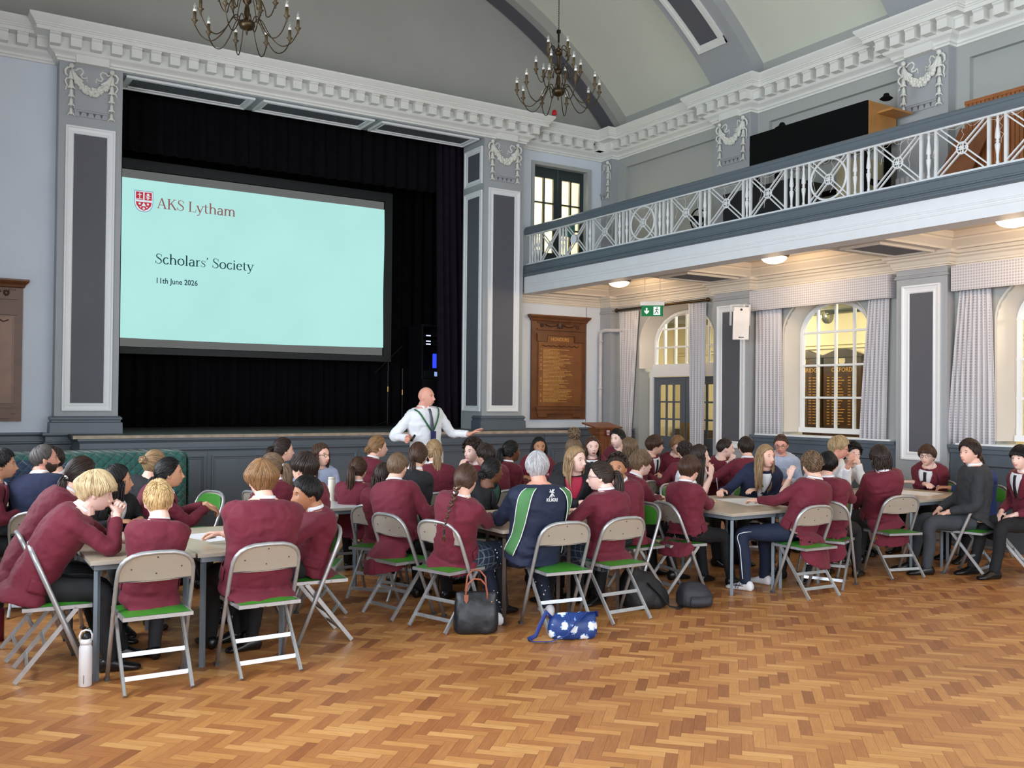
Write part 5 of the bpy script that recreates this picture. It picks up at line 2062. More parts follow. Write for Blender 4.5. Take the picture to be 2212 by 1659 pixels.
# ---- tables
LAM = mat('table_laminate', (200, 184, 160), 0.28, var=0.03, scale=9)
LAMW = mat('table_laminate_pale', (214, 214, 216), 0.3, var=0.02)
LEGG = mat('table_leg_grey', (120, 132, 142), 0.4, metal=0.2)
LEGB = mat('table_leg_brown', (72, 60, 54), 0.35, metal=0.3)
EDGE = mat('table_edge', (176, 168, 156), 0.5)


def table(x0, y0, x1, y1, label, lam=None, leg=None, zt=0.72):
    lam = lam or LAM
    leg = leg or LEGG
    t = empty('table', label, 'table', ((x0 + x1) / 2, (y0 + y1) / 2, 0), group='rectangular tables pushed together')
    w, h = (x1 - x0) / 2 - 0.002, (y1 - y0) / 2 - 0.002
    top = obj('tabletop', MB().box(-w, -h, zt - 0.004, w, h, zt), lam, t)
    obj('edge', MB().box(-w, -h, zt - 0.026, w, h, zt - 0.004), EDGE, t)
    b = MB()
    for y in (-h + 0.04, h - 0.04):
        b.box(-w + 0.03, y - 0.015, zt - 0.06, w - 0.03, y + 0.015, zt - 0.026)
    for x in (-w + 0.04, w - 0.04):
        b.box(x - 0.015, -h + 0.03, zt - 0.06, x + 0.015, h - 0.03, zt - 0.026)
    obj('frame', b, leg, t)
    for x in (-1, 1):
        for y in (-1, 1):
            obj('leg', MB().tube([(x * (w - 0.045), y * (h - 0.045), 0.0), (x * (w - 0.045), y * (h - 0.045), zt - 0.07), (x * (w - 0.06), y * (h - 0.06), zt - 0.04)], 0.019, 4), leg, t)
    return t


table(0.88, 6.05, 1.49, 7.27, 'pale laminate table at the left front, under the fair boy leaning on clasped hands')
table(1.495, 6.03, 2.10, 7.25, 'pale laminate table at the left front with a sheet and black pen on it')
table(3.72, 6.02, 4.31, 7.20, 'laminate table on dark legs to the left of the grey-haired person', leg=LEGB)
table(4.315, 6.02, 4.90, 7.20, 'laminate table on dark legs in front of the girl in a tartan skirt', leg=LEGB)
table(6.04, 5.97, 6.65, 7.25, 'laminate table on grey legs whose near corner is seen between two chairs')
table(6.655, 5.97, 7.26, 7.25, 'laminate table in front of the girl in the navy cardigan')
table(8.50, 5.92, 9.11, 7.12, 'laminate table beside the boy in the charcoal suit, nearest its front corner')
table(9.115, 5.92, 9.72, 7.12, 'laminate table with a sheet on it in front of the boy in round glasses')
table(2.75, 7.95, 3.42, 9.1, 'pale white table with a cream flask in front of the woman in glasses', lam=LAMW)
table(4.25, 8.75, 4.9, 9.9, 'laminate table among the far group below the standing man')
table(7.55, 9.25, 8.6, 9.9, 'laminate table in the far right group near the glazed door')
table(0.35, 9.3, 1.5, 9.9, 'laminate table behind the man in the navy jumper')
# sheets of paper and pens
PAP = mat('paper', (232, 232, 236), 0.7)


def sheet(x, y, w, h, rot, z, label):
    b = MB()
    b.box(-w / 2, -h / 2, 0, w / 2, h / 2, 0.0015)
    o = obj('paper_sheet', b, PAP)
    o.location = (x, y, z)
    o.rotation_euler = (0, 0, rot)
    tag(o, label, 'paper')


sheet(1.78, 6.72, 0.30, 0.42, 0.3, 0.7205, 'white sheet on the left front table')
sheet(6.93, 6.62, 0.42, 0.60, -0.25, 0.7205, 'large white sheet on the table in front of the girl in the navy cardigan')
sheet(9.25, 6.42, 0.42, 0.50, 0.2, 0.7205, 'white sheet on the table in front of the boy in round glasses')
o = obj('pen', MB().tube([(0, -0.07, 0), (0, 0.06, 0), (0, 0.07, 0)], [0.0055, 0.0055, 0.002], 8), mat('pen_black', (20, 20, 26), 0.3), smooth=True)
o.location = (1.72, 6.62, 0.728)
o.rotation_euler = (0, 0, -0.9)
tag(o, 'black pen lying on the white sheet on the left front table', 'pen')

# ---- bottles
t = empty('water_bottle', 'white insulated bottle with a loop handle standing by the front left table leg', 'bottle', (0.86, 6.03, 0))
WB = mat('bottle_white', (230, 230, 234), 0.35)
obj('body', MB().lathe([(0.034, 0), (0.037, 0.004), (0.037, 0.20), (0.036, 0.225), (0.032, 0.235), (0.032, 0.245)], (0, 0, 0), 24), WB, t, smooth=True)
obj('lid', MB().lathe([(0.033, 0.243), (0.033, 0.262), (0.026, 0.272), (0.02, 0.275), (0.001, 0.276)], (0, 0, 0), 24), WB, t, smooth=True)
obj('spout', MB().lathe([(0.022, 0.27), (0.024, 0.285), (0.016, 0.305), (0.001, 0.31)], (0, 0, 0), 16), mat('bottle_black', (20, 20, 24), 0.4), t, smooth=True)
b = MB()
b.tube([(-0.032, 0, 0.262), (-0.034, 0, 0.295), (-0.024, 0, 0.318), (0, 0, 0.326), (0.024, 0, 0.318), (0.034, 0, 0.295), (0.032, 0, 0.262)], 0.006, 6)
obj('handle', b, WB, t, smooth=True)
obj('lettering', MB().box(-0.016, -0.0375, 0.02, -0.012, -0.034, 0.07), mat('lettering_grey', (120, 120, 124), 0.5), t)
t = empty('water_bottle', 'dark red bottle with a black lid at the left edge of the photo', 'bottle', (0.50, 7.42, 0))
obj('body', MB().lathe([(0.034, 0), (0.037, 0.004), (0.037, 0.21), (0.030, 0.235)], (0, 0, 0), 20), mat('bottle_maroon', (96, 14, 40), 0.35), t, smooth=True)
obj('lid', MB().lathe([(0.031, 0.23), (0.034, 0.24), (0.034, 0.275), (0.02, 0.285), (0.001, 0.286)], (0, 0, 0), 20), mat('bottle_black', (20, 20, 24), 0.4), t, smooth=True)
t = empty('flask', 'tall cream flask on the pale table in front of the woman in glasses', 'flask', (3.36, 8.55, 0.72))
obj('body', MB().lathe([(0.034, 0), (0.036, 0.004), (0.036, 0.20), (0.033, 0.205)], (0, 0, 0), 20), mat('flask_cream', (222, 216, 200), 0.35), t, smooth=True)
obj('lid', MB().lathe([(0.034, 0.205), (0.034, 0.225), (0.001, 0.227)], (0, 0, 0), 20), mat('flask_cream', (222, 216, 200), 0.35), t, smooth=True)


# ---- bags
def blob(prof, n=24, sq=3.0):
    """stack of superellipse rings: (z, halfx, halfy, cx, cy)"""
    b = MB()
    vs, fs = [], []
    for (z, hx, hy, cx, cy) in prof:
        for k in range(n):
            a = 2 * PI * k / n
            c, s__ = math.cos(a), math.sin(a)
            vs.append((cx + hx * math.copysign(abs(c) ** (2 / sq), c), cy + hy * math.copysign(abs(s__) ** (2 / sq), s__), z))
    m = len(prof)
    for i in range(m - 1):
        for k in range(n):
            k2 = (k + 1) % n
            fs.append((i * n + k, i * n + k2, (i + 1) * n + k2, (i + 1) * n + k))
    fs.append(tuple(range(n - 1, -1, -1)))
    fs.append(tuple((m - 1) * n + k for k in range(n)))
    return b._add(vs, fs)


def rumple(o, s_=0.02, sc=0.12, lv=2):
    if lv:
        m1 = o.modifiers.new('subdivide', 'SUBSURF')
        m1.levels = lv
        m1.render_levels = lv
    tx = bpy.data.textures.get('rumple_%g' % sc) or bpy.data.textures.new('rumple_%g' % sc, 'CLOUDS')
    tx.noise_scale = sc
    tx.noise_depth = 3
    m2 = o.modifiers.new('creases', 'DISPLACE')
    m2.texture = tx
    m2.strength = s_
    m2.mid_level = 0.5
    m2.texture_coords = 'GLOBAL'
    return o


NYL = mat('bag_black_nylon', (22, 24, 30), 0.4, bump=0.2, bscale=30)
TAN = mat('bag_tan_leather', (150, 84, 62), 0.5)
t = empty('tote_bag', 'black nylon tote bag with tan leather handles standing on the floor', 'bag', (3.47, 5.98, 0), rz=-0.45)
rumple(obj('body', blob([(0.0, 0.15, 0.07, 0, 0), (0.02, 0.165, 0.085, 0, 0), (0.12, 0.165, 0.085, 0, 0), (0.22, 0.155, 0.055, 0.0, 0), (0.29, 0.145, 0.02, 0, 0), (0.30, 0.14, 0.012, 0, 0)], 28, 3.4), NYL, t, smooth=True), 0.022, 0.09)
for y, hh in ((-0.03, 0.0), (0.03, 0.05)):
    b = MB()
    b.tube([(-0.075, y, 0.24), (-0.075, y, 0.30), (-0.06, y, 0.36 + hh), (-0.02, y * 1.5, 0.40 + hh), (0.03, y * 1.5, 0.395 + hh), (0.07, y, 0.35 + hh), (0.08, y, 0.29), (0.08, y, 0.24)], 0.007, 8)
    h_ = obj('handle', b, TAN, t, smooth=True)
    obj('leather_tab', MB().prism([(-0.016, 0.29), (0.016, 0.29), (0.014, 0.25), (0, 0.225), (-0.014, 0.25)], -0.075 if y < 0 else 0.06, -0.066 if y < 0 else 0.069, lambda u, v, x: (u - 0.075, x, v)), TAN, h_)
obj('gold_stud', MB().ball((0.11, -0.06, 0.235), 0.006, 8, 6), mat('brass', (190, 150, 80), 0.3, metal=0.9), t)

FLO = bpy.data.materials.new('floral_navy')
FLO.use_nodes = True
N_, L_ = FLO.node_tree.nodes, FLO.node_tree.links
bs = N_['Principled BSDF']
bs.inputs['Roughness'].default_value = 0.45
tc = N_.new('ShaderNodeTexCoord')
nz_ = N_.new('ShaderNodeTexNoise')
nz_.inputs['Scale'].default_value = 16
L_.new(tc.outputs['Object'], nz_.inputs['Vector'])
mxv = N_.new('ShaderNodeMix')
mxv.data_type = 'VECTOR'
mxv.inputs[0].default_value = 0.035
L_.new(tc.outputs['Object'], mxv.inputs[4])
L_.new(nz_.outputs['Color'], mxv.inputs[5])
vo = N_.new('ShaderNodeTexVoronoi')
vo.inputs['Scale'].default_value = 11.5
vo.inputs['Randomness'].default_value = 0.7
L_.new(mxv.outputs[1], vo.inputs['Vector'])
v2 = N_.new('ShaderNodeTexVoronoi')
v2.inputs['Scale'].default_value = 60
L_.new(mxv.outputs[1], v2.inputs['Vector'])
ad = N_.new('ShaderNodeMath')
ad.operation = 'MULTIPLY_ADD'
ad.inputs[1].default_value = 0.22
L_.new(v2.outputs['Distance'], ad.inputs[0])
L_.new(vo.outputs['Distance'], ad.inputs[2])
cr = N_.new('ShaderNodeValToRGB')
cr.color_ramp.interpolation = 'CONSTANT'
e_ = cr.color_ramp.elements
e_[0].position, e_[0].color = 0.0, srgb((60, 90, 140))
e_[1].position, e_[1].color = 0.16, srgb((226, 230, 236))
x_ = e_.new(0.44)
x_.color = srgb((120, 160, 210))
x_ = e_.new(0.50)
x_.color = srgb((26, 56, 120))
L_.new(ad.outputs[0], cr.inputs[0])
L_.new(cr.outputs[0], bs.inputs['Base Color'])
STR = mat('strap_royal_blue', (30, 56, 132), 0.5)
t = empty('shoulder_bag', 'navy shoulder bag printed with white flowers lying on the floor', 'bag', (3.99, 5.50, 0), rz=-0.42)
rumple(obj('body', blob([(0.0, 0.15, 0.05, 0, 0), (0.015, 0.175, 0.075, 0, 0), (0.08, 0.185, 0.08, 0, 0), (0.14, 0.17, 0.06, 0.0, 0), (0.175, 0.15, 0.025, 0.02, 0), (0.185, 0.14, 0.012, 0.02, 0)], 28, 2.8), FLO, t, smooth=True), 0.02, 0.07)
b = MB()
b.tube([(-0.16, -0.01, 0.15), (-0.19, -0.02, 0.20), (-0.24, -0.02, 0.10), (-0.27, -0.03, 0.03), (-0.33, -0.06, 0.012), (-0.30, -0.12, 0.012), (-0.18, -0.13, 0.012), (-0.06, -0.105, 0.05), (0.0, -0.09, 0.12), (0.08, -0.05, 0.19), (0.17, -0.01, 0.19), (0.175, 0, 0.15)], 0.017, 6, flat=0.16, up=(0, 1, 0.2))
obj('strap', b, STR, t, smooth=True)
BPK = mat('backpack_black', (18, 19, 23), 0.6, bump=0.3, bscale=40)
t = empty('backpack', 'large black backpack lying on the floor beside the tartan skirt', 'backpack', (5.12, 6.05, 0), rz=-0.15)
rumple(obj('body', blob([(0.0, 0.19, 0.14, 0, 0), (0.03, 0.22, 0.17, 0, 0), (0.14, 0.21, 0.16, -0.02, 0), (0.24, 0.15, 0.12, -0.06, 0), (0.31, 0.08, 0.07, -0.10, 0), (0.33, 0.03, 0.03, -0.11, 0)], 28, 2.5), BPK, t, smooth=True), 0.03, 0.10)
obj('strap', MB().tube([(-0.05, -0.14, 0.22), (0.05, -0.18, 0.12), (0.12, -0.19, 0.03), (0.2, -0.2, 0.012), (0.26, -0.16, 0.012)], 0.018, 6, flat=0.3), BPK, t, smooth=True)
t = empty('backpack', 'smaller charcoal backpack lying against the large black one', 'backpack', (5.50, 5.86, 0), rz=-0.3)
rumple(obj('body', blob([(0.0, 0.13, 0.11, 0, 0), (0.02, 0.155, 0.13, 0, 0), (0.10, 0.15, 0.13, 0, 0), (0.17, 0.11, 0.09, -0.02, 0), (0.205, 0.05, 0.04, -0.03, 0)], 24, 2.5), mat('backpack_charcoal', (42, 42, 50), 0.6, bump=0.3, bscale=40), t, smooth=True), 0.02, 0.08)
obj('pocket', blob([(0.02, 0.09, 0.02, 0, -0.125), (0.05, 0.10, 0.025, 0, -0.13), (0.10, 0.09, 0.02, 0, -0.125)], 16, 3), mat('backpack_charcoal', (42, 42, 50), 0.6), t, smooth=True)
chair(2.30, 9.15, 200, 'empty folding chair with green pads facing the photo beside the stage panelling')
chair(7.45, 8.62, 75, 'folding chair with a dark back under the arm of a boy in the far group')

# ================================================================ PEOPLE
nrm = lambda v: v / (np.linalg.norm(v) + 1e-12)
SKIN = {'fair': mat('skin_fair', (232, 184, 164), 0.5, var=0.05, scale=14), 'pale': mat('skin_pale', (238, 198, 184), 0.5, var=0.04, scale=14),
        'pink': mat('skin_pink', (222, 160, 140), 0.5, var=0.07, scale=14), 'tan': mat('skin_tan', (176, 122, 90), 0.5, var=0.05, scale=14),
        'olive': mat('skin_olive', (206, 152, 120), 0.5, var=0.05, scale=14), 'brown': mat('skin_brown', (110, 68, 48), 0.5, var=0.06, scale=14)}
for k_ in SKIN.values():
    k_.node_tree.nodes['Principled BSDF'].inputs['Subsurface Weight'].default_value = 0.08
    k_.node_tree.nodes['Principled BSDF'].inputs['Subsurface Scale'].default_value = 0.01
MAR = mat('blazer_maroon', (104, 21, 43), 0.8, var=0.05, scale=5, sheen=0.06, bump=0.55, bscale=11)
CLOTH = {'maroon': MAR, 'navy': mat('knit_navy', (28, 36, 64), 0.9, var=0.06, bump=0.1, bscale=200), 'black': mat('jacket_black', (26, 27, 32), 0.85, var=0.08, bump=0.05, bscale=200),
         'plum': mat('jumper_plum', (70, 24, 40), 0.9, var=0.06), 'charcoal': mat('suit_charcoal', (46, 49, 54), 0.85, var=0.06, bump=0.05, bscale=200),
         'white': mat('shirt_white', (232, 234, 240), 0.8, var=0.03), 'blueprint': mat('shirt_blue_print', (176, 186, 214), 0.8, var=0.10, scale=90), 'check': mat('shirt_check', (178, 192, 218), 0.8, var=0.22, scale=110),
         'tracknavy': mat('track_navy', (24, 34, 62), 0.75, var=0.05), 'royal': mat('jumper_royal', (34, 52, 104), 0.9, var=0.05)}


def creases(M_, st=0.9):
    N, L = M_.node_tree.nodes, M_.node_tree.links
    bsdf = N['Principled BSDF']
    tc = N.new('ShaderNodeTexCoord')
    mp = N.new('ShaderNodeMapping')
    mp.inputs['Scale'].default_value = (1.0, 1.0, 2.4)
    mp.inputs['Rotation'].default_value = (0.35, 0.3, 0)
    L.new(tc.outputs['Object'], mp.inputs[0])
    n1 = N.new('ShaderNodeTexNoise')
    n1.noise_type = 'RIDGED_MULTIFRACTAL'
    n1.inputs['Scale'].default_value = 3.6
    n1.inputs['Detail'].default_value = 2.0
    n1.inputs['Distortion'].default_value = 0.7
    L.new(mp.outputs[0], n1.inputs['Vector'])
    n2 = N.new('ShaderNodeTexNoise')
    n2.inputs['Scale'].default_value = 3.0
    L.new(tc.outputs['Object'], n2.inputs['Vector'])
    mr = N.new('ShaderNodeMapRange')
    mr.inputs['From Min'].default_value = 0.42
    mr.inputs['From Max'].default_value = 0.62
    L.new(n2.outputs['Fac'], mr.inputs['Value'])
    mu = N.new('ShaderNodeMath')
    mu.operation = 'MULTIPLY'
    L.new(n1.outputs['Fac'], mu.inputs[0])
    L.new(mr.outputs[0], mu.inputs[1])
    bp = N.new('ShaderNodeBump')
    bp.inputs['Strength'].default_value = st
    bp.inputs['Distance'].default_value = 0.032
    L.new(mu.outputs[0], bp.inputs['Height'])
    if bsdf.inputs['Normal'].links:
        L.new(bsdf.inputs['Normal'].links[0].from_socket, bp.inputs['Normal'])
    L.new(bp.outputs[0], bsdf.inputs['Normal'])


for k_ in CLOTH.values():
    creases(k_)
TRO = {'black': mat('trousers_black', (22, 23, 27), 0.85, var=0.08), 'grey': mat('trousers_grey', (56, 60, 66), 0.85, var=0.06), 'navy': mat('trousers_navy', (22, 34, 60), 0.8, var=0.05),
       'print': mat('trousers_navy_print', (24, 32, 52), 0.8, var=0.1)}
SHO = {'black': mat('shoe_black', (18, 18, 20), 0.3), 'white': mat('shoe_white', (228, 228, 232), 0.5)}
HAIR = {}


def hairmat(c):
    k = 'hair_%02x%02x%02x' % tuple(c)
    if k not in HAIR:
        HAIR[k] = mat('hair_tone_%d' % len(HAIR), c, 0.42, var=0.10, scale=30, island=0.30, spec=0.35)
    return HAIR[k]


BRN, DBR, BLK, BLO, GIN, LBR, GRY, DBL, SIL = (70, 48, 36), (46, 34, 29), (22, 19, 20), (205, 180, 140), (134, 100, 68), (106, 84, 64), (76, 70, 68), (150, 122, 90), (172, 171, 174)
LIPS = mat('lips', (190, 104, 100), 0.5)
EYEW = mat('eye_white', (226, 224, 222), 0.3)
IRIS = mat('eye_iris', (40, 30, 26), 0.2)
BLACKG = mat('glasses_black', (24, 20, 20), 0.3)
PLAID = bpy.data.materials.new('skirt_tartan')
PLAID.use_nodes = True
N_, L_ = PLAID.node_tree.nodes, PLAID.node_tree.links
N_['Principled BSDF'].inputs['Roughness'].default_value = 0.85
tc = N_.new('ShaderNodeTexCoord')
sp = N_.new('ShaderNodeSeparateXYZ')
L_.new(tc.outputs['Object'], sp.inputs[0])
acc = None
for k in (0, 1, 2):
    a = N_.new('ShaderNodeMath')
    a.operation = 'PINGPONG'
    a.inputs[1].default_value = 0.028
    L_.new(sp.outputs[k], a.inputs[0])
    c = N_.new('ShaderNodeMath')
    c.operation = 'LESS_THAN'
    c.inputs[1].default_value = (0.003, 0.0025, 0.003)[k]
    L_.new(a.outputs[0], c.inputs[0])
    if acc is None:
        acc = c.outputs[0]
    else:
        s_ = N_.new('ShaderNodeMath')
        s_.operation = 'ADD'
        L_.new(acc, s_.inputs[0])
        L_.new(c.outputs[0], s_.inputs[1])
        acc = s_.outputs[0]
cr = N_.new('ShaderNodeValToRGB')
cr.color_ramp.elements[0].color = srgb((34, 46, 66))
cr.color_ramp.elements[1].color = srgb((110, 124, 140))
L_.new(acc, cr.inputs[0])
L_.new(cr.outputs[0], N_['Principled BSDF'].inputs['Base Color'])


def np_grid(P):
    """closed tube of rings P (m, n, 3) with caps -> MB"""
    m_, n = P.shape[:2]
    b = MB()
    vs = [tuple(p) for p in P.reshape(-1, 3)]
    fs = []
    for i in range(m_ - 1):
        for k in range(n):
            k2 = (k + 1) % n
            fs.append((i * n + k, i * n + k2, (i + 1) * n + k2, (i + 1) * n + k))
    fs.append(tuple(range(n - 1, -1, -1)))
    fs.append(tuple((m_ - 1) * n + k for k in range(n)))
    b._add(vs, fs)
    return b


def join(b, c):
    return b._add(c.v, c.f)


def limb(pts, rs, n=14, m_=None):
    """smooth tube through joints: Catmull-Rom with rounded joints"""
    pts = [np.array(p, float) for p in pts]
    P, R_ = [], []
    k = len(pts)
    for i in range(k - 1):
        p0, p1, p2, p3 = pts[max(i - 1, 0)], pts[i], pts[i + 1], pts[min(i + 2, k - 1)]
        for q in range(5):
            t = q / 5
            P.append(0.5 * (2 * p1 + (p2 - p0) * t + (2 * p0 - 5 * p1 + 4 * p2 - p3) * t * t + (-p0 + 3 * p1 - 3 * p2 + p3) * t ** 3))
            R_.append(rs[i] + (rs[i + 1] - rs[i]) * t)
    P.append(pts[-1])
    R_.append(rs[-1])
    return MB().tube([tuple(p) for p in P], R_, n)


# ---- head surface in head coordinates (x forward, y left, z up), metres
def headpts(d, male=0.0):
    dx, dy, dz = d[:, 0], d[:, 1], d[:, 2]
    s = np.clip(-dz, 0, 1)
    x = 0.098 * dx
    y = 0.0755 * dy
    z = np.where(dz > 0, 0.112, 0.115) * dz
    y = y * (1 - 0.30 * s ** 1.4) * (1 + 0.05 * np.exp(-((dz - 0.3) / 0.3) ** 2))
    back = dx < 0
    x = np.where(back, x * (1.04 - 0.55 * s ** 1.2), x * (1 + 0.62 * s ** 2))
    front = np.clip(dx, 0, 1)
    ay = np.abs(y)
    x = x - 0.006 * front * np.exp(-((z - 0.055) / 0.03) ** 2) * 0
    # brow, sockets, nose, cheeks, lips, chin
    f = (dx > 0.25)
    g = lambda a, c, w: np.exp(-((a - c) / w) ** 2)
    add = 0.004 * g(z, 0.022, 0.010) * g(ay, 0.025, 0.028)
    add += -0.012 * g(ay, 0.031, 0.014) * g(z, 0.002, 0.012)
    add += 0.024 * g(y, 0, 0.0115) * g(z, -0.034, 0.013) + 0.014 * g(y, 0, 0.009) * g(z, -0.012, 0.020)
    add += 0.007 * g(ay, 0.012, 0.007) * g(z, -0.038, 0.008)
    add += 0.004 * g(ay, 0.040, 0.018) * g(z, -0.030, 0.02)
    add += 0.007 * g(y, 0, 0.020) * (g(z, -0.0595, 0.0055) + g(z, -0.0705, 0.006)) - 0.002 * g(y, 0, 0.024) * g(z, -0.065, 0.0025)
    add += -0.004 * g(y, 0, 0.03) * g(z, -0.083, 0.008)
    add += 0.007 * g(y, 0, 0.020) * g(z, -0.100, 0.013)
    x = x + np.where(f, add, 0)
    return np.stack([x, y, z], 1)


def dirgrid(n, m_):
    ds = []
    for i in range(m_ + 1):
        t = PI * (0.02 + 0.96 * i / m_)
        for k in range(n):
            a = 2 * PI * k / n
            # denser sampling to the front
            a2 = a - 0.45 * math.sin(a)
            ds.append((math.sin(t) * math.cos(a2), math.sin(t) * math.sin(a2), math.cos(t)))
    return np.array(ds)


DG = {}


def head_mb(M_, det):
    n, m_ = (64, 56) if det else (36, 30)
    if (n, 'p') not in DG:
        DG[(n, 'p')] = headpts(dirgrid(n, m_))
    P = DG[(n, 'p')]
    Wd = P @ M_[:3, :3].T + M_[:3, 3]
    b = np_grid(Wd.reshape(m_ + 1, n, 3))
    for sg in (-1, 1):
        c = M_[:3, :3] @ np.array([-0.004, sg * 0.077, -0.012]) + M_[:3, 3]
        Mx = Matrix(M_[:3, :3].tolist()) @ Matrix.Rotation(-sg * 0.35, 3, 'Z') @ Matrix.Rotation(-0.2, 3, 'Y')
        b.ball(c, (0.017, 0.007, 0.030), 12, 8, Mx)
        c2 = M_[:3, :3] @ np.array([0.0, sg * 0.072, -0.030]) + M_[:3, 3]
        b.ball(c2, (0.009, 0.007, 0.012), 8, 6, Mx)
    return b


HL = {'short': ([0, 40, 62, 80, 100, 130, 180], [0.60, 0.50, 0.20, -0.12, -0.05, -0.50, -0.60]),
      'crop': ([0, 40, 62, 80, 100, 130, 180], [0.62, 0.52, 0.25, -0.05, 0.0, -0.42, -0.52]),
      'fringe': ([0, 40, 62, 80, 100, 130, 180], [0.30, 0.26, 0.05, -0.15, -0.05, -0.50, -0.60]),
      'long': ([0, 40, 62, 80, 100, 130, 180], [0.66, 0.55, 0.28, -0.05, -0.30, -0.70, -0.80]),
      'receding': ([0, 30, 45, 62, 80, 100, 130, 180], [0.72, 0.80, 0.62, 0.25, -0.05, 0.0, -0.45, -0.55])}


def hair(root, M_, style, col, seed=0, det=True, vox_=0.0075):
    """style: short crop spiky fringe mop curly long pony bun braid beardless..."""
    rr = random.Random(seed)
    hm = hairmat(col)
    base = {'crop': 'crop', 'spiky': 'crop', 'short': 'short', 'mop': 'fringe', 'bowl': 'fringe', 'swept': 'short', 'curly': 'short', 'curlytop': 'crop', 'receding': 'receding', 'mullet': 'short'}.get(style, 'long')
    line = HL[base]
    th = {'crop': 0.010, 'spiky': 0.014, 'short': 0.018, 'mop': 0.024, 'bowl': 0.030, 'swept': 0.030, 'curly': 0.030, 'curlytop': 0.018, 'receding': 0.008, 'mullet': 0.026}.get(style, 0.014)
    pole = {'pony': (-0.92, 0, 0.18), 'lowpony': (-0.90, 0, -0.30), 'bun': (-0.80, 0, 0.35), 'lowbun': (-0.92, 0, -0.30), 'braid': (-0.88, 0, -0.40), 'topbun': (-0.35, 0, 0.94)}.get(style, (-0.35, 0.1, 0.93))
    pole = nrm(np.array(pole))
    n, m_ = 60, 36
    key = ('h', n)
    if key not in DG:
        D = dirgrid(n, m_)
        DG[key] = (D, headpts(D))
    D, P = DG[key]
    az = np.degrees(np.arctan2(np.abs(D[:, 1]), D[:, 0]))
    hl = np.interp(az, *line)
    mask = np.clip((D[:, 2] - hl) / 0.12, -1, 1)
    out = P / np.linalg.norm(P, axis=1, keepdims=True)
    top = np.clip(D[:, 2], 0, 1)
    # strand relief around the pole
    e1 = nrm(np.cross(pole, [0, 1, 0.01]))
    e2 = np.cross(pole, e1)
    ang = np.arctan2(D @ e2, D @ e1)
    rel = 0.5 * np.sin(ang * 31 + seed) + 0.5 * np.sin(ang * 53 + 2 * seed)
    t_ = th * (0.55 + 0.55 * top) + 0.0016 * rel
    if style in ('short', 'crop', 'spiky', 'mop', 'bowl', 'swept', 'curlytop'):
        t_ = t_ * np.where(D[:, 2] < 0.15, 0.45 + 0.55 * np.clip((D[:, 2] + 0.45) / 0.6, 0, 1), 1)
    if style in ('mop', 'bowl'):
        t_ = t_ + (0.005 if style == 'mop' else 0.013) * np.exp(-((D[:, 2] - 0.25) / 0.25) ** 2)
    off = np.where(mask > 0, t_ * np.sqrt(np.clip(mask, 0, 1)), -0.012)
    Q = P + out * off[:, None]
    Wd = Q @ M_[:3, :3].T + M_[:3, 3]
    b = np_grid(Wd.reshape(m_ + 1, n, 3))
    h = obj('hair', b, hm, root, smooth=True)
    # locks
    b = MB()
    A = M_[:3, :3]
    T = M_[:3, 3]
    nl = 1100 if vox_ < 0.0068 else 620

    def surf(d, lift):
        p = headpts(d[None, :])[0]
        return p + nrm(p) * lift
    cnt = 0
    if style not in ('curly',):
        rg = np.random.RandomState(seed * 7 + 1)
        tied = style in ('pony', 'lowpony', 'bun', 'lowbun', 'braid', 'topbun')
        N0 = nl
        aa = rg.uniform(0, 2 * PI, N0)
        s0 = rg.uniform(0.03, 1.6, N0)
        ln = rg.uniform(0.25, 0.55, N0) if style in ('crop', 'spiky', 'curlytop') else rg.uniform(0.45, 0.95, N0)
        tan = np.outer(np.cos(aa), e1) + np.outer(np.sin(aa), e2)
        wob = rg.uniform(-0.05, 0.05, N0)

        def dirs(S_):
            Dd = pole[None, None, :] * np.cos(S_)[:, :, None] + tan[:, None, :] * np.sin(S_)[:, :, None]
            side_ = np.cross(np.broadcast_to(pole, tan.shape), tan)
            Dd = Dd + side_[:, None, :] * (wob[:, None] * np.sin((S_ - S_[:, :1]) * 5))[:, :, None]
            return Dd / np.linalg.norm(Dd, axis=2, keepdims=True)

        def over(Dd):
            az_ = np.degrees(np.arctan2(np.abs(Dd[..., 1]), Dd[..., 0]))
            return Dd[..., 2] - np.interp(az_, *line)
        lim = -0.07 if style in ('mop', 'bowl', 'swept', 'mullet', 'spiky', 'short') else 0.0
        S12 = s0[:, None] + ln[:, None] * np.linspace(0, 1, 12)[None, :]
        O = over(dirs(S12))
        good = O[:, 0] > 0.05
        bad = O < lim
        first = np.where(bad.any(1), bad.argmax(1), 12)
        good &= first >= 3
        se = s0 + ln * (first - 1) / 11
        K = 7
        Sk = s0[:, None] + (se - s0)[:, None] * np.linspace(0, 1, K)[None, :]
        Dk = dirs(Sk)
        Ok = over(Dk)
        Pk = headpts(Dk.reshape(-1, 3)).reshape(N0, K, 3)
        up_ = Pk / np.linalg.norm(Pk, axis=2, keepdims=True)
        z_ = Dk[..., 2]
        lf = th * (0.55 + 0.55 * np.clip(z_, 0, 1)) + 0.0015
        if style in ('short', 'crop', 'spiky', 'mop', 'bowl', 'swept', 'curlytop'):
            lf = lf * np.where(z_ < 0.15, 0.45 + 0.55 * np.clip((z_ + 0.45) / 0.6, 0, 1), 1)
        if style in ('mop', 'bowl'):
            lf = lf + (0.005 if style == 'mop' else 0.013) * np.exp(-((z_ - 0.25) / 0.25) ** 2)
        lf = lf * np.where(Ok < 0.1, 0.78, 1)
        kk_ = np.linspace(0, 1, K)[None, :]
        if style == 'spiky':
            lf = lf + 0.020 * kk_ ** 1.2 * np.clip(z_, 0.2, 1)
        if style in ('short', 'mullet', 'mop', 'bowl', 'swept'):
            lf = lf + 0.004 * kk_ * rg.uniform(0, 1.6, N0)[:, None]
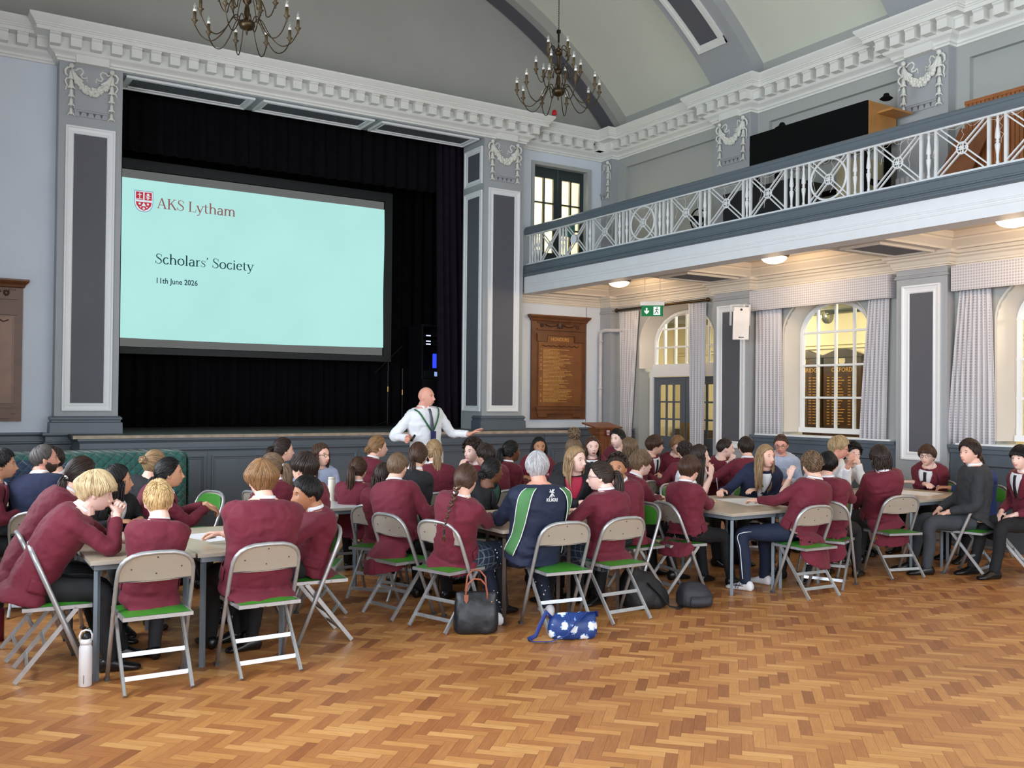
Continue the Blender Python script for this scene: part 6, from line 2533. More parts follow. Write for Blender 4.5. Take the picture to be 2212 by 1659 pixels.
        Pk = (Pk + up_ * lf[..., None])[good]
        Pk = Pk @ A.T + T
        Ng = len(Pk)
        rad = rg.uniform(0.0026, 0.0046, Ng)[:, None] * (0.35 + 0.65 * np.sin(PI * (np.arange(K) + 0.6) / K))[None, :]
        rad[:, -1] *= 0.3
        tg_ = np.gradient(Pk, axis=1)
        tg_ /= np.linalg.norm(tg_, axis=2, keepdims=True) + 1e-9
        nn_ = Pk - (T + A @ np.array([0, 0, 0.0]))
        xx_ = np.cross(tg_, nn_)
        xx_ /= np.linalg.norm(xx_, axis=2, keepdims=True) + 1e-9
        yy_ = np.cross(xx_, tg_)
        ring4 = np.stack([Pk + xx_ * rad[..., None], Pk + yy_ * rad[..., None] * 0.7, Pk - xx_ * rad[..., None], Pk - yy_ * rad[..., None] * 0.7], 2)   # N,K,4,3
        base_i = (np.arange(Ng) * K * 4)[:, None, None]
        kk2 = (np.arange(K - 1) * 4)[None, :, None]
        q4 = np.arange(4)[None, None, :]
        q5 = (q4 + 1) % 4
        Fq = np.stack([base_i + kk2 + q4, base_i + kk2 + q5, base_i + kk2 + 4 + q5, base_i + kk2 + 4 + q4], -1).reshape(-1, 4)
        b._add(ring4.reshape(-1, 3).tolist(), Fq.tolist())
    if style in ('curly', 'curlytop', 'topbun'):
        nc = {'curly': 260, 'curlytop': 170, 'topbun': 0}[style]
        for q in range(nc):
            while True:
                d = nrm(np.array([rr.gauss(0, 1), rr.gauss(0, 1), rr.gauss(0.4, 1)]))
                azd = math.degrees(math.atan2(abs(d[1]), d[0]))
                if d[2] > np.interp(azd, *line) + (0.02 if style == 'curly' else 0.25):
                    break
            c = surf(d, th * (0.8 + 0.4 * max(0, d[2])))
            u = nrm(np.cross(d, [rr.random(), rr.random(), rr.random()]))
            v = np.cross(d, u)
            r_ = rr.uniform(0.008, 0.014)
            pts = [A @ (c + r_ * (u * math.cos(k * 0.9) + v * math.sin(k * 0.9)) + d * 0.003 * k) + T for k in range(6)]
            b.tube([tuple(p) for p in pts], [0.0055, 0.006, 0.006, 0.006, 0.005, 0.002], 5)

    def tail(path, r0, r1, n_l, wav=0.006, tie=True):
        path = [np.array(p, float) for p in path]
        rs = []
        K = 12
        pp = []
        for k in range(K + 1):
            u = k / K * (len(path) - 1)
            i = min(int(u), len(path) - 2)
            t = u - i
            p0, p1, p2, p3 = path[max(i - 1, 0)], path[i], path[i + 1], path[min(i + 2, len(path) - 1)]
            pp.append(0.5 * (2 * p1 + (p2 - p0) * t + (2 * p0 - 5 * p1 + 4 * p2 - p3) * t * t + (-p0 + 3 * p1 - 3 * p2 + p3) * t ** 3))
            s_ = k / K
            rs.append((r0 + (r1 - r0) * min(1, s_ * 2.2)) * (1 if s_ < 0.6 else 1 - 0.75 * (s_ - 0.6) / 0.4))
        b.tube([tuple(p) for p in pp], [r * 0.85 for r in rs], 10)
        for q in range(n_l):
            a = 2 * PI * q / n_l + rr.random()
            ps = []
            for k in range(K + 1):
                dd = nrm(pp[min(k + 1, K)] - pp[max(k - 1, 0)])
                x = nrm(np.cross(dd, [0.3, 1, 0.1]))
                y = np.cross(dd, x)
                w_ = wav * math.sin(k * 1.1 + q * 1.7)
                ps.append(pp[k] + (x * math.cos(a) + y * math.sin(a)) * (rs[k] + w_))
            st = rr.randint(0, 2)
            en = K + 1 - rr.randint(0, 3)
            ps = ps[st:en]
            b.tube([tuple(p) for p in ps], [0.0042 * (0.5 + 0.5 * math.sin(PI * (i + 1) / (len(ps) + 1))) for i in range(len(ps))], 5)
        if tie:
            b2 = MB()
            dd = nrm(pp[1] - pp[0])
            b2.tube([tuple(pp[0] - dd * 0.004), tuple(pp[0] + dd * 0.012)], r0 * 1.25, 12)
            obj('hair_tie', b2, CLOTH['black'] if seed % 3 else SHO['white'], h)
        return pp
    G = lambda *p: A @ np.array(p) + T
    down = np.array([0, 0, -1.0])
    if style == 'pony':
        p0 = G(-0.108, 0, 0.02)
        bk = -A[:, 0]
        tail([p0, p0 + bk * 0.035 + down * 0.02, p0 + bk * 0.04 + down * 0.13, p0 + bk * 0.022 + down * 0.27, p0 + bk * 0.02 + down * 0.37], 0.016, 0.034, 80)
    elif style == 'lowpony':
        p0 = G(-0.10, 0, -0.035)
        bk = -A[:, 0]
        tail([p0, p0 + bk * 0.025 + down * 0.03, p0 + bk * 0.03 + down * 0.12, p0 + bk * 0.03 + down * 0.22, p0 + bk * 0.03 + down * 0.27], 0.014, 0.026, 56)
    elif style == 'braid':
        p0 = G(-0.09, 0, -0.05)
        bk = -A[:, 0]
        sd = A[:, 1]
        N_b = 15
        for k in range(N_b):
            t = k / (N_b - 1)
            c = p0 + bk * (0.045 + 0.12 * math.sin(t * 1.5)) + down * (0.01 + 0.30 * t) + sd * 0.05 * t
            sg = 1 if k % 2 else -1
            r_ = 0.019 * (1 - 0.5 * t)
            Mx = Matrix((tuple(sd), tuple(bk), (0, 0, 1))).transposed() @ Matrix.Rotation(sg * 0.75, 3, 'Y')
            b.ball(tuple(c + sd * sg * r_ * 0.55), (r_ * 0.72, r_ * 0.72, r_ * 1.45), 8, 6, Mx)
        e = c + down * 0.02
        b2 = MB().tube([tuple(e + np.array([0, 0, 0.01])), tuple(e - np.array([0, 0, 0.02]))], 0.009, 8)
        obj('hair_tie', b2, CLOTH['black'], h)
        for q in range(8):
            b.tube([tuple(e), tuple(e + down * 0.03 + sd * rr.uniform(-0.01, 0.01)), tuple(e + down * 0.07 + sd * rr.uniform(-0.015, 0.015))], [0.004, 0.006, 0.001], 5)
    elif style in ('bun', 'lowbun', 'topbun'):
        c = G(*{'bun': (-0.115, 0, 0.045), 'lowbun': (-0.112, 0, -0.03), 'topbun': (-0.03, 0, 0.165)}[style])
        R_ = {'bun': 0.032, 'lowbun': 0.034, 'topbun': 0.062}[style]
        b.ball(tuple(c), R_ * 0.85, 12, 8)
        for q in range(90 if style == 'topbun' else 50):
            d = nrm(np.array([rr.gauss(0, 1), rr.gauss(0, 1), rr.gauss(0, 1)]))
            u = nrm(np.cross(d, [rr.random(), rr.random(), rr.random()]))
            v = np.cross(d, u)
            r_ = rr.uniform(0.010, 0.018)
            b.tube([tuple(c + d * R_ * rr.uniform(0.75, 1.1) + r_ * (u * math.cos(k * 0.8) + v * math.sin(k * 0.8))) for k in range(6)], [0.003, 0.005, 0.0055, 0.005, 0.004, 0.002], 5)
        if style == 'lowbun' or style == 'bun':
            b2 = MB().tube([tuple(c + A[:, 1] * 0.02 * math.cos(k * PI / 6) * 1.1 + A[:, 0] * 0.02 + A[:, 2] * 0.026 * math.sin(k * PI / 6)) for k in range(12)], 0.005, 6, closed=True)
            obj('hair_tie', b2, CLOTH['white'], h)
    elif style in ('long', 'verylong', 'bob', 'mullet'):
        L0 = {'long': 0.27, 'verylong': 0.36, 'bob': 0.14, 'mullet': 0.11}[style]
        amin = {'mullet': 110}.get(style, 62)
        for q in range(200 if vox_ < 0.0068 else 110):
            a = rr.uniform(amin, 180) * rr.choice((-1, 1)) * D2R
            d = nrm(np.array([math.cos(a), math.sin(a), rr.uniform(-0.25, 0.25)]))
            p = surf(d, th * rr.uniform(0.3, 1.15))
            Ln = L0 * rr.uniform(0.75, 1.05)
            pts = [p]
            for k in range(1, 8):
                t = k / 7
                px = p[0] * (1 - 0.25 * t) - (0.02 * t if a else 0)
                py = p[1] * (1 - 0.12 * t + 0.15 * math.sin(PI * t)) + 0.008 * math.sin(5 * t + q)
                pts.append(np.array([px, py, p[2] - Ln * t]))
            b.tube([tuple(A @ x + T) for x in pts], [0.004, 0.006, 0.0065, 0.0065, 0.006, 0.0055, 0.004, 0.0015], 5, flat=0.7)
        if style != 'mullet':
            # inner mass
            rings = []
            for k in range(8):
                t = k / 7
                row = []
                for q in range(16):
                    a = 2 * PI * q / 16
                    cx0 = -0.045 - 0.012 * t
                    row.append(A @ np.array([cx0 + 0.045 * math.cos(a) * (1 - 0.3 * t), (0.076 - 0.012 * t) * math.sin(a), 0.0 - L0 * 0.9 * t]) + T)
                rings.append(row)
            join(b, np_grid(np.array(rings)))
    if b.v:
        obj('locks', b, hm, h, smooth=True, fix=False)
    return h


def face(root, M_, skin, iris=IRIS, brow=DBR, smile=0.0, openm=False, eyes=True):
    A, T = M_[:3, :3], M_[:3, 3]
    G = lambda x, y, z: tuple(A @ np.array([x, y, z]) + T)
    e = MB()
    i_ = MB()
    for sg in (-1, 1):
        e.ball(G(0.0722, sg * 0.031, 0.0), 0.0125, 12, 8)
        i_.ball(G(0.0790, sg * 0.031, 0.0), 0.0069, 10, 7)
    ey = obj('eyes', e, EYEW, root, smooth=True)
    obj('iris', i_, iris, ey, smooth=True)
    b = MB()
    for sg in (-1, 1):
        for lo_a, hi_a in ((14, 88), (-88, -24)):
            rows = []
            for j in range(6):
                la = (lo_a + (hi_a - lo_a) * j / 5) * D2R
                rows.append([G(0.0722 + 0.0136 * math.cos(la) * math.cos(lo * D2R), sg * 0.031 + 0.0136 * math.cos(la) * math.sin(lo * D2R), 0.0136 * math.sin(la)) for lo in range(-80, 81, 20)])
            b.grid(rows)
    obj('eyelids', b, skin, root, smooth=True, fix=False)
    b = MB()
    for sg in (-1, 1):
        b.tube([G(0.091 - 0.010 * abs(t) ** 1.5 * (1 if t > 0 else 0.2), sg * (0.031 + 0.017 * t), 0.0215 + 0.004 * (1 - t * t)) for t in (-1, -0.4, 0.2, 0.7, 1)], [0.0018, 0.0032, 0.003, 0.002, 0.001], 5)
        # upper lid line
        b.tube([G(0.0865 - 0.006 * t * t, sg * (0.031 + 0.0135 * t), 0.0055 - 0.003 * t * t) for t in (-1, -0.4, 0.2, 0.7, 1)], [0.0008, 0.0015, 0.0016, 0.0013, 0.0008], 5)
    obj('eyebrows', b, hairmat(brow), root, smooth=True)
    b = MB()
    w = 0.022 + 0.005 * smile
    for z0, r_ in ((-0.0600, 0.0034), (-0.0695, 0.0042)):
        b.tube([G(0.1015 - 0.011 * t * t, w * t, z0 + (-0.003 if z0 < -0.065 else 0.001) * 0 + smile * 0.007 * t * t - (0.010 if openm and z0 < -0.065 else 0)) for t in (-1, -0.6, -0.2, 0.2, 0.6, 1)], [0.001, r_ * 0.8, r_, r_, r_ * 0.8, 0.001], 6)
    obj('lips', b, LIPS, root, smooth=True)
    if openm:
        b = MB().ball(G(0.094, 0, -0.069), (0.012, 0.016, 0.010), 10, 7, Matrix(A.tolist()))
        obj('mouth', b, mat('mouth_dark', (70, 24, 26), 0.5), root, smooth=True)
        b = MB().ball(G(0.099, 0, -0.0635), (0.006, 0.012, 0.003), 10, 5, Matrix(A.tolist()))
        obj('teeth', b, EYEW, root, smooth=True)


def beard(root, M_, col, seed=0):
    n, m_ = 60, 36
    D = dirgrid(n, m_)
    P = headpts(D)
    az = np.degrees(np.arctan2(np.abs(D[:, 1]), D[:, 0]))
    lip = np.exp(-((P[:, 1] / 0.021) ** 2) - ((P[:, 2] + 0.065) / 0.008) ** 2)
    top_ = np.interp(az, [0, 25, 60, 85, 110], [-0.44, -0.40, -0.34, -0.10, -0.3])
    mk_ = np.clip((top_ - D[:, 2]) / 0.08, -1, 1) * np.where(az < 92, 1, -1) * np.where(lip > 0.4, -1, 1)
    off = np.where(mk_ > 0, 0.005 * np.sqrt(np.clip(mk_, 0, 1)), -0.01)
    Q = P + P / np.linalg.norm(P, axis=1, keepdims=True) * off[:, None]
    Wd = Q @ M_[:3, :3].T + M_[:3, 3]
    return obj('beard', np_grid(Wd.reshape(m_ + 1, n, 3)), hairmat(col), root, smooth=True)


def glasses(root, M_, round_=False, m=None):
    A, T = M_[:3, :3], M_[:3, 3]
    G = lambda x, y, z: tuple(A @ np.array([x, y, z]) + T)
    b = MB()
    for sg in (-1, 1):
        b.tube([G(0.103 - 0.10 * (0.021 * math.cos(a)) * sg * 0, sg * 0.031 + 0.0225 * math.cos(a), -0.001 + (0.019 if round_ else 0.015) * math.sin(a)) for a in [2 * PI * k / 18 for k in range(18)]], 0.0018, 5, closed=True)
        b.tube([G(0.102, sg * 0.053, 0.005), G(0.085, sg * 0.074, 0.006), G(0.01, sg * 0.082, 0.002), G(-0.012, sg * 0.081, -0.012)], 0.0018, 5)
    b.tube([G(0.104, -0.009, 0.002), G(0.106, 0, 0.004), G(0.104, 0.009, 0.002)], 0.0018, 5)
    return obj('glasses', b, m or BLACKG, root, smooth=True)


def hand_mb(b, wrist, d, nrmal, side, curl=0.35, spread=0.0, s=1.0, thumb=0.6, fing=None):
    """d: direction from wrist to knuckles, nrmal: direction the palm faces; side +1 left hand"""
    d = nrm(np.array(d, float))
    n = np.array(nrmal, float)
    n = nrm(n - d * (n @ d))
    x = np.cross(d, n) * side          # towards the thumb
    w = np.array(wrist, float)
    P = []
    for t, hw, hh in ((-0.02, 0.026, 0.019), (0.0, 0.026, 0.018), (0.03, 0.034, 0.016), (0.06, 0.040, 0.0145), (0.085, 0.041, 0.012), (0.095, 0.036, 0.008)):
        c = w + d * t * s + x * 0.003
        P.append([c + x * math.cos(a) * hw * s + n * math.sin(a) * hh * s for a in [2 * PI * k / 14 for k in range(14)]])
    join(b, np_grid(np.array(P)))
    L_ = (0.070, 0.079, 0.073, 0.057)
    for k in range(4):
        c = curl if fing is None else fing[k]
        u = 0.029 - 0.0195 * k
        p = w + d * 0.086 * s + x * u * s
        pts = [p - d * 0.02 * s]
        ang = 0.15
        dirx = d + x * (0.05 - 0.04 * k) * (1 + 6 * spread)
        for j, fr in enumerate((0.45, 0.32, 0.23)):
            pts.append(p)
            ang += c * (0.9, 1.2, 0.8)[j]
            dd = nrm(dirx) * math.cos(ang) + n * math.sin(ang)
            p = p + dd * L_[k] * fr * s
        pts.append(p)
        b.tube([tuple(q) for q in pts], [0.0088 * s, 0.0092 * s, 0.0082 * s, 0.0076 * s, 0.0062 * s], 8)
    p0 = w + d * 0.02 * s + x * 0.022 * s + n * 0.004
    q1 = p0 + (d * 0.55 + x * 0.75 * (0.5 + thumb) + n * 0.35) * 0.042 * s
    q2 = q1 + (d * 0.8 + x * 0.35 * (thumb + 0.2) + n * 0.45) * 0.032 * s
    q3 = q2 + (d * 0.85 + x * 0.1 + n * 0.5) * 0.024 * s
    b.tube([tuple(q) for q in (p0, q1, q2, q3)], [0.015 * s, 0.0115 * s, 0.0098 * s, 0.0075 * s], 8)
    return b


def remesh(o, vox, smooth=2, disp=0.0, sc=0.1):
    r = o.modifiers.new('skin', 'REMESH')
    r.mode = 'VOXEL'
    r.voxel_size = vox
    r.use_smooth_shade = True
    if smooth:
        sm = o.modifiers.new('soften', 'SMOOTH')
        sm.iterations = smooth
        sm.factor = 0.5
    if disp:
        rumple(o, disp, sc, 0)
    return o


def ik(S_, W_, l1, l2, hint):
    d = W_ - S_
    L = np.linalg.norm(d)
    if L > (l1 + l2) * 0.985:
        W_ = S_ + d / L * (l1 + l2) * 0.985
        d = W_ - S_
        L = np.linalg.norm(d)
    L = max(L, abs(l1 - l2) + 0.03)
    a = (l1 * l1 - l2 * l2 + L * L) / (2 * L)
    h = math.sqrt(max(l1 * l1 - a * a, 0))
    u = nrm(d)
    hv = hint - u * (hint @ u)
    return S_ + u * a + nrm(hv) * h, W_


def short_label(label):
    w = ('folding chair under the ' + label.split(',')[0]).split()[:16]
    while w[-1] in ('with', 'in', 'and', 'a', 'the', 'of', 'to', 'his', 'her', 'on', 'at', 'behind', 'just', 'from', 'by', 'seen', 'long', 'over', 'looking', 'holding', 'shirt,', 'right', 'left', 'sitting', 'down'):
        w = w[:-1]
    return ' '.join(w)


def person(label, hip, face_deg, head, yaw, pitch=0.0, roll=0.0, top='maroon', skin='fair', hs='short', hc=BRN, s=1.0, arms='table', hands=None, legs='sit',
           trousers='black', shoes='black', shirt=True, tie=True, glass=0, fc=False, vox=0.0075, tail=0.463, twist=0.0, build=1.0, chairdeg=None, chair_lab=None,
           sleeves='long', chairpos=None, seed=0, smile=0.0, openm=False, brow=None, skirt=False, group='pupils in maroon blazers', det=True, knees=None, front=False, seatz=0.45, curl=None, blazer=True, lap=True):
    """seated (or standing) figure. hip (x, y), head: centre of the head (x, y, z), angles in degrees from +x"""
    root = empty('person', label, 'person', (hip[0], hip[1], 0))
    rx = lambda o: (setattr(o, 'location', (-hip[0], -hip[1], 0)), o)[1]
    F = np.array([math.cos(face_deg * D2R), math.sin(face_deg * D2R), 0])
    Lf = np.array([-F[1], F[0], 0])
    ft = (face_deg + twist) * D2R
    F2 = np.array([math.cos(ft), math.sin(ft), 0])
    L2 = np.array([-F2[1], F2[0], 0])
    up = np.array([0, 0, 1.0])
    H = np.array(head, float)
    # head frame
    a, p, r = yaw * D2R, pitch * D2R, roll * D2R
    hx = np.array([math.cos(a) * math.cos(p), math.sin(a) * math.cos(p), math.sin(p)])
    hy = np.array([-math.sin(a), math.cos(a), 0])
    hz = np.cross(hx, hy)
    hy, hz = hy * math.cos(r) + hz * math.sin(r), -hy * math.sin(r) + hz * math.cos(r)
    M_ = np.eye(4)
    hsz = 0.98 * (0.94 + 0.06 * s)
    M_[:3, 0], M_[:3, 1], M_[:3, 2], M_[:3, 3] = hx * hsz, hy * hsz, hz * hsz, H
    stand = legs == 'stand'
    hipz = seatz + 0.085 if not stand else 0.93 * s
    P0 = np.array([hip[0], hip[1], hipz])
    neck0 = H - hz * 0.055 - hx * 0.022           # where the neck enters the skull
    NB = neck0 - up * 0.046 * s - F2 * 0.026        # base of the neck
    mid = (P0 + NB) / 2 - F * (0.035 if not stand else 0.0) - (NB - P0) * 0.0
    lean = (NB - P0)
    P1 = mid - F * 0.02

    def spine(t):
        return (1 - t) ** 2 * P0 + 2 * t * (1 - t) * P1 + t * t * NB

    def frame(t):
        tg = nrm(2 * (1 - t) * (P1 - P0) + 2 * t * (NB - P1))
        lt = nrm(Lf * (1 - t) + L2 * t)
        lt = nrm(lt - tg * (lt @ tg))
        return tg, lt, np.cross(lt, tg)     # tangent, left, forward
    TT = [0, 0.12, 0.3, 0.5, 0.68, 0.80, 0.88, 0.935, 0.97, 1.0]
    WW = [0.165, 0.165, 0.152, 0.162, 0.182, 0.192, 0.184, 0.150, 0.104, 0.066]
    DD = [0.118, 0.120, 0.112, 0.120, 0.128, 0.122, 0.108, 0.090, 0.076, 0.062]

    def ring(t, k=1.0, dw=0.0, n=28):
        c = spine(t)
        tg, lt, fw_ = frame(t)
        w = (np.interp(t, TT, WW) * s * build + dw) * k
        d = (np.interp(t, TT, DD) * s * (0.5 + 0.5 * build) + dw) * k
        out = []
        for q in range(n):
            aa = 2 * PI * q / n
            cc, ss = math.cos(aa), math.sin(aa)
            out.append(c + fw_ * d * math.copysign(abs(cc) ** 0.85, cc) + lt * w * math.copysign(abs(ss) ** 0.85, ss))
        return np.array(out)

    def surf(t, phi, off):
        """point on the blazer, phi from the front, + to the left"""
        c = spine(t)
        tg, lt, fw_ = frame(t)
        dw = 0.02
        w = np.interp(t, TT, WW) * s * build + dw + off
        d = np.interp(t, TT, DD) * s * (0.5 + 0.5 * build) + dw + off
        cc, ss = math.cos(phi), math.sin(phi)
        return c + fw_ * d * math.copysign(abs(cc) ** 0.85, cc) + lt * w * math.copysign(abs(ss) ** 0.85, ss)
    # shoulders and arms
    tS = 0.83
    tg, lt, fwS = frame(tS)
    SH = {1: spine(tS) + lt * 0.158 * s * build + fwS * 0.005, -1: spine(tS) - lt * 0.158 * s * build + fwS * 0.005}
    l1, l2 = 0.285 * s, 0.255 * s
    default = {
        'table': {1: (0.36, 0.10, 0.79), -1: (0.36, -0.10, 0.79)},
        'cross': {1: (0.30, -0.09, 0.80), -1: (0.33, 0.09, 0.79)},
        'lap': {1: (0.26, 0.10, 0.62), -1: (0.26, -0.10, 0.62)},
        'side': {1: (0.05, 0.26, 0.55), -1: (0.05, -0.26, 0.55)},
    }[arms if arms in ('table', 'cross', 'lap', 'side') else 'table']
    tgt = dict(default)
    if hands:
        tgt.update(hands)
    arm = {}
    for sg in (1, -1):
        v = tgt[sg]
        opt = {}
        if isinstance(v, dict):
            opt = v
            v = v['at']
        if opt.get('world'):
            Wp = np.array(v, float)
        elif opt.get('head'):
            Wp = H + hx * v[0] + hy * v[1] + hz * v[2]
        else:
            Wp = P0 + F * v[0] * s + Lf * v[1] * s
            Wp[2] = v[2]
        hint = np.array(opt.get('hint', (0, 0, 0)), float)
        hint = (F * hint[0] + Lf * hint[1] + up * hint[2]) if opt.get('hint') else (-F * 0.5 + Lf * sg * 0.6 - up * 0.8)
        E_, Wp = ik(SH[sg], Wp, l1, l2, hint)
        if not stand and E_[2] < 0.755 and np.linalg.norm(Wp - P0) > 0.28 and Wp[2] > 0.7 and arms != 'lap' and not opt.get('free'):
            E_[2] = max(E_[2], 0.74)
        arm[sg] = (E_, Wp, opt)
    # ---- body: one skin of head, neck, trunk, arms and hands
    b = head_mb(M_, det)
    join(b, limb([neck0 + hz * 0.03, neck0 - hz * 0.01, (neck0 + NB) / 2, NB, NB - up * 0.05], [0.050, 0.052 * (0.9 + 0.1 * build), 0.054, 0.060, 0.066], 14))
    join(b, np_grid(np.array([ring(t, 0.88 if t < 0.86 else (0.74 if t < 0.99 else 0.9), 0, 20) for t in (0.02, 0.25, 0.5, 0.75, 0.88, 0.95, 1.0)])))
    for sg in (1, -1):
        E_, Wp, opt = arm[sg]
        bare = sleeves == 'short' or opt.get('bare')
        k = 1.0 if bare else 0.75
        join(b, limb([SH[sg] * 0.9 + spine(tS) * 0.1, SH[sg] * 0.4 + E_ * 0.6, E_, E_ * 0.45 + Wp * 0.55, Wp], [0.05 * k * s, 0.042 * k * s, 0.036 * k * s, 0.035 * k * s, 0.025 * s], 10))
        fd = nrm(Wp - E_)
        hd = np.array(opt['dir'], float) if 'dir' in opt else None
        if hd is not None:
            hd = F * hd[0] + Lf * hd[1] + up * hd[2]
        else:
            hd = nrm(fd + up * (-0.15))
            if Wp[2] < 0.86 and Wp[2] > 0.72 and not stand:
                hd = nrm(np.array([fd[0], fd[1], -0.02]))
        pn = opt.get('palm')
        pn = (F * pn[0] + Lf * pn[1] + up * pn[2]) if pn else np.array([0, 0, -1.0]) + Lf * (-sg) * 0.35
        if abs(nrm(np.array(pn)) @ nrm(hd)) > 0.93:
            pn = pn + F * 0.8 + Lf * -sg * 0.5
        hand_mb(b, Wp, hd, pn, -sg if False else (1 if sg == 1 else -1) * -1, opt.get('curl', 0.35), opt.get('spread', 0.0), 0.97 * s, opt.get('thumb', 0.6), opt.get('fing'))
    # legs
    if stand:
        KN = {sg: P0 + Lf * sg * 0.09 * s + F * 0.02 - up * 0.43 * s for sg in (1, -1)}
        AN = {sg: np.array([KN[sg][0], KN[sg][1], 0.09]) - F * 0.03 for sg in (1, -1)}
    else:
        KN, AN = {}, {}
        for sg in (1, -1):
            kn = (knees or {}).get(sg, (0.42, 0.13 * sg, 0.0))
            K_ = P0 + F * kn[0] * s + Lf * kn[1]
            K_[2] = 0.50 * s if s < 1 else 0.50
            KN[sg] = K_
            an = kn[3:] if len(kn) > 3 else (0.04 + 0.05 * ((seed * 7 + sg) % 3), 0.0)
            A_ = K_ + F * an[0] + Lf * an[1]
            A_[2] = 0.09
            AN[sg] = A_
    body = rx(obj('body', b, SKIN[skin], root, smooth=True))
    remesh(body, vox * 0.72 if (fc or hands) else vox, 1)
    # ---- trousers / skirt, shoes
    b = MB()
    hw = 0.085 * s
    for sg in (1, -1):
        join(b, limb([P0 + Lf * sg * hw * 0.9 - up * 0.0, P0 * 0.5 + KN[sg] * 0.5 + Lf * sg * 0.012, KN[sg], KN[sg] * 0.5 + AN[sg] * 0.5 - F * 0.01, AN[sg] - up * 0.03], [0.095 * s * build, 0.084 * s * build, 0.063 * s, 0.056 * s, 0.048 * s], 14))
    b.ball(tuple(P0 + up * 0.01 + F * 0.03), (0.125 * s * build, 0.125 * s * build, 0.085 * s), 16, 10)
    if stand:
        b.ball(tuple(P0 + up * 0.06), (0.15 * s, 0.15 * s, 0.12), 16, 10)
    tr = rx(obj('trousers', b, TRO[trousers], root, smooth=True))
    remesh(tr, 0.016, 2, 0.012, 0.09)
    if skirt:
        P = []
        for t in np.linspace(0, 1, 9):
            c = P0 * (1 - t) + (KN[1] + KN[-1]) / 2 * t
            w = 0.19 + 0.045 * t
            row = []
            for q in range(40):
                aa = 2 * PI * q / 40
                pl_ = 1 + 0.035 * math.sin(aa * 20) * t
                row.append(c + Lf * w * math.cos(aa) * pl_ * s + up * ((0.13 if math.sin(aa) > 0 else 0.12 + 0.09 * (1 - t)) * math.sin(aa) * pl_ * s))
            P.append(row)
        o = rx(obj('skirt', np_grid(np.array(P)), PLAID, root, smooth=True))
    for sg in (1, -1):
        A_ = AN[sg]
        dF = nrm(np.array([A_[0] - P0[0], A_[1] - P0[1], 0])) * 0.35 + F
        dF = nrm(dF)
        sd = np.array([-dF[1], dF[0], 0])
        P = []
        for t, w, h0, h1 in ((-0.075, 0.022, 0.02, 0.06), (-0.06, 0.034, 0.0, 0.085), (-0.02, 0.037, 0.0, 0.10), (0.03, 0.038, 0.0, 0.088), (0.08, 0.045, 0.0, 0.06), (0.13, 0.046, 0.0, 0.045), (0.165, 0.038, 0.0, 0.036), (0.185, 0.018, 0.006, 0.024)):
            row = []
            for q in range(14):
                aa = 2 * PI * q / 14
                row.append(np.array([A_[0], A_[1], 0]) + dF * t * s + sd * w * math.cos(aa) + up * (h0 + (h1 - h0) * (0.5 + 0.5 * math.copysign(abs(math.sin(aa)) ** 0.7, math.sin(aa)))))
            P.append(row)
        o = rx(obj('shoe', np_grid(np.array(P)), SHO[shoes], root, smooth=True))
        if shoes == 'white':
            o['label'] = 'white trainer'
    # ---- upper garment
    b = MB()
    P = []
    knit = top in ('navy', 'plum', 'royal', 'tracknavy')
    shirt_only = top in ('white', 'blueprint', 'check')
    off = 0.020 if not shirt_only else 0.012
    if stand:
        for z, k in ((-0.10, 1.0),):
            P.append(ring(0, 1.0, off) - up * 0.07)
    elif shirt_only or knit:
        P.append(ring(0, 1.0, off) - up * 0.04)
    else:
        # tails of the jacket hang around the seat
        hang = tail < 0.44
        steps = ((tail, 1.0, 0.17, 1.45), (0.45, 1.0, 0.15, 1.4), (0.51, 1.0, 0.09, 0.9)) if hang else ((tail, 1.0, 0, 0), ((hipz + tail) / 2, 0.55, 0, 0))
        for z, q_, sh_, cl_ in steps:
            rg = ring(0, 1.08, off)
            cc = rg.mean(0)
            fwd = (rg - cc) @ F
            rg = rg - up * (hipz - z)
            if hang:
                rg = rg - F[None, :] * sh_ - np.outer(np.clip(fwd, 0, 1), F) * cl_
            else:
                rg = rg + np.outer(np.clip(fwd, -1, 0), F) * 0.85 * q_ - np.outer(np.clip(fwd, 0, 1), F) * 0.35
            P.append(rg)
    for t in ((0.08, 0.2) if tail < 0.44 and not (stand or shirt_only or knit) else (0.0, 0.08, 0.2)) + (0.32, 0.44, 0.56, 0.68, 0.78, 0.85, 0.90, 0.94):
        P.append(ring(t, 1.0, off))
    P.append(ring(0.968, 1.0, 0.006))
    join(b, np_grid(np.array(P)))
    for sg in (1, -1):
        E_, Wp, opt = arm[sg]
        S0 = SH[sg]
        inn = spine(tS) + (S0 - spine(tS)) * 0.55
        rr_ = 0.062 if not shirt_only else 0.056
        b.ball(tuple(S0 - up * 0.006), 0.066 * s * (0.6 + 0.4 * build), 14, 9)
        if sleeves == 'short':
            join(b, limb([inn, S0, S0 * 0.45 + E_ * 0.55], [0.06 * s, rr_ * s, 0.058 * s], 14))
        else:
            cuff = E_ + (Wp - E_) * (0.86 if opt.get('pushed') is None else opt['pushed'])
            join(b, limb([inn, S0, S0 * 0.5 + E_ * 0.5, E_, E_ * 0.5 + cuff * 0.5, cuff], [0.058 * s, rr_ * s, 0.057 * s, 0.052 * s, 0.046 * s, 0.040 * s], 14))
    nm = {'maroon': 'blazer', 'black': 'jacket', 'charcoal': 'suit_jacket', 'white': 'shirt', 'blueprint': 'blouse', 'check': 'shirt'}.get(top, 'jumper')
    g = rx(obj(nm, b, CLOTH[top], root, smooth=True))
    remesh(g, 0.0105, 2, 0.022 if not knit else 0.014, 0.075)
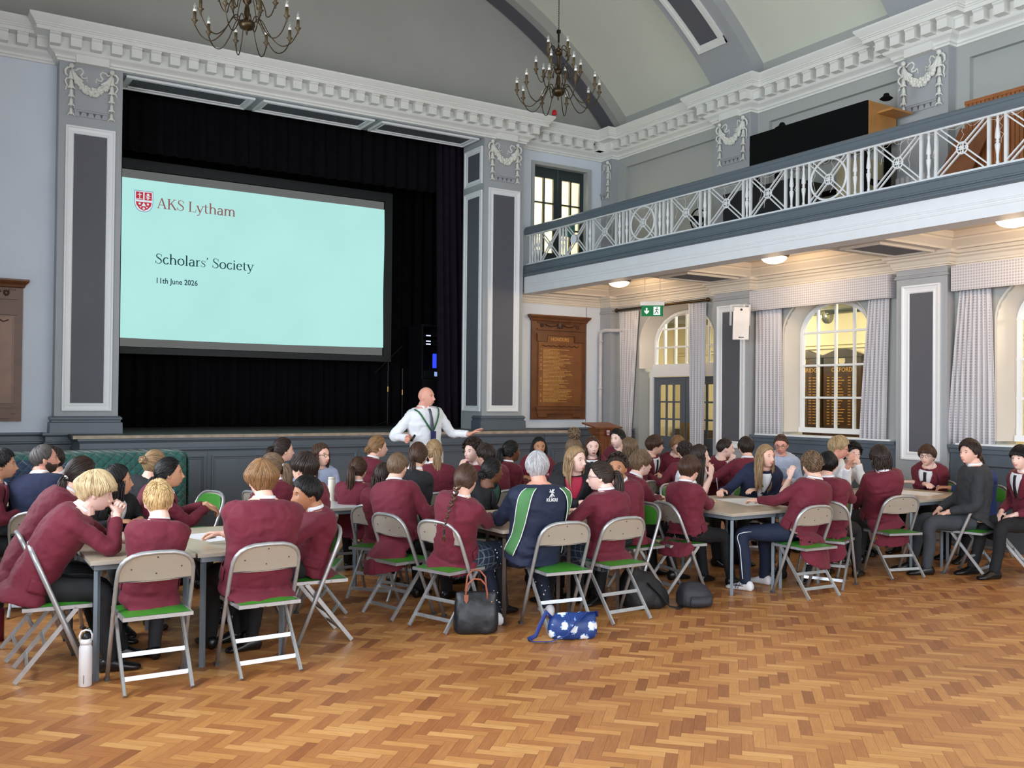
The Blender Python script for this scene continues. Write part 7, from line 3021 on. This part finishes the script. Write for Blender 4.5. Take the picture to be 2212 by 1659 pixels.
    # ---- collar, shirt front, lapels, tie
    if shirt and not (shirt_only and False):
        b = MB()
        colp = []
        tgN = nrm(NB - P1)
        lN, fN = frame(0.985)[1], frame(0.985)[2]
        cN = spine(0.962)
        ps = []
        for q in range(21):
            aa = (-165 + 330 * q / 20) * D2R       # opening at the front
            aa = aa + PI
            ps.append(cN + fN * (0.064 * s * math.cos(aa)) + lN * 0.066 * s * math.sin(aa))
        sheet_ = [[tuple(p_ - tgN * 0.012 + nrm(p_ - cN) * 0.010), tuple(p_ + tgN * 0.022 + nrm(p_ - cN) * 0.001), tuple(p_ + tgN * 0.030 - nrm(p_ - cN) * 0.004), tuple(p_ + tgN * 0.012 - nrm(p_ - cN) * 0.008)] for p_ in ps]
        b.grid(sheet_)
        colr = CLOTH['white'] if top not in ('blueprint', 'check') else CLOTH[top]
        o = rx(obj('collar', b, colr, root, smooth=True, fix=False))
        solid(o, 0.004)
        if top == 'maroon' and not front:
            # back collar of the blazer
            b = MB()
            sheet_ = [[tuple(p_ - tgN * 0.035 + nrm(p_ - cN) * 0.020), tuple(p_ + tgN * 0.004 + nrm(p_ - cN) * 0.008), tuple(p_ + tgN * 0.010 + nrm(p_ - cN) * 0.004)] for p_ in ps[3:18]]
            b.grid(sheet_)
            o = rx(obj('blazer_collar', b, CLOTH[top], root, smooth=True, fix=False))
            solid(o, 0.006)
    if front:
        def patch(t0, t1, w0, w1, off_, m__, nm_, ph0=0.0, nn=8):
            rows = []
            for j in range(nn + 1):
                t = t0 + (t1 - t0) * j / nn
                w = w0 + (w1 - w0) * j / nn
                rows.append([tuple(surf(t, ph0 + w * (2 * i / 6 - 1), off_)) for i in range(7)])
            bb_ = MB().grid(rows)
            o_ = rx(obj(nm_, bb_, m__, root, smooth=True, fix=False))
            solid(o_, 0.004)
            return o_
        fr = front if isinstance(front, str) else 'shirt'
        fm = {'shirt': CLOTH['white'], 'red': mat('shirt_red_spotted', (178, 40, 70), 0.7, var=0.25, scale=150), 'green': mat('top_green', (22, 70, 62), 0.8), 'white_top': CLOTH['white'], 'skin': SKIN[skin]}[fr]
        if not shirt_only:
            VW = lambda u: 0.04 + 0.34 * u + (0.9 * (u - 0.82) if u > 0.82 else 0)
            rows = []
            for j in range(13):
                u = j / 12
                t, w = 0.50 + 0.482 * u, VW(u)
                rows.append([tuple(surf(t, w * (2 * i / 6 - 1), 0.008 + 0.006 * u)) for i in range(7)])
            solid(rx(obj('shirt_front', MB().grid(rows), fm, root, smooth=True, fix=False)), 0.004)
            # lapels
            if top != 'navy':
                for sg in (1, -1):
                    rows = []
                    for j in range(13):
                        u = j / 12
                        t = 0.49 + 0.487 * u
                        w_in = VW(u) - 0.02
                        wd = 0.10 + 0.34 * math.sin(PI * min(1, 0.08 + u * 0.86))
                        rows.append([tuple(surf(t, sg * (w_in + wd * q / 3), 0.017 + 0.007 * u - 0.003 * q)) for q in range(4)])
                    o = rx(obj('lapel', MB().grid(rows), CLOTH[top], root, smooth=True, fix=False))
                    solid(o, 0.005)
        if tie:
            rows = []
            for j in range(11):
                u = j / 10
                t = 0.52 + 0.445 * u
                hw_ = 0.024 - 0.010 * u if u < 0.86 else 0.017
                c = surf(t, 0, 0.016 + (0.006 if u >= 0.86 else 0))
                l_ = frame(t)[1]
                rows.append([tuple(c - l_ * hw_), tuple(c + frame(t)[2] * 0.003), tuple(c + l_ * hw_)])
            o = rx(obj('tie', MB().grid(rows), mat('tie_black', (22, 22, 28), 0.6) if tie is True else tie, root, smooth=True, fix=False))
            solid(o, 0.004)
        if top == 'maroon':
            c = surf(0.64, 0.62, 0.016)
            l_, f_ = frame(0.64)[1], frame(0.64)[2]
            bb_ = MB()
            for (u, v) in ((0, 0),):
                poly_ = [(-0.02, 0.024), (0.02, 0.024), (0.02, -0.002), (0, -0.026), (-0.02, -0.002)]
                bb_._add([tuple(c + nrm(l_ - f_ * 0.5) * a_ + up * d_) for a_, d_ in poly_], [(0, 1, 2, 3, 4)])
            o = rx(obj('badge', bb_, mat('badge_pink', (206, 150, 160), 0.6), root, fix=False))
            solid(o, 0.003)
    if top == 'maroon' and vox < 0.0072:
        for sg in (1, -1):
            rows = [[tuple(surf(t, sg * (0.95 + 0.75 * i / 6), 0.006)) for i in range(7)] for t in np.linspace(0.02, 0.17, 5)]
            o = rx(obj('pocket', MB().grid(rows), CLOTH[top], root, smooth=True, fix=False))
            solid(o, 0.006)
    if hs:
        h = rx(hair(root, M_, hs, hc, seed, det, vox))
    if fc:
        face_before = set(root.children)
        face(root, M_, SKIN[skin], brow=brow or tuple(int(c * 0.8) for c in hc), smile=smile, openm=openm)
        for o in root.children:
            if o not in face_before:
                rx(o)
    if glass:
        rx(glasses(root, M_, round_=glass == 2))
    # ---- chair
    if not stand and chairdeg is not False:
        cd = face_deg if chairdeg is None else chairdeg
        cf = np.array([math.cos(cd * D2R), math.sin(cd * D2R)])
        cp = chairpos or (hip[0] - cf[0] * 0.11, hip[1] - cf[1] * 0.11)
        chair(cp[0], cp[1], cd, chair_lab or short_label(label))
    return dict(root=root, rx=rx, surf=surf, frame=frame, spine=spine, M=M_, H=H, arm=arm, F=F, L=Lf, KN=KN, AN=AN, P0=P0)

STAFF = 'grown-ups'
HD = lambda x, y, z, **k: dict(at=(x, y, z), head=True, **k)
TB = lambda x, y, z=0.785, **k: dict(at=(x, y, z), **k)
WD = lambda x, y, z, **k: dict(at=(x, y, z), world=True, **k)
CLASP = dict(curl=0.75, dir=(0.5, 0, 0.85), palm=(0, 0, 0))
# --- left front table
person("dark-haired pupil in maroon, in right profile, cut off by the photo's left edge", (0.40, 8.45), 0, (0.57, 8.42, 1.15), -5, fc=True, skin='olive', hs='short', hc=BLK, front=True, s=0.95, seed=1)
mn = person('man with grey-flecked hair and a beard in a navy jumper, seen from behind', (0.87, 8.35), 60, (0.87, 8.42, 1.185), 4, pitch=4, top='navy', skin='pink', hs='receding', hc=GRY, fc=True, s=1.02, build=1.08, tie=False, group=STAFF, seed=2, chairdeg=75, arms='lap', trousers='navy')
person('pupil with long dark hair leaning behind the fair boy with clasped hands', (0.60, 7.02), 0, (0.95, 6.98, 1.165), 20, pitch=-10, hs='lowpony', hc=DBR, s=0.95, seed=3, chairpos=(0.70, 6.98))
p = person('fair mop-haired boy in maroon leaning on the table with hands clasped at his mouth', (0.60, 6.42), -4, (0.945, 6.36, 1.10), -3, pitch=-14, skin='pale', hs='bowl', hc=BLO, fc=True, s=0.96, seed=4, vox=0.006, chairpos=(0.72, 6.42), twist=-6,
           hands={1: HD(0.155, 0.022, -0.105, hint=(0.3, 0.5, -0.9), dir=(0.35, -0.5, 0.75), palm=(-0.3, -1, 0), curl=0.8), -1: HD(0.16, -0.03, -0.105, hint=(0.3, -0.5, -0.9), dir=(0.35, 0.5, 0.75), palm=(-0.3, 1, 0), curl=0.8)})
person('black-haired girl in a black blazer looking to the right behind the clasped hands', (1.22, 7.66), -70, (1.25, 7.42, 1.075), 2, top='black', skin='olive', hs='long', hc=BLK, fc=True, s=0.9, front=True, seed=5, chair_lab='folding chair behind the far side of the left front table under the black-blazered girl')
person('woman with curly fair hair in a loose bun wearing a black jacket', (1.62, 8.48), 25, (1.72, 8.42, 1.12), 25, top='black', hs='bun', hc=DBL, s=0.95, shirt=False, group=STAFF, seed=6, arms='lap')
person('girl with sleek black hair in maroon, arms stretched right towards the empty chair', (1.55, 7.72), 0, (1.66, 7.62, 1.105), -8, skin='olive', hs='lowpony', hc=BLK, fc=True, s=0.92, front=True, seed=7,
       hands={1: WD(1.98, 7.72, 0.84, free=True, dir=(0.8, 0, -0.5), curl=0.4), -1: WD(1.96, 7.62, 0.83, free=True, dir=(0.8, 0.2, -0.4), curl=0.4)})
person('boy with spiky fair hair and glasses seen from behind in the nearest chair', (1.20, 5.99), 90, (1.25, 6.0, 1.06), 82, pitch=-6, skin='pale', hs='spiky', hc=(196, 164, 116), s=0.86, glass=1, seed=8, vox=0.006, trousers='grey', arms='cross', chairpos=(1.20, 5.87))
person('broad boy with short ginger-brown hair seen from behind at the left front table', (1.85, 5.99), 92, (1.88, 5.99, 1.165), 90, pitch=-4, skin='fair', hs='bowl', hc=GIN, s=1.08, build=1.14, seed=9, vox=0.006, arms='cross', chairpos=(1.85, 5.87))
person('dark-haired boy in maroon sitting just behind the broad ginger-haired boy', (2.52, 6.98), 150, (2.50, 6.92, 1.16), 118, hs='mop', hc=DBR, s=0.96, seed=10)
person('black-haired boy in maroon looking left in profile at the left front table', (2.36, 6.42), 176, (2.32, 6.36, 1.03), 178, pitch=-6, skin='tan', hs='short', hc=BLK, fc=True, s=0.92, seed=11, vox=0.006, chairpos=(2.42, 6.42))
person('girl with a light brown ponytail half hidden behind the ginger-haired boy', (2.50, 7.62), 110, (2.49, 7.66, 1.12), 130, hs='pony', hc=LBR, s=0.92, seed=12)
person('young woman with a dark ponytail in a plum jumper looking right', (2.95, 9.05), 10, (3.03, 9.0, 1.185), 5, top='plum', skin='fair', hs='pony', hc=DBR, fc=True, smile=1, s=0.95, shirt=False, group=STAFF, seed=13, arms='lap')
person('smiling woman with glasses and long brown hair in a pale blue patterned blouse', (3.50, 9.42), 255, (3.50, 9.22, 1.115), 295, top='blueprint', skin='fair', hs='long', hc=BRN, fc=True, glass=1, smile=1, s=0.95, group=STAFF, seed=14)
person('girl with her hair in a scrunchie bun, maroon back upright, looking right', (4.05, 9.22), 5, (4.12, 9.2, 1.185), 0, hs='lowbun', hc=GIN, fc=True, s=0.93, seed=15)
person('girl with a long brown ponytail slouching on a chair, seen from behind', (3.50, 8.30), 60, (3.50, 8.25, 1.03), 40, hs='pony', hc=BRN, s=0.88, seed=16, chairdeg=85, chairpos=(3.58, 8.62))
# --- second table
person('boy with cropped brown hair and glasses seen from behind left of the plaited girl', (3.33, 6.98), 28, (3.36, 7.10, 1.135), 42, hs='crop', hc=LBR, s=1.0, glass=1, seed=17, vox=0.0065, tail=0.34, chairpos=(3.24, 6.82), chairdeg=12)
person('girl with loose curly dark hair hidden behind the cropped-haired boy', (3.45, 7.55), 40, (3.38, 7.42, 1.03), 60, hs='long', hc=DBR, s=0.85, seed=18)
person('girl with tied brown hair holding her folded hands at her chin, seen from behind', (3.78, 7.62), 20, (3.80, 7.6, 1.19), 40, top='black', hs='lowpony', hc=BRN, s=0.97, seed=19, hands={1: HD(0.06, 0.13, -0.20, dir=(0.2, -0.5, 0.7), palm=(0, -1, 0), curl=0.8, hint=(0, 0.8, -0.6)), -1: HD(0.12, 0.04, -0.19, dir=(0.2, 0.5, 0.7), palm=(0, 1, 0), curl=0.8)})
person('girl with a long straight fair ponytail below the standing man', (4.33, 8.32), 80, (4.32, 8.3, 1.18), 75, hs='pony', hc=DBL, s=0.95, seed=20, chair_lab='folding chair with a dark green pad under the girl with a long fair ponytail')
person('curly dark-haired boy in maroon facing left with a hand at his mouth', (4.98, 8.62), 200, (4.88, 8.5, 1.16), 195, skin='pale', hs='curly', hc=DBR, fc=True, s=0.98, seed=21, hands={-1: HD(0.12, -0.03, -0.20, dir=(0.0, 0.0, 0.9), palm=(-1, 0, 0), curl=0.5, free=True)})
person('boy with tousled dark hair seen from behind among the middle group', (5.02, 8.25), 95, (4.85, 8.2, 1.13), 110, hs='short', hc=DBR, s=0.92, seed=22)
person('girl with a long brown plait down her maroon blazer, seen from behind', (3.46, 6.28), 25, (3.46, 6.13, 1.10), 35, pitch=-5, hs='braid', hc=BRN, s=0.92, seed=23, vox=0.006, tail=0.463, skirt=True, chairpos=(3.38, 6.27), chairdeg=17)
person('black-haired woman in a black blazer and dark green top looking right', (4.42, 7.56), -40, (4.42, 7.35, 1.05), 2, top='black', skin='brown', hs='lowbun', hc=BLK, fc=True, s=0.92, front='green', shirt=False, tie=False, group=STAFF, seed=24, arms='lap')
person('girl with black braids in a ponytail seated beside the stage panelling', (5.45, 8.72), 15, (5.47, 8.7, 1.135), 0, skin='brown', hs='pony', hc=BLK, fc=True, s=0.93, seed=25, arms='cross')
person('smiling black-haired girl with a long plait facing the photo by the stage panelling', (6.35, 9.55), 235, (6.27, 9.35, 1.14), 250, skin='tan', hs='long', hc=BLK, fc=True, smile=1, s=0.93, front=True, seed=26)
gr = person('grey-haired person in a navy and green sports jacket, seen from behind', (3.97, 6.01), 88, (3.99, 5.97, 1.185), 62, top='tracknavy', skin='pink', hs='short', hc=SIL, s=1.03, build=1.18, shirt=False, trousers='print', shoes='white', group=STAFF, seed=27, vox=0.006, chairpos=(4.10, 5.83), chairdeg=84, arms='table',
            knees={1: (0.38, 0.20, 0, -0.28, 0.05), -1: (0.36, -0.22, 0, -0.20, -0.05)})
person('fair-haired girl with loose long hair, black jacket and red shirt, looking right', (5.12, 7.12), 240, (5.06, 6.95, 1.16), 285, top='black', skin='pale', hs='long', hc=DBL, fc=True, smile=-0.3, s=0.99, front='red', shirt=False, tie=False, seed=28, vox=0.006, brow=(110, 80, 56), arms='cross')
person('person with a big messy bun and black jacket behind the red-shirted girl', (5.70, 7.86), 60, (5.62, 7.75, 1.20), 60, top='black', hs='topbun', hc=LBR, s=0.98, shirt=False, group=STAFF, seed=29)
person('girl in maroon facing the photo with her mouth open, left of the lectern', (6.78, 9.0), 235, (6.66, 8.82, 1.16), 245, skin='pale', hs='long', hc=BRN, fc=True, openm=True, s=0.93, front=True, seed=30)
person('girl with glasses, a long dark wavy ponytail and a tartan skirt, seen from behind', (4.66, 6.0), 98, (4.62, 6.0, 1.095), 138, pitch=-4, skin='pale', hs='pony', hc=DBR, s=0.96, glass=1, seed=31, vox=0.006, tail=0.463, skirt=True, chairpos=(4.66, 5.85), chairdeg=92,
       hands={1: TB(0.30, 0.25, 0.80), -1: TB(0.36, 0.0, 0.79)})
person('boy with short dark curls peering over the ponytailed girl', (5.26, 6.46), 185, (5.12, 6.42, 1.12), 222, skin='tan', hs='curlytop', hc=DBR, fc=True, s=0.96, seed=32, front=False, brow=DBR, chair_lab='folding chair with green pads under the boy with short dark curls')
person('dark-haired pupil in profile to the left, right of the lectern', (7.30, 9.25), 190, (7.22, 9.05, 1.235), 195, skin='pale', hs='short', hc=BLK, fc=True, s=0.96, seed=33)
person('pupil with straight brown bobbed hair seen from behind near the lectern', (6.92, 8.42), 110, (6.88, 8.42, 1.16), 120, hs='bob', hc=LBR, s=0.95, seed=34)
# --- third table
person('boy with glasses and side-parted brown hair in maroon, profile to the right', (5.66, 6.98), -5, (5.78, 6.9, 1.105), -8, skin='pale', hs='mop', hc=LBR, fc=True, glass=1, s=0.93, seed=35, chair_lab='folding chair under the side-parted boy with glasses')
person('boy with a brown fringe, white shirt and dark tie in front of the glazed door', (7.72, 9.18), 290, (7.72, 8.95, 1.15), 340, skin='fair', hs='mop', hc=BRN, fc=True, s=0.93, front=True, seed=36, arms='cross')
person('boy with short brown hair half hidden in front of the glazed door', (8.15, 9.2), 255, (8.07, 8.92, 1.14), 250, hs='mop', hc=GIN, fc=True, s=0.93, seed=37)
person('boy with dark curly hair leaning on the back of an empty chair, seen from behind', (7.55, 8.25), 60, (7.55, 8.22, 1.105), 65, hs='curlytop', hc=DBR, s=0.9, seed=38, hands={1: WD(7.12, 8.42, 0.86, free=True, curl=0.3)})
person('boy with straight brown hair seen from behind at the table corner with the grey leg', (5.86, 6.33), 14, (5.87, 6.33, 1.085), 15, pitch=-4, skin='fair', hs='mop', hc=BRN, s=0.92, seed=39, vox=0.0065, tail=0.38, chairdeg=-10, chairpos=(5.78, 6.42), twist=-18,
       hands={1: TB(0.40, 0.14), -1: TB(0.38, -0.02)})
person('woman with long dark hair in a white T-shirt holding a hand to her mouth', (7.02, 7.60), 285, (6.98, 7.38, 1.125), 330, top='white', sleeves='short', skin='pale', hs='verylong', hc=DBR, fc=True, s=0.97, shirt=False, tie=False, group=STAFF, seed=40, vox=0.006,
       hands={-1: HD(0.12, -0.03, -0.21, dir=(0.0, 0.1, 0.9), palm=(-1, 0.3, 0), curl=0.35, hint=(0.5, -0.3, -1)), 1: TB(0.22, -0.1, 0.80)})
person('laughing boy with cropped dark hair, his hand held beside his cheek', (8.35, 8.45), 300, (8.25, 8.28, 1.14), 330, skin='pale', hs='crop', hc=DBR, fc=True, openm=True, smile=1, s=0.93, front=True, seed=41, hands={-1: HD(0.06, -0.12, -0.20, dir=(0, 0, 1), palm=(0.2, 1, 0), curl=0.15, free=True)})
person('dark-haired boy in maroon with arms spread, seen from behind near the pilaster', (7.98, 7.72), 68, (7.98, 7.68, 1.18), 62, hs='short', hc=DBR, s=0.96, seed=42, hands={1: TB(0.22, 0.34, 0.95, free=True), -1: TB(0.2, -0.40, 0.98, free=True)})
person('smiling girl with long fair hair in a navy cardigan and white top, holding a pen', (7.62, 7.22), 228, (7.42, 6.87, 1.14), 268, top='navy', skin='fair', hs='verylong', hc=DBL, fc=True, smile=1, s=0.99, front='white_top', shirt=False, tie=False, seed=43, vox=0.006, brow=(120, 90, 64),
       hands={-1: WD(6.98, 7.05, 0.79, curl=0.7), 1: TB(0.32, 0.02, 0.79)})
person('man with glasses and a lanyard in a blue checked shirt looking down to the left', (8.72, 7.95), 235, (8.60, 7.72, 1.205), 215, pitch=-14, top='check', skin='pink', hs='crop', hc=BRN, fc=True, glass=1, smile=1, s=1.03, build=1.08, tie=False, group=STAFF, seed=44)
person('pupil in a white shirt hidden behind the curly-haired boy, hands raised', (7.58, 6.28), 190, (7.46, 6.24, 1.05), 190, top='white', skin='pale', hs='long', hc=BRN, s=0.9, seed=45, tie=False, sleeves='short', hands={-1: WD(7.26, 6.40, 0.96, free=True, dir=(0, 0.2, 1), palm=(-1, 0, 0)), 1: WD(7.27, 6.18, 0.99, free=True, dir=(0, -0.2, 1), palm=(-1, 0, 0))})
tk = person('curly-haired boy with glasses, maroon blazer and navy tracksuit trousers, seen from behind', (6.73, 5.86), 96, (6.84, 5.78, 1.125), 60, skin='fair', hs='curlytop', hc=LBR, s=1.0, glass=1, seed=46, vox=0.006, tail=0.30, trousers='navy', shoes='white', chairdeg=88, chairpos=(6.69, 5.70),
            knees={1: (0.33, 0.34, 0, -0.05, 0.02), -1: (0.36, -0.02, 0, 0.0, 0.0)}, arms='table')
person('dark-haired boy in maroon just to the right of the curly-haired boy', (7.28, 5.93), 25, (7.20, 5.90, 1.12), 30, hs='short', hc=BLK, s=0.95, seed=47, tail=0.30, chair_lab='folding chair with green pads right of the curly-haired boy')
# --- fourth table
person('tall fair-haired boy with glasses in a white shirt resting his chin near his fist', (8.72, 7.42), 280, (8.62, 6.92, 1.20), 318, pitch=-12, top='white', skin='pink', hs='swept', hc=(168, 142, 108), fc=True, glass=1, smile=1, s=1.08, front=False, tie=True, seed=48, hands={1: WD(8.60, 6.78, 1.02, dir=(0.6, 0, 0.7), palm=(-1, 0, 0), curl=0.7, free=True), -1: TB(0.3, -0.05, 0.79)}, seatz=0.47)
person('curly dark-haired boy in a white shirt hiding a grin behind his hand', (9.10, 7.52), 265, (9.02, 7.05, 1.115), 250, top='white', skin='pale', hs='curly', hc=BLK, fc=True, smile=1, s=0.97, seed=49, front=False, hands={1: HD(0.13, -0.01, -0.07, dir=(0, -0.8, 0.2), palm=(-1, 0, 0), curl=0.5)})
person('boy with shoulder-length dark wavy hair in maroon, seen from behind', (8.24, 6.12), 72, (8.12, 6.02, 1.15), 62, hs='mullet', hc=DBR, s=1.0, seed=50, vox=0.006, tail=0.36, chairpos=(8.19, 5.90), chairdeg=76, trousers='grey', arms='lap')
person('boy in round glasses with a brown fringe and tie, arms folded on the table', (10.02, 6.72), 186, (9.75, 6.60, 1.105), 196, skin='pale', hs='mop', hc=BRN, fc=True, glass=2, s=0.97, front=True, seed=51, arms='cross')
person('pupil in a royal blue jumper mostly hidden behind the boy in charcoal', (10.0, 6.12), 180, (9.72, 6.02, 1.09), 190, top='royal', skin='tan', hs='long', hc=BRN, fc=True, s=0.93, seed=52, tie=False, hands={-1: HD(0.14, -0.03, -0.19, dir=(0, 0, 1), palm=(-1, 0, 0), curl=0.6, free=True), 1: TB(0.45, -0.12, 0.785)})
person('dark-haired boy in a charcoal suit facing left, seen from behind', (8.98, 5.60), 146, (8.92, 5.57, 1.215), 170, top='charcoal', skin='fair', hs='swept', hc=DBR, fc=True, s=1.06, seed=53, vox=0.006, trousers='grey', tail=0.33, chairdeg=102, chairpos=(8.97, 5.57), arms='lap', twist=-14)
person('dark-haired boy in maroon with a badge, cut off by the right edge of the photo', (9.40, 5.22), 158, (9.22, 5.22, 1.17), 176, skin='pale', hs='mop', hc=BLK, fc=True, smile=1, s=1.0, front=True, seed=54, tail=0.34, chairdeg=120, chairpos=(9.50, 5.50), arms='lap')
person('pupil in maroon hidden behind the man in the navy jumper', (1.05, 9.45), 200, (1.02, 9.30, 1.12), 190, hs='short', hc=DBR, s=0.93, seed=55)

# --- the standing man
tie_m = mat('tie_striped', (70, 78, 92), 0.5, var=0.5, scale=60)
sm = person('bald man in a white shirt, striped tie and green lanyard standing with arms spread', (5.13, 10.03), 275, (5.07, 9.95, 1.725), 305, top='white', skin='pink', hs=None, legs='stand', fc=True, s=1.06, build=1.12, brow=(150, 110, 90), shirt=True, tie=tie_m, front='skin', trousers='black', group=STAFF, seed=60, vox=0.0065,
            hands={-1: WD(4.79, 9.80, 1.245, dir=(0.35, -0.75, -0.1), palm=(0.2, 0.9, 0), curl=1.0, free=True, hint=(-0.1, -0.6, -0.9)), 1: WD(5.56, 9.75, 1.285, dir=(0.2, 0.9, 0.45), palm=(0.5, 0, -0.9), curl=0.08, free=True, hint=(-0.2, 0.5, -0.9))})
R_, rx_, sf, fr_ = sm['root'], sm['rx'], sm['surf'], sm['frame']
b = MB()
LANY = mat('lanyard_green', (36, 98, 66), 0.6)
for sg in (1, -1):
    pts = [sf(0.965, sg * 1.2, 0.012), sf(0.93, sg * 0.62, 0.016), sf(0.85, sg * 0.40, 0.016), sf(0.72, sg * 0.24, 0.016), sf(0.56, sg * 0.05, 0.020)]
    b.tube([tuple(p_) for p_ in pts], 0.010, 6, flat=0.3, up=(0, 1, 0))
ln = rx_(obj('lanyard', b, LANY, R_, smooth=True))
c = sf(0.47, 0.02, 0.022)
l_ = fr_(0.5)[1]
b = MB()
b.bar(tuple(c + np.array([0, 0, 0.045])), tuple(c - np.array([0, 0, 0.055])), 0.07, 0.008, up=tuple(fr_(0.5)[2]))
obj('badge_holder', b, mat('badge_navy', (26, 32, 86), 0.4), ln)
E_, Wp, _o = sm['arm'][-1]
b = MB().tube([tuple(Wp + np.array([-0.02, -0.07, -0.03])), tuple(Wp + np.array([0.03, -0.075, 0.04]))], 0.014, 10)
tag(obj('remote', b, mat('bottle_black', (20, 20, 24), 0.4), smooth=True), 'small black remote control in the right hand of the standing man', 'remote')

# --- beard of the man in the navy jumper
mn['rx'](beard(mn['root'], mn['M'], (74, 62, 56)))


# --- pen in the cardigan girl's hand
b = MB().tube([(6.90, 7.02, 0.80), (6.86, 7.0, 0.93)], 0.005, 8)
tag(obj('pen', b, mat('pen_grey', (120, 120, 126), 0.3), smooth=True), 'pen held upright by the girl in the navy cardigan', 'pen')

# --- green panels, piping and lettering of the sports jacket
R_, rx_, sf, fr_, sp_ = gr['root'], gr['rx'], gr['surf'], gr['frame'], gr['spine']
GP = mat('jacket_green', (74, 128, 78), 0.75, var=0.05)
PIPW = mat('jacket_piping', (226, 230, 232), 0.6)


def bpatch(t0, t1, f0, f1, off_, m__, nm_):
    rows = []
    for j in range(17):
        t = t0 + (t1 - t0) * j / 16
        a0, a1 = f0(t), f1(t)
        rows.append([tuple(sf(t, a0 + (a1 - a0) * i / 6, off_)) for i in range(7)])
    o_ = rx_(obj(nm_, MB().grid(rows), m__, R_, smooth=True, fix=False))
    solid(o_, 0.004)
    return o_


for sg in (1, -1):
    f0 = lambda t: sg * (PI - 0.42 - 0.75 * max(0, (0.93 - t) / 0.93) ** 0.8)
    f1 = lambda t: sg * (PI - 0.85 - 0.85 * max(0, (0.93 - t) / 0.93) ** 0.7)
    bpatch(0.05, 0.93, f0, f1, 0.010, GP, 'green_panel')
    for f in (f0, f1):
        rx_(obj('piping', MB().tube([tuple(sf(t, f(t), 0.013)) for t in np.linspace(0.05, 0.93, 24)], 0.0035, 6), PIPW, R_, smooth=True))
c = sf(0.80, PI, 0.018)
lt_ = fr_(0.80)[1]
up_ = fr_(0.80)[0]
fo = fr_(0.80)[2]
base = c + lt_ * 0.045 - up_ * 0.015
base = base - fo * 0.004
o = text('lettering', 'KUKRI', 0.034, PIPW, tuple(base), tuple(-lt_), tuple(up_), R_, bold=0.0008)
rx_(o)
b = MB()
cc = c + up_ * 0.045 - fo * 0.004
for (a0, b0, a1, b1) in ((0, -0.03, 0.004, 0.03), (-0.022, 0.012, 0.02, 0.004), (-0.018, 0.028, 0.0, 0.006), (0.002, 0.006, 0.018, 0.03), (0.002, 0.0, -0.02, -0.03), (0.002, 0.0, 0.022, -0.024)):
    b.bar(tuple(cc - lt_ * a0 + up_ * b0), tuple(cc - lt_ * a1 + up_ * b1), 0.007, 0.003, up=tuple(fo))
rx_(obj('emblem', b, PIPW, R_))

# --- white piping on the tracksuit trousers and marks on the trainer
R_, rx_ = tk['root'], tk['rx']
KN, AN, F_, L_v, P0 = tk['KN'], tk['AN'], tk['F'], tk['L'], tk['P0']
for sg in (1,):
    K_, A_ = KN[sg], AN[sg]
    lv = L_v * sg * 0.9 - F_ * 0.2
    pts = [P0 * 0.55 + K_ * 0.45 + lv * 0.095 + np.array([0, 0, 0.02]), K_ + lv * 0.074 + np.array([0, 0, 0.01]), K_ * 0.7 + A_ * 0.3 + lv * 0.070, K_ * 0.35 + A_ * 0.65 + lv * 0.064, A_ + lv * 0.058 + np.array([0, 0, 0.02])]
    rx_(obj('piping', limb(pts, [0.004] * 5, 6), PIPW, R_, smooth=True))
    b = MB()
    dF = nrm(np.array([A_[0] - P0[0], A_[1] - P0[1], 0])) * 0.35 + F_
    dF = nrm(dF)
    sd = np.array([-dF[1], dF[0], 0])
    for (a0, h0, a1, h1) in ((0.0, 0.06, 0.11, 0.035), (0.0, 0.045, 0.10, 0.055), (0.03, 0.075, 0.05, 0.02), (0.055, 0.072, 0.075, 0.02)):
        b.bar(tuple(A_ + dF * a0 + sd * 0.048 + np.array([0, 0, h0 - A_[2]])), tuple(A_ + dF * a1 + sd * 0.052 + np.array([0, 0, h1 - A_[2]])), 0.006, 0.004, up=(0, 0, 1))
    rx_(obj('trainer_marks', b, mat('marks_navy', (30, 36, 60), 0.5), R_))
# white flecks on the printed trousers
R_, rx_ = gr['root'], gr['rx']
KN, AN, P0 = gr['KN'], gr['AN'], gr['P0']
rr = random.Random(5)
b = MB()
for sg in (1, -1):
    for k in range(60):
        u = rr.random()
        a_, c_ = (KN[sg], AN[sg]) if u < 0.6 else (P0 + gr['L'] * sg * 0.08, KN[sg])
        v = rr.uniform(0.05, 0.92)
        r0 = (0.062 - 0.014 * v) if u < 0.6 else (0.098 - 0.03 * v)
        q = a_ * (1 - v) + c_ * v
        ax = nrm(c_ - a_)
        e1_ = nrm(np.cross(ax, [0.2, 0.1, 1]))
        e2_ = np.cross(ax, e1_)
        an = rr.uniform(0, 2 * PI)
        n__ = e1_ * math.cos(an) + e2_ * math.sin(an)
        p_ = q + n__ * (r0 + 0.001)
        b.ball(tuple(p_), 0.006, 5, 4)
o = rx_(obj('print_flecks', b, PIPW, R_))
o['kind'] = 'stuff'
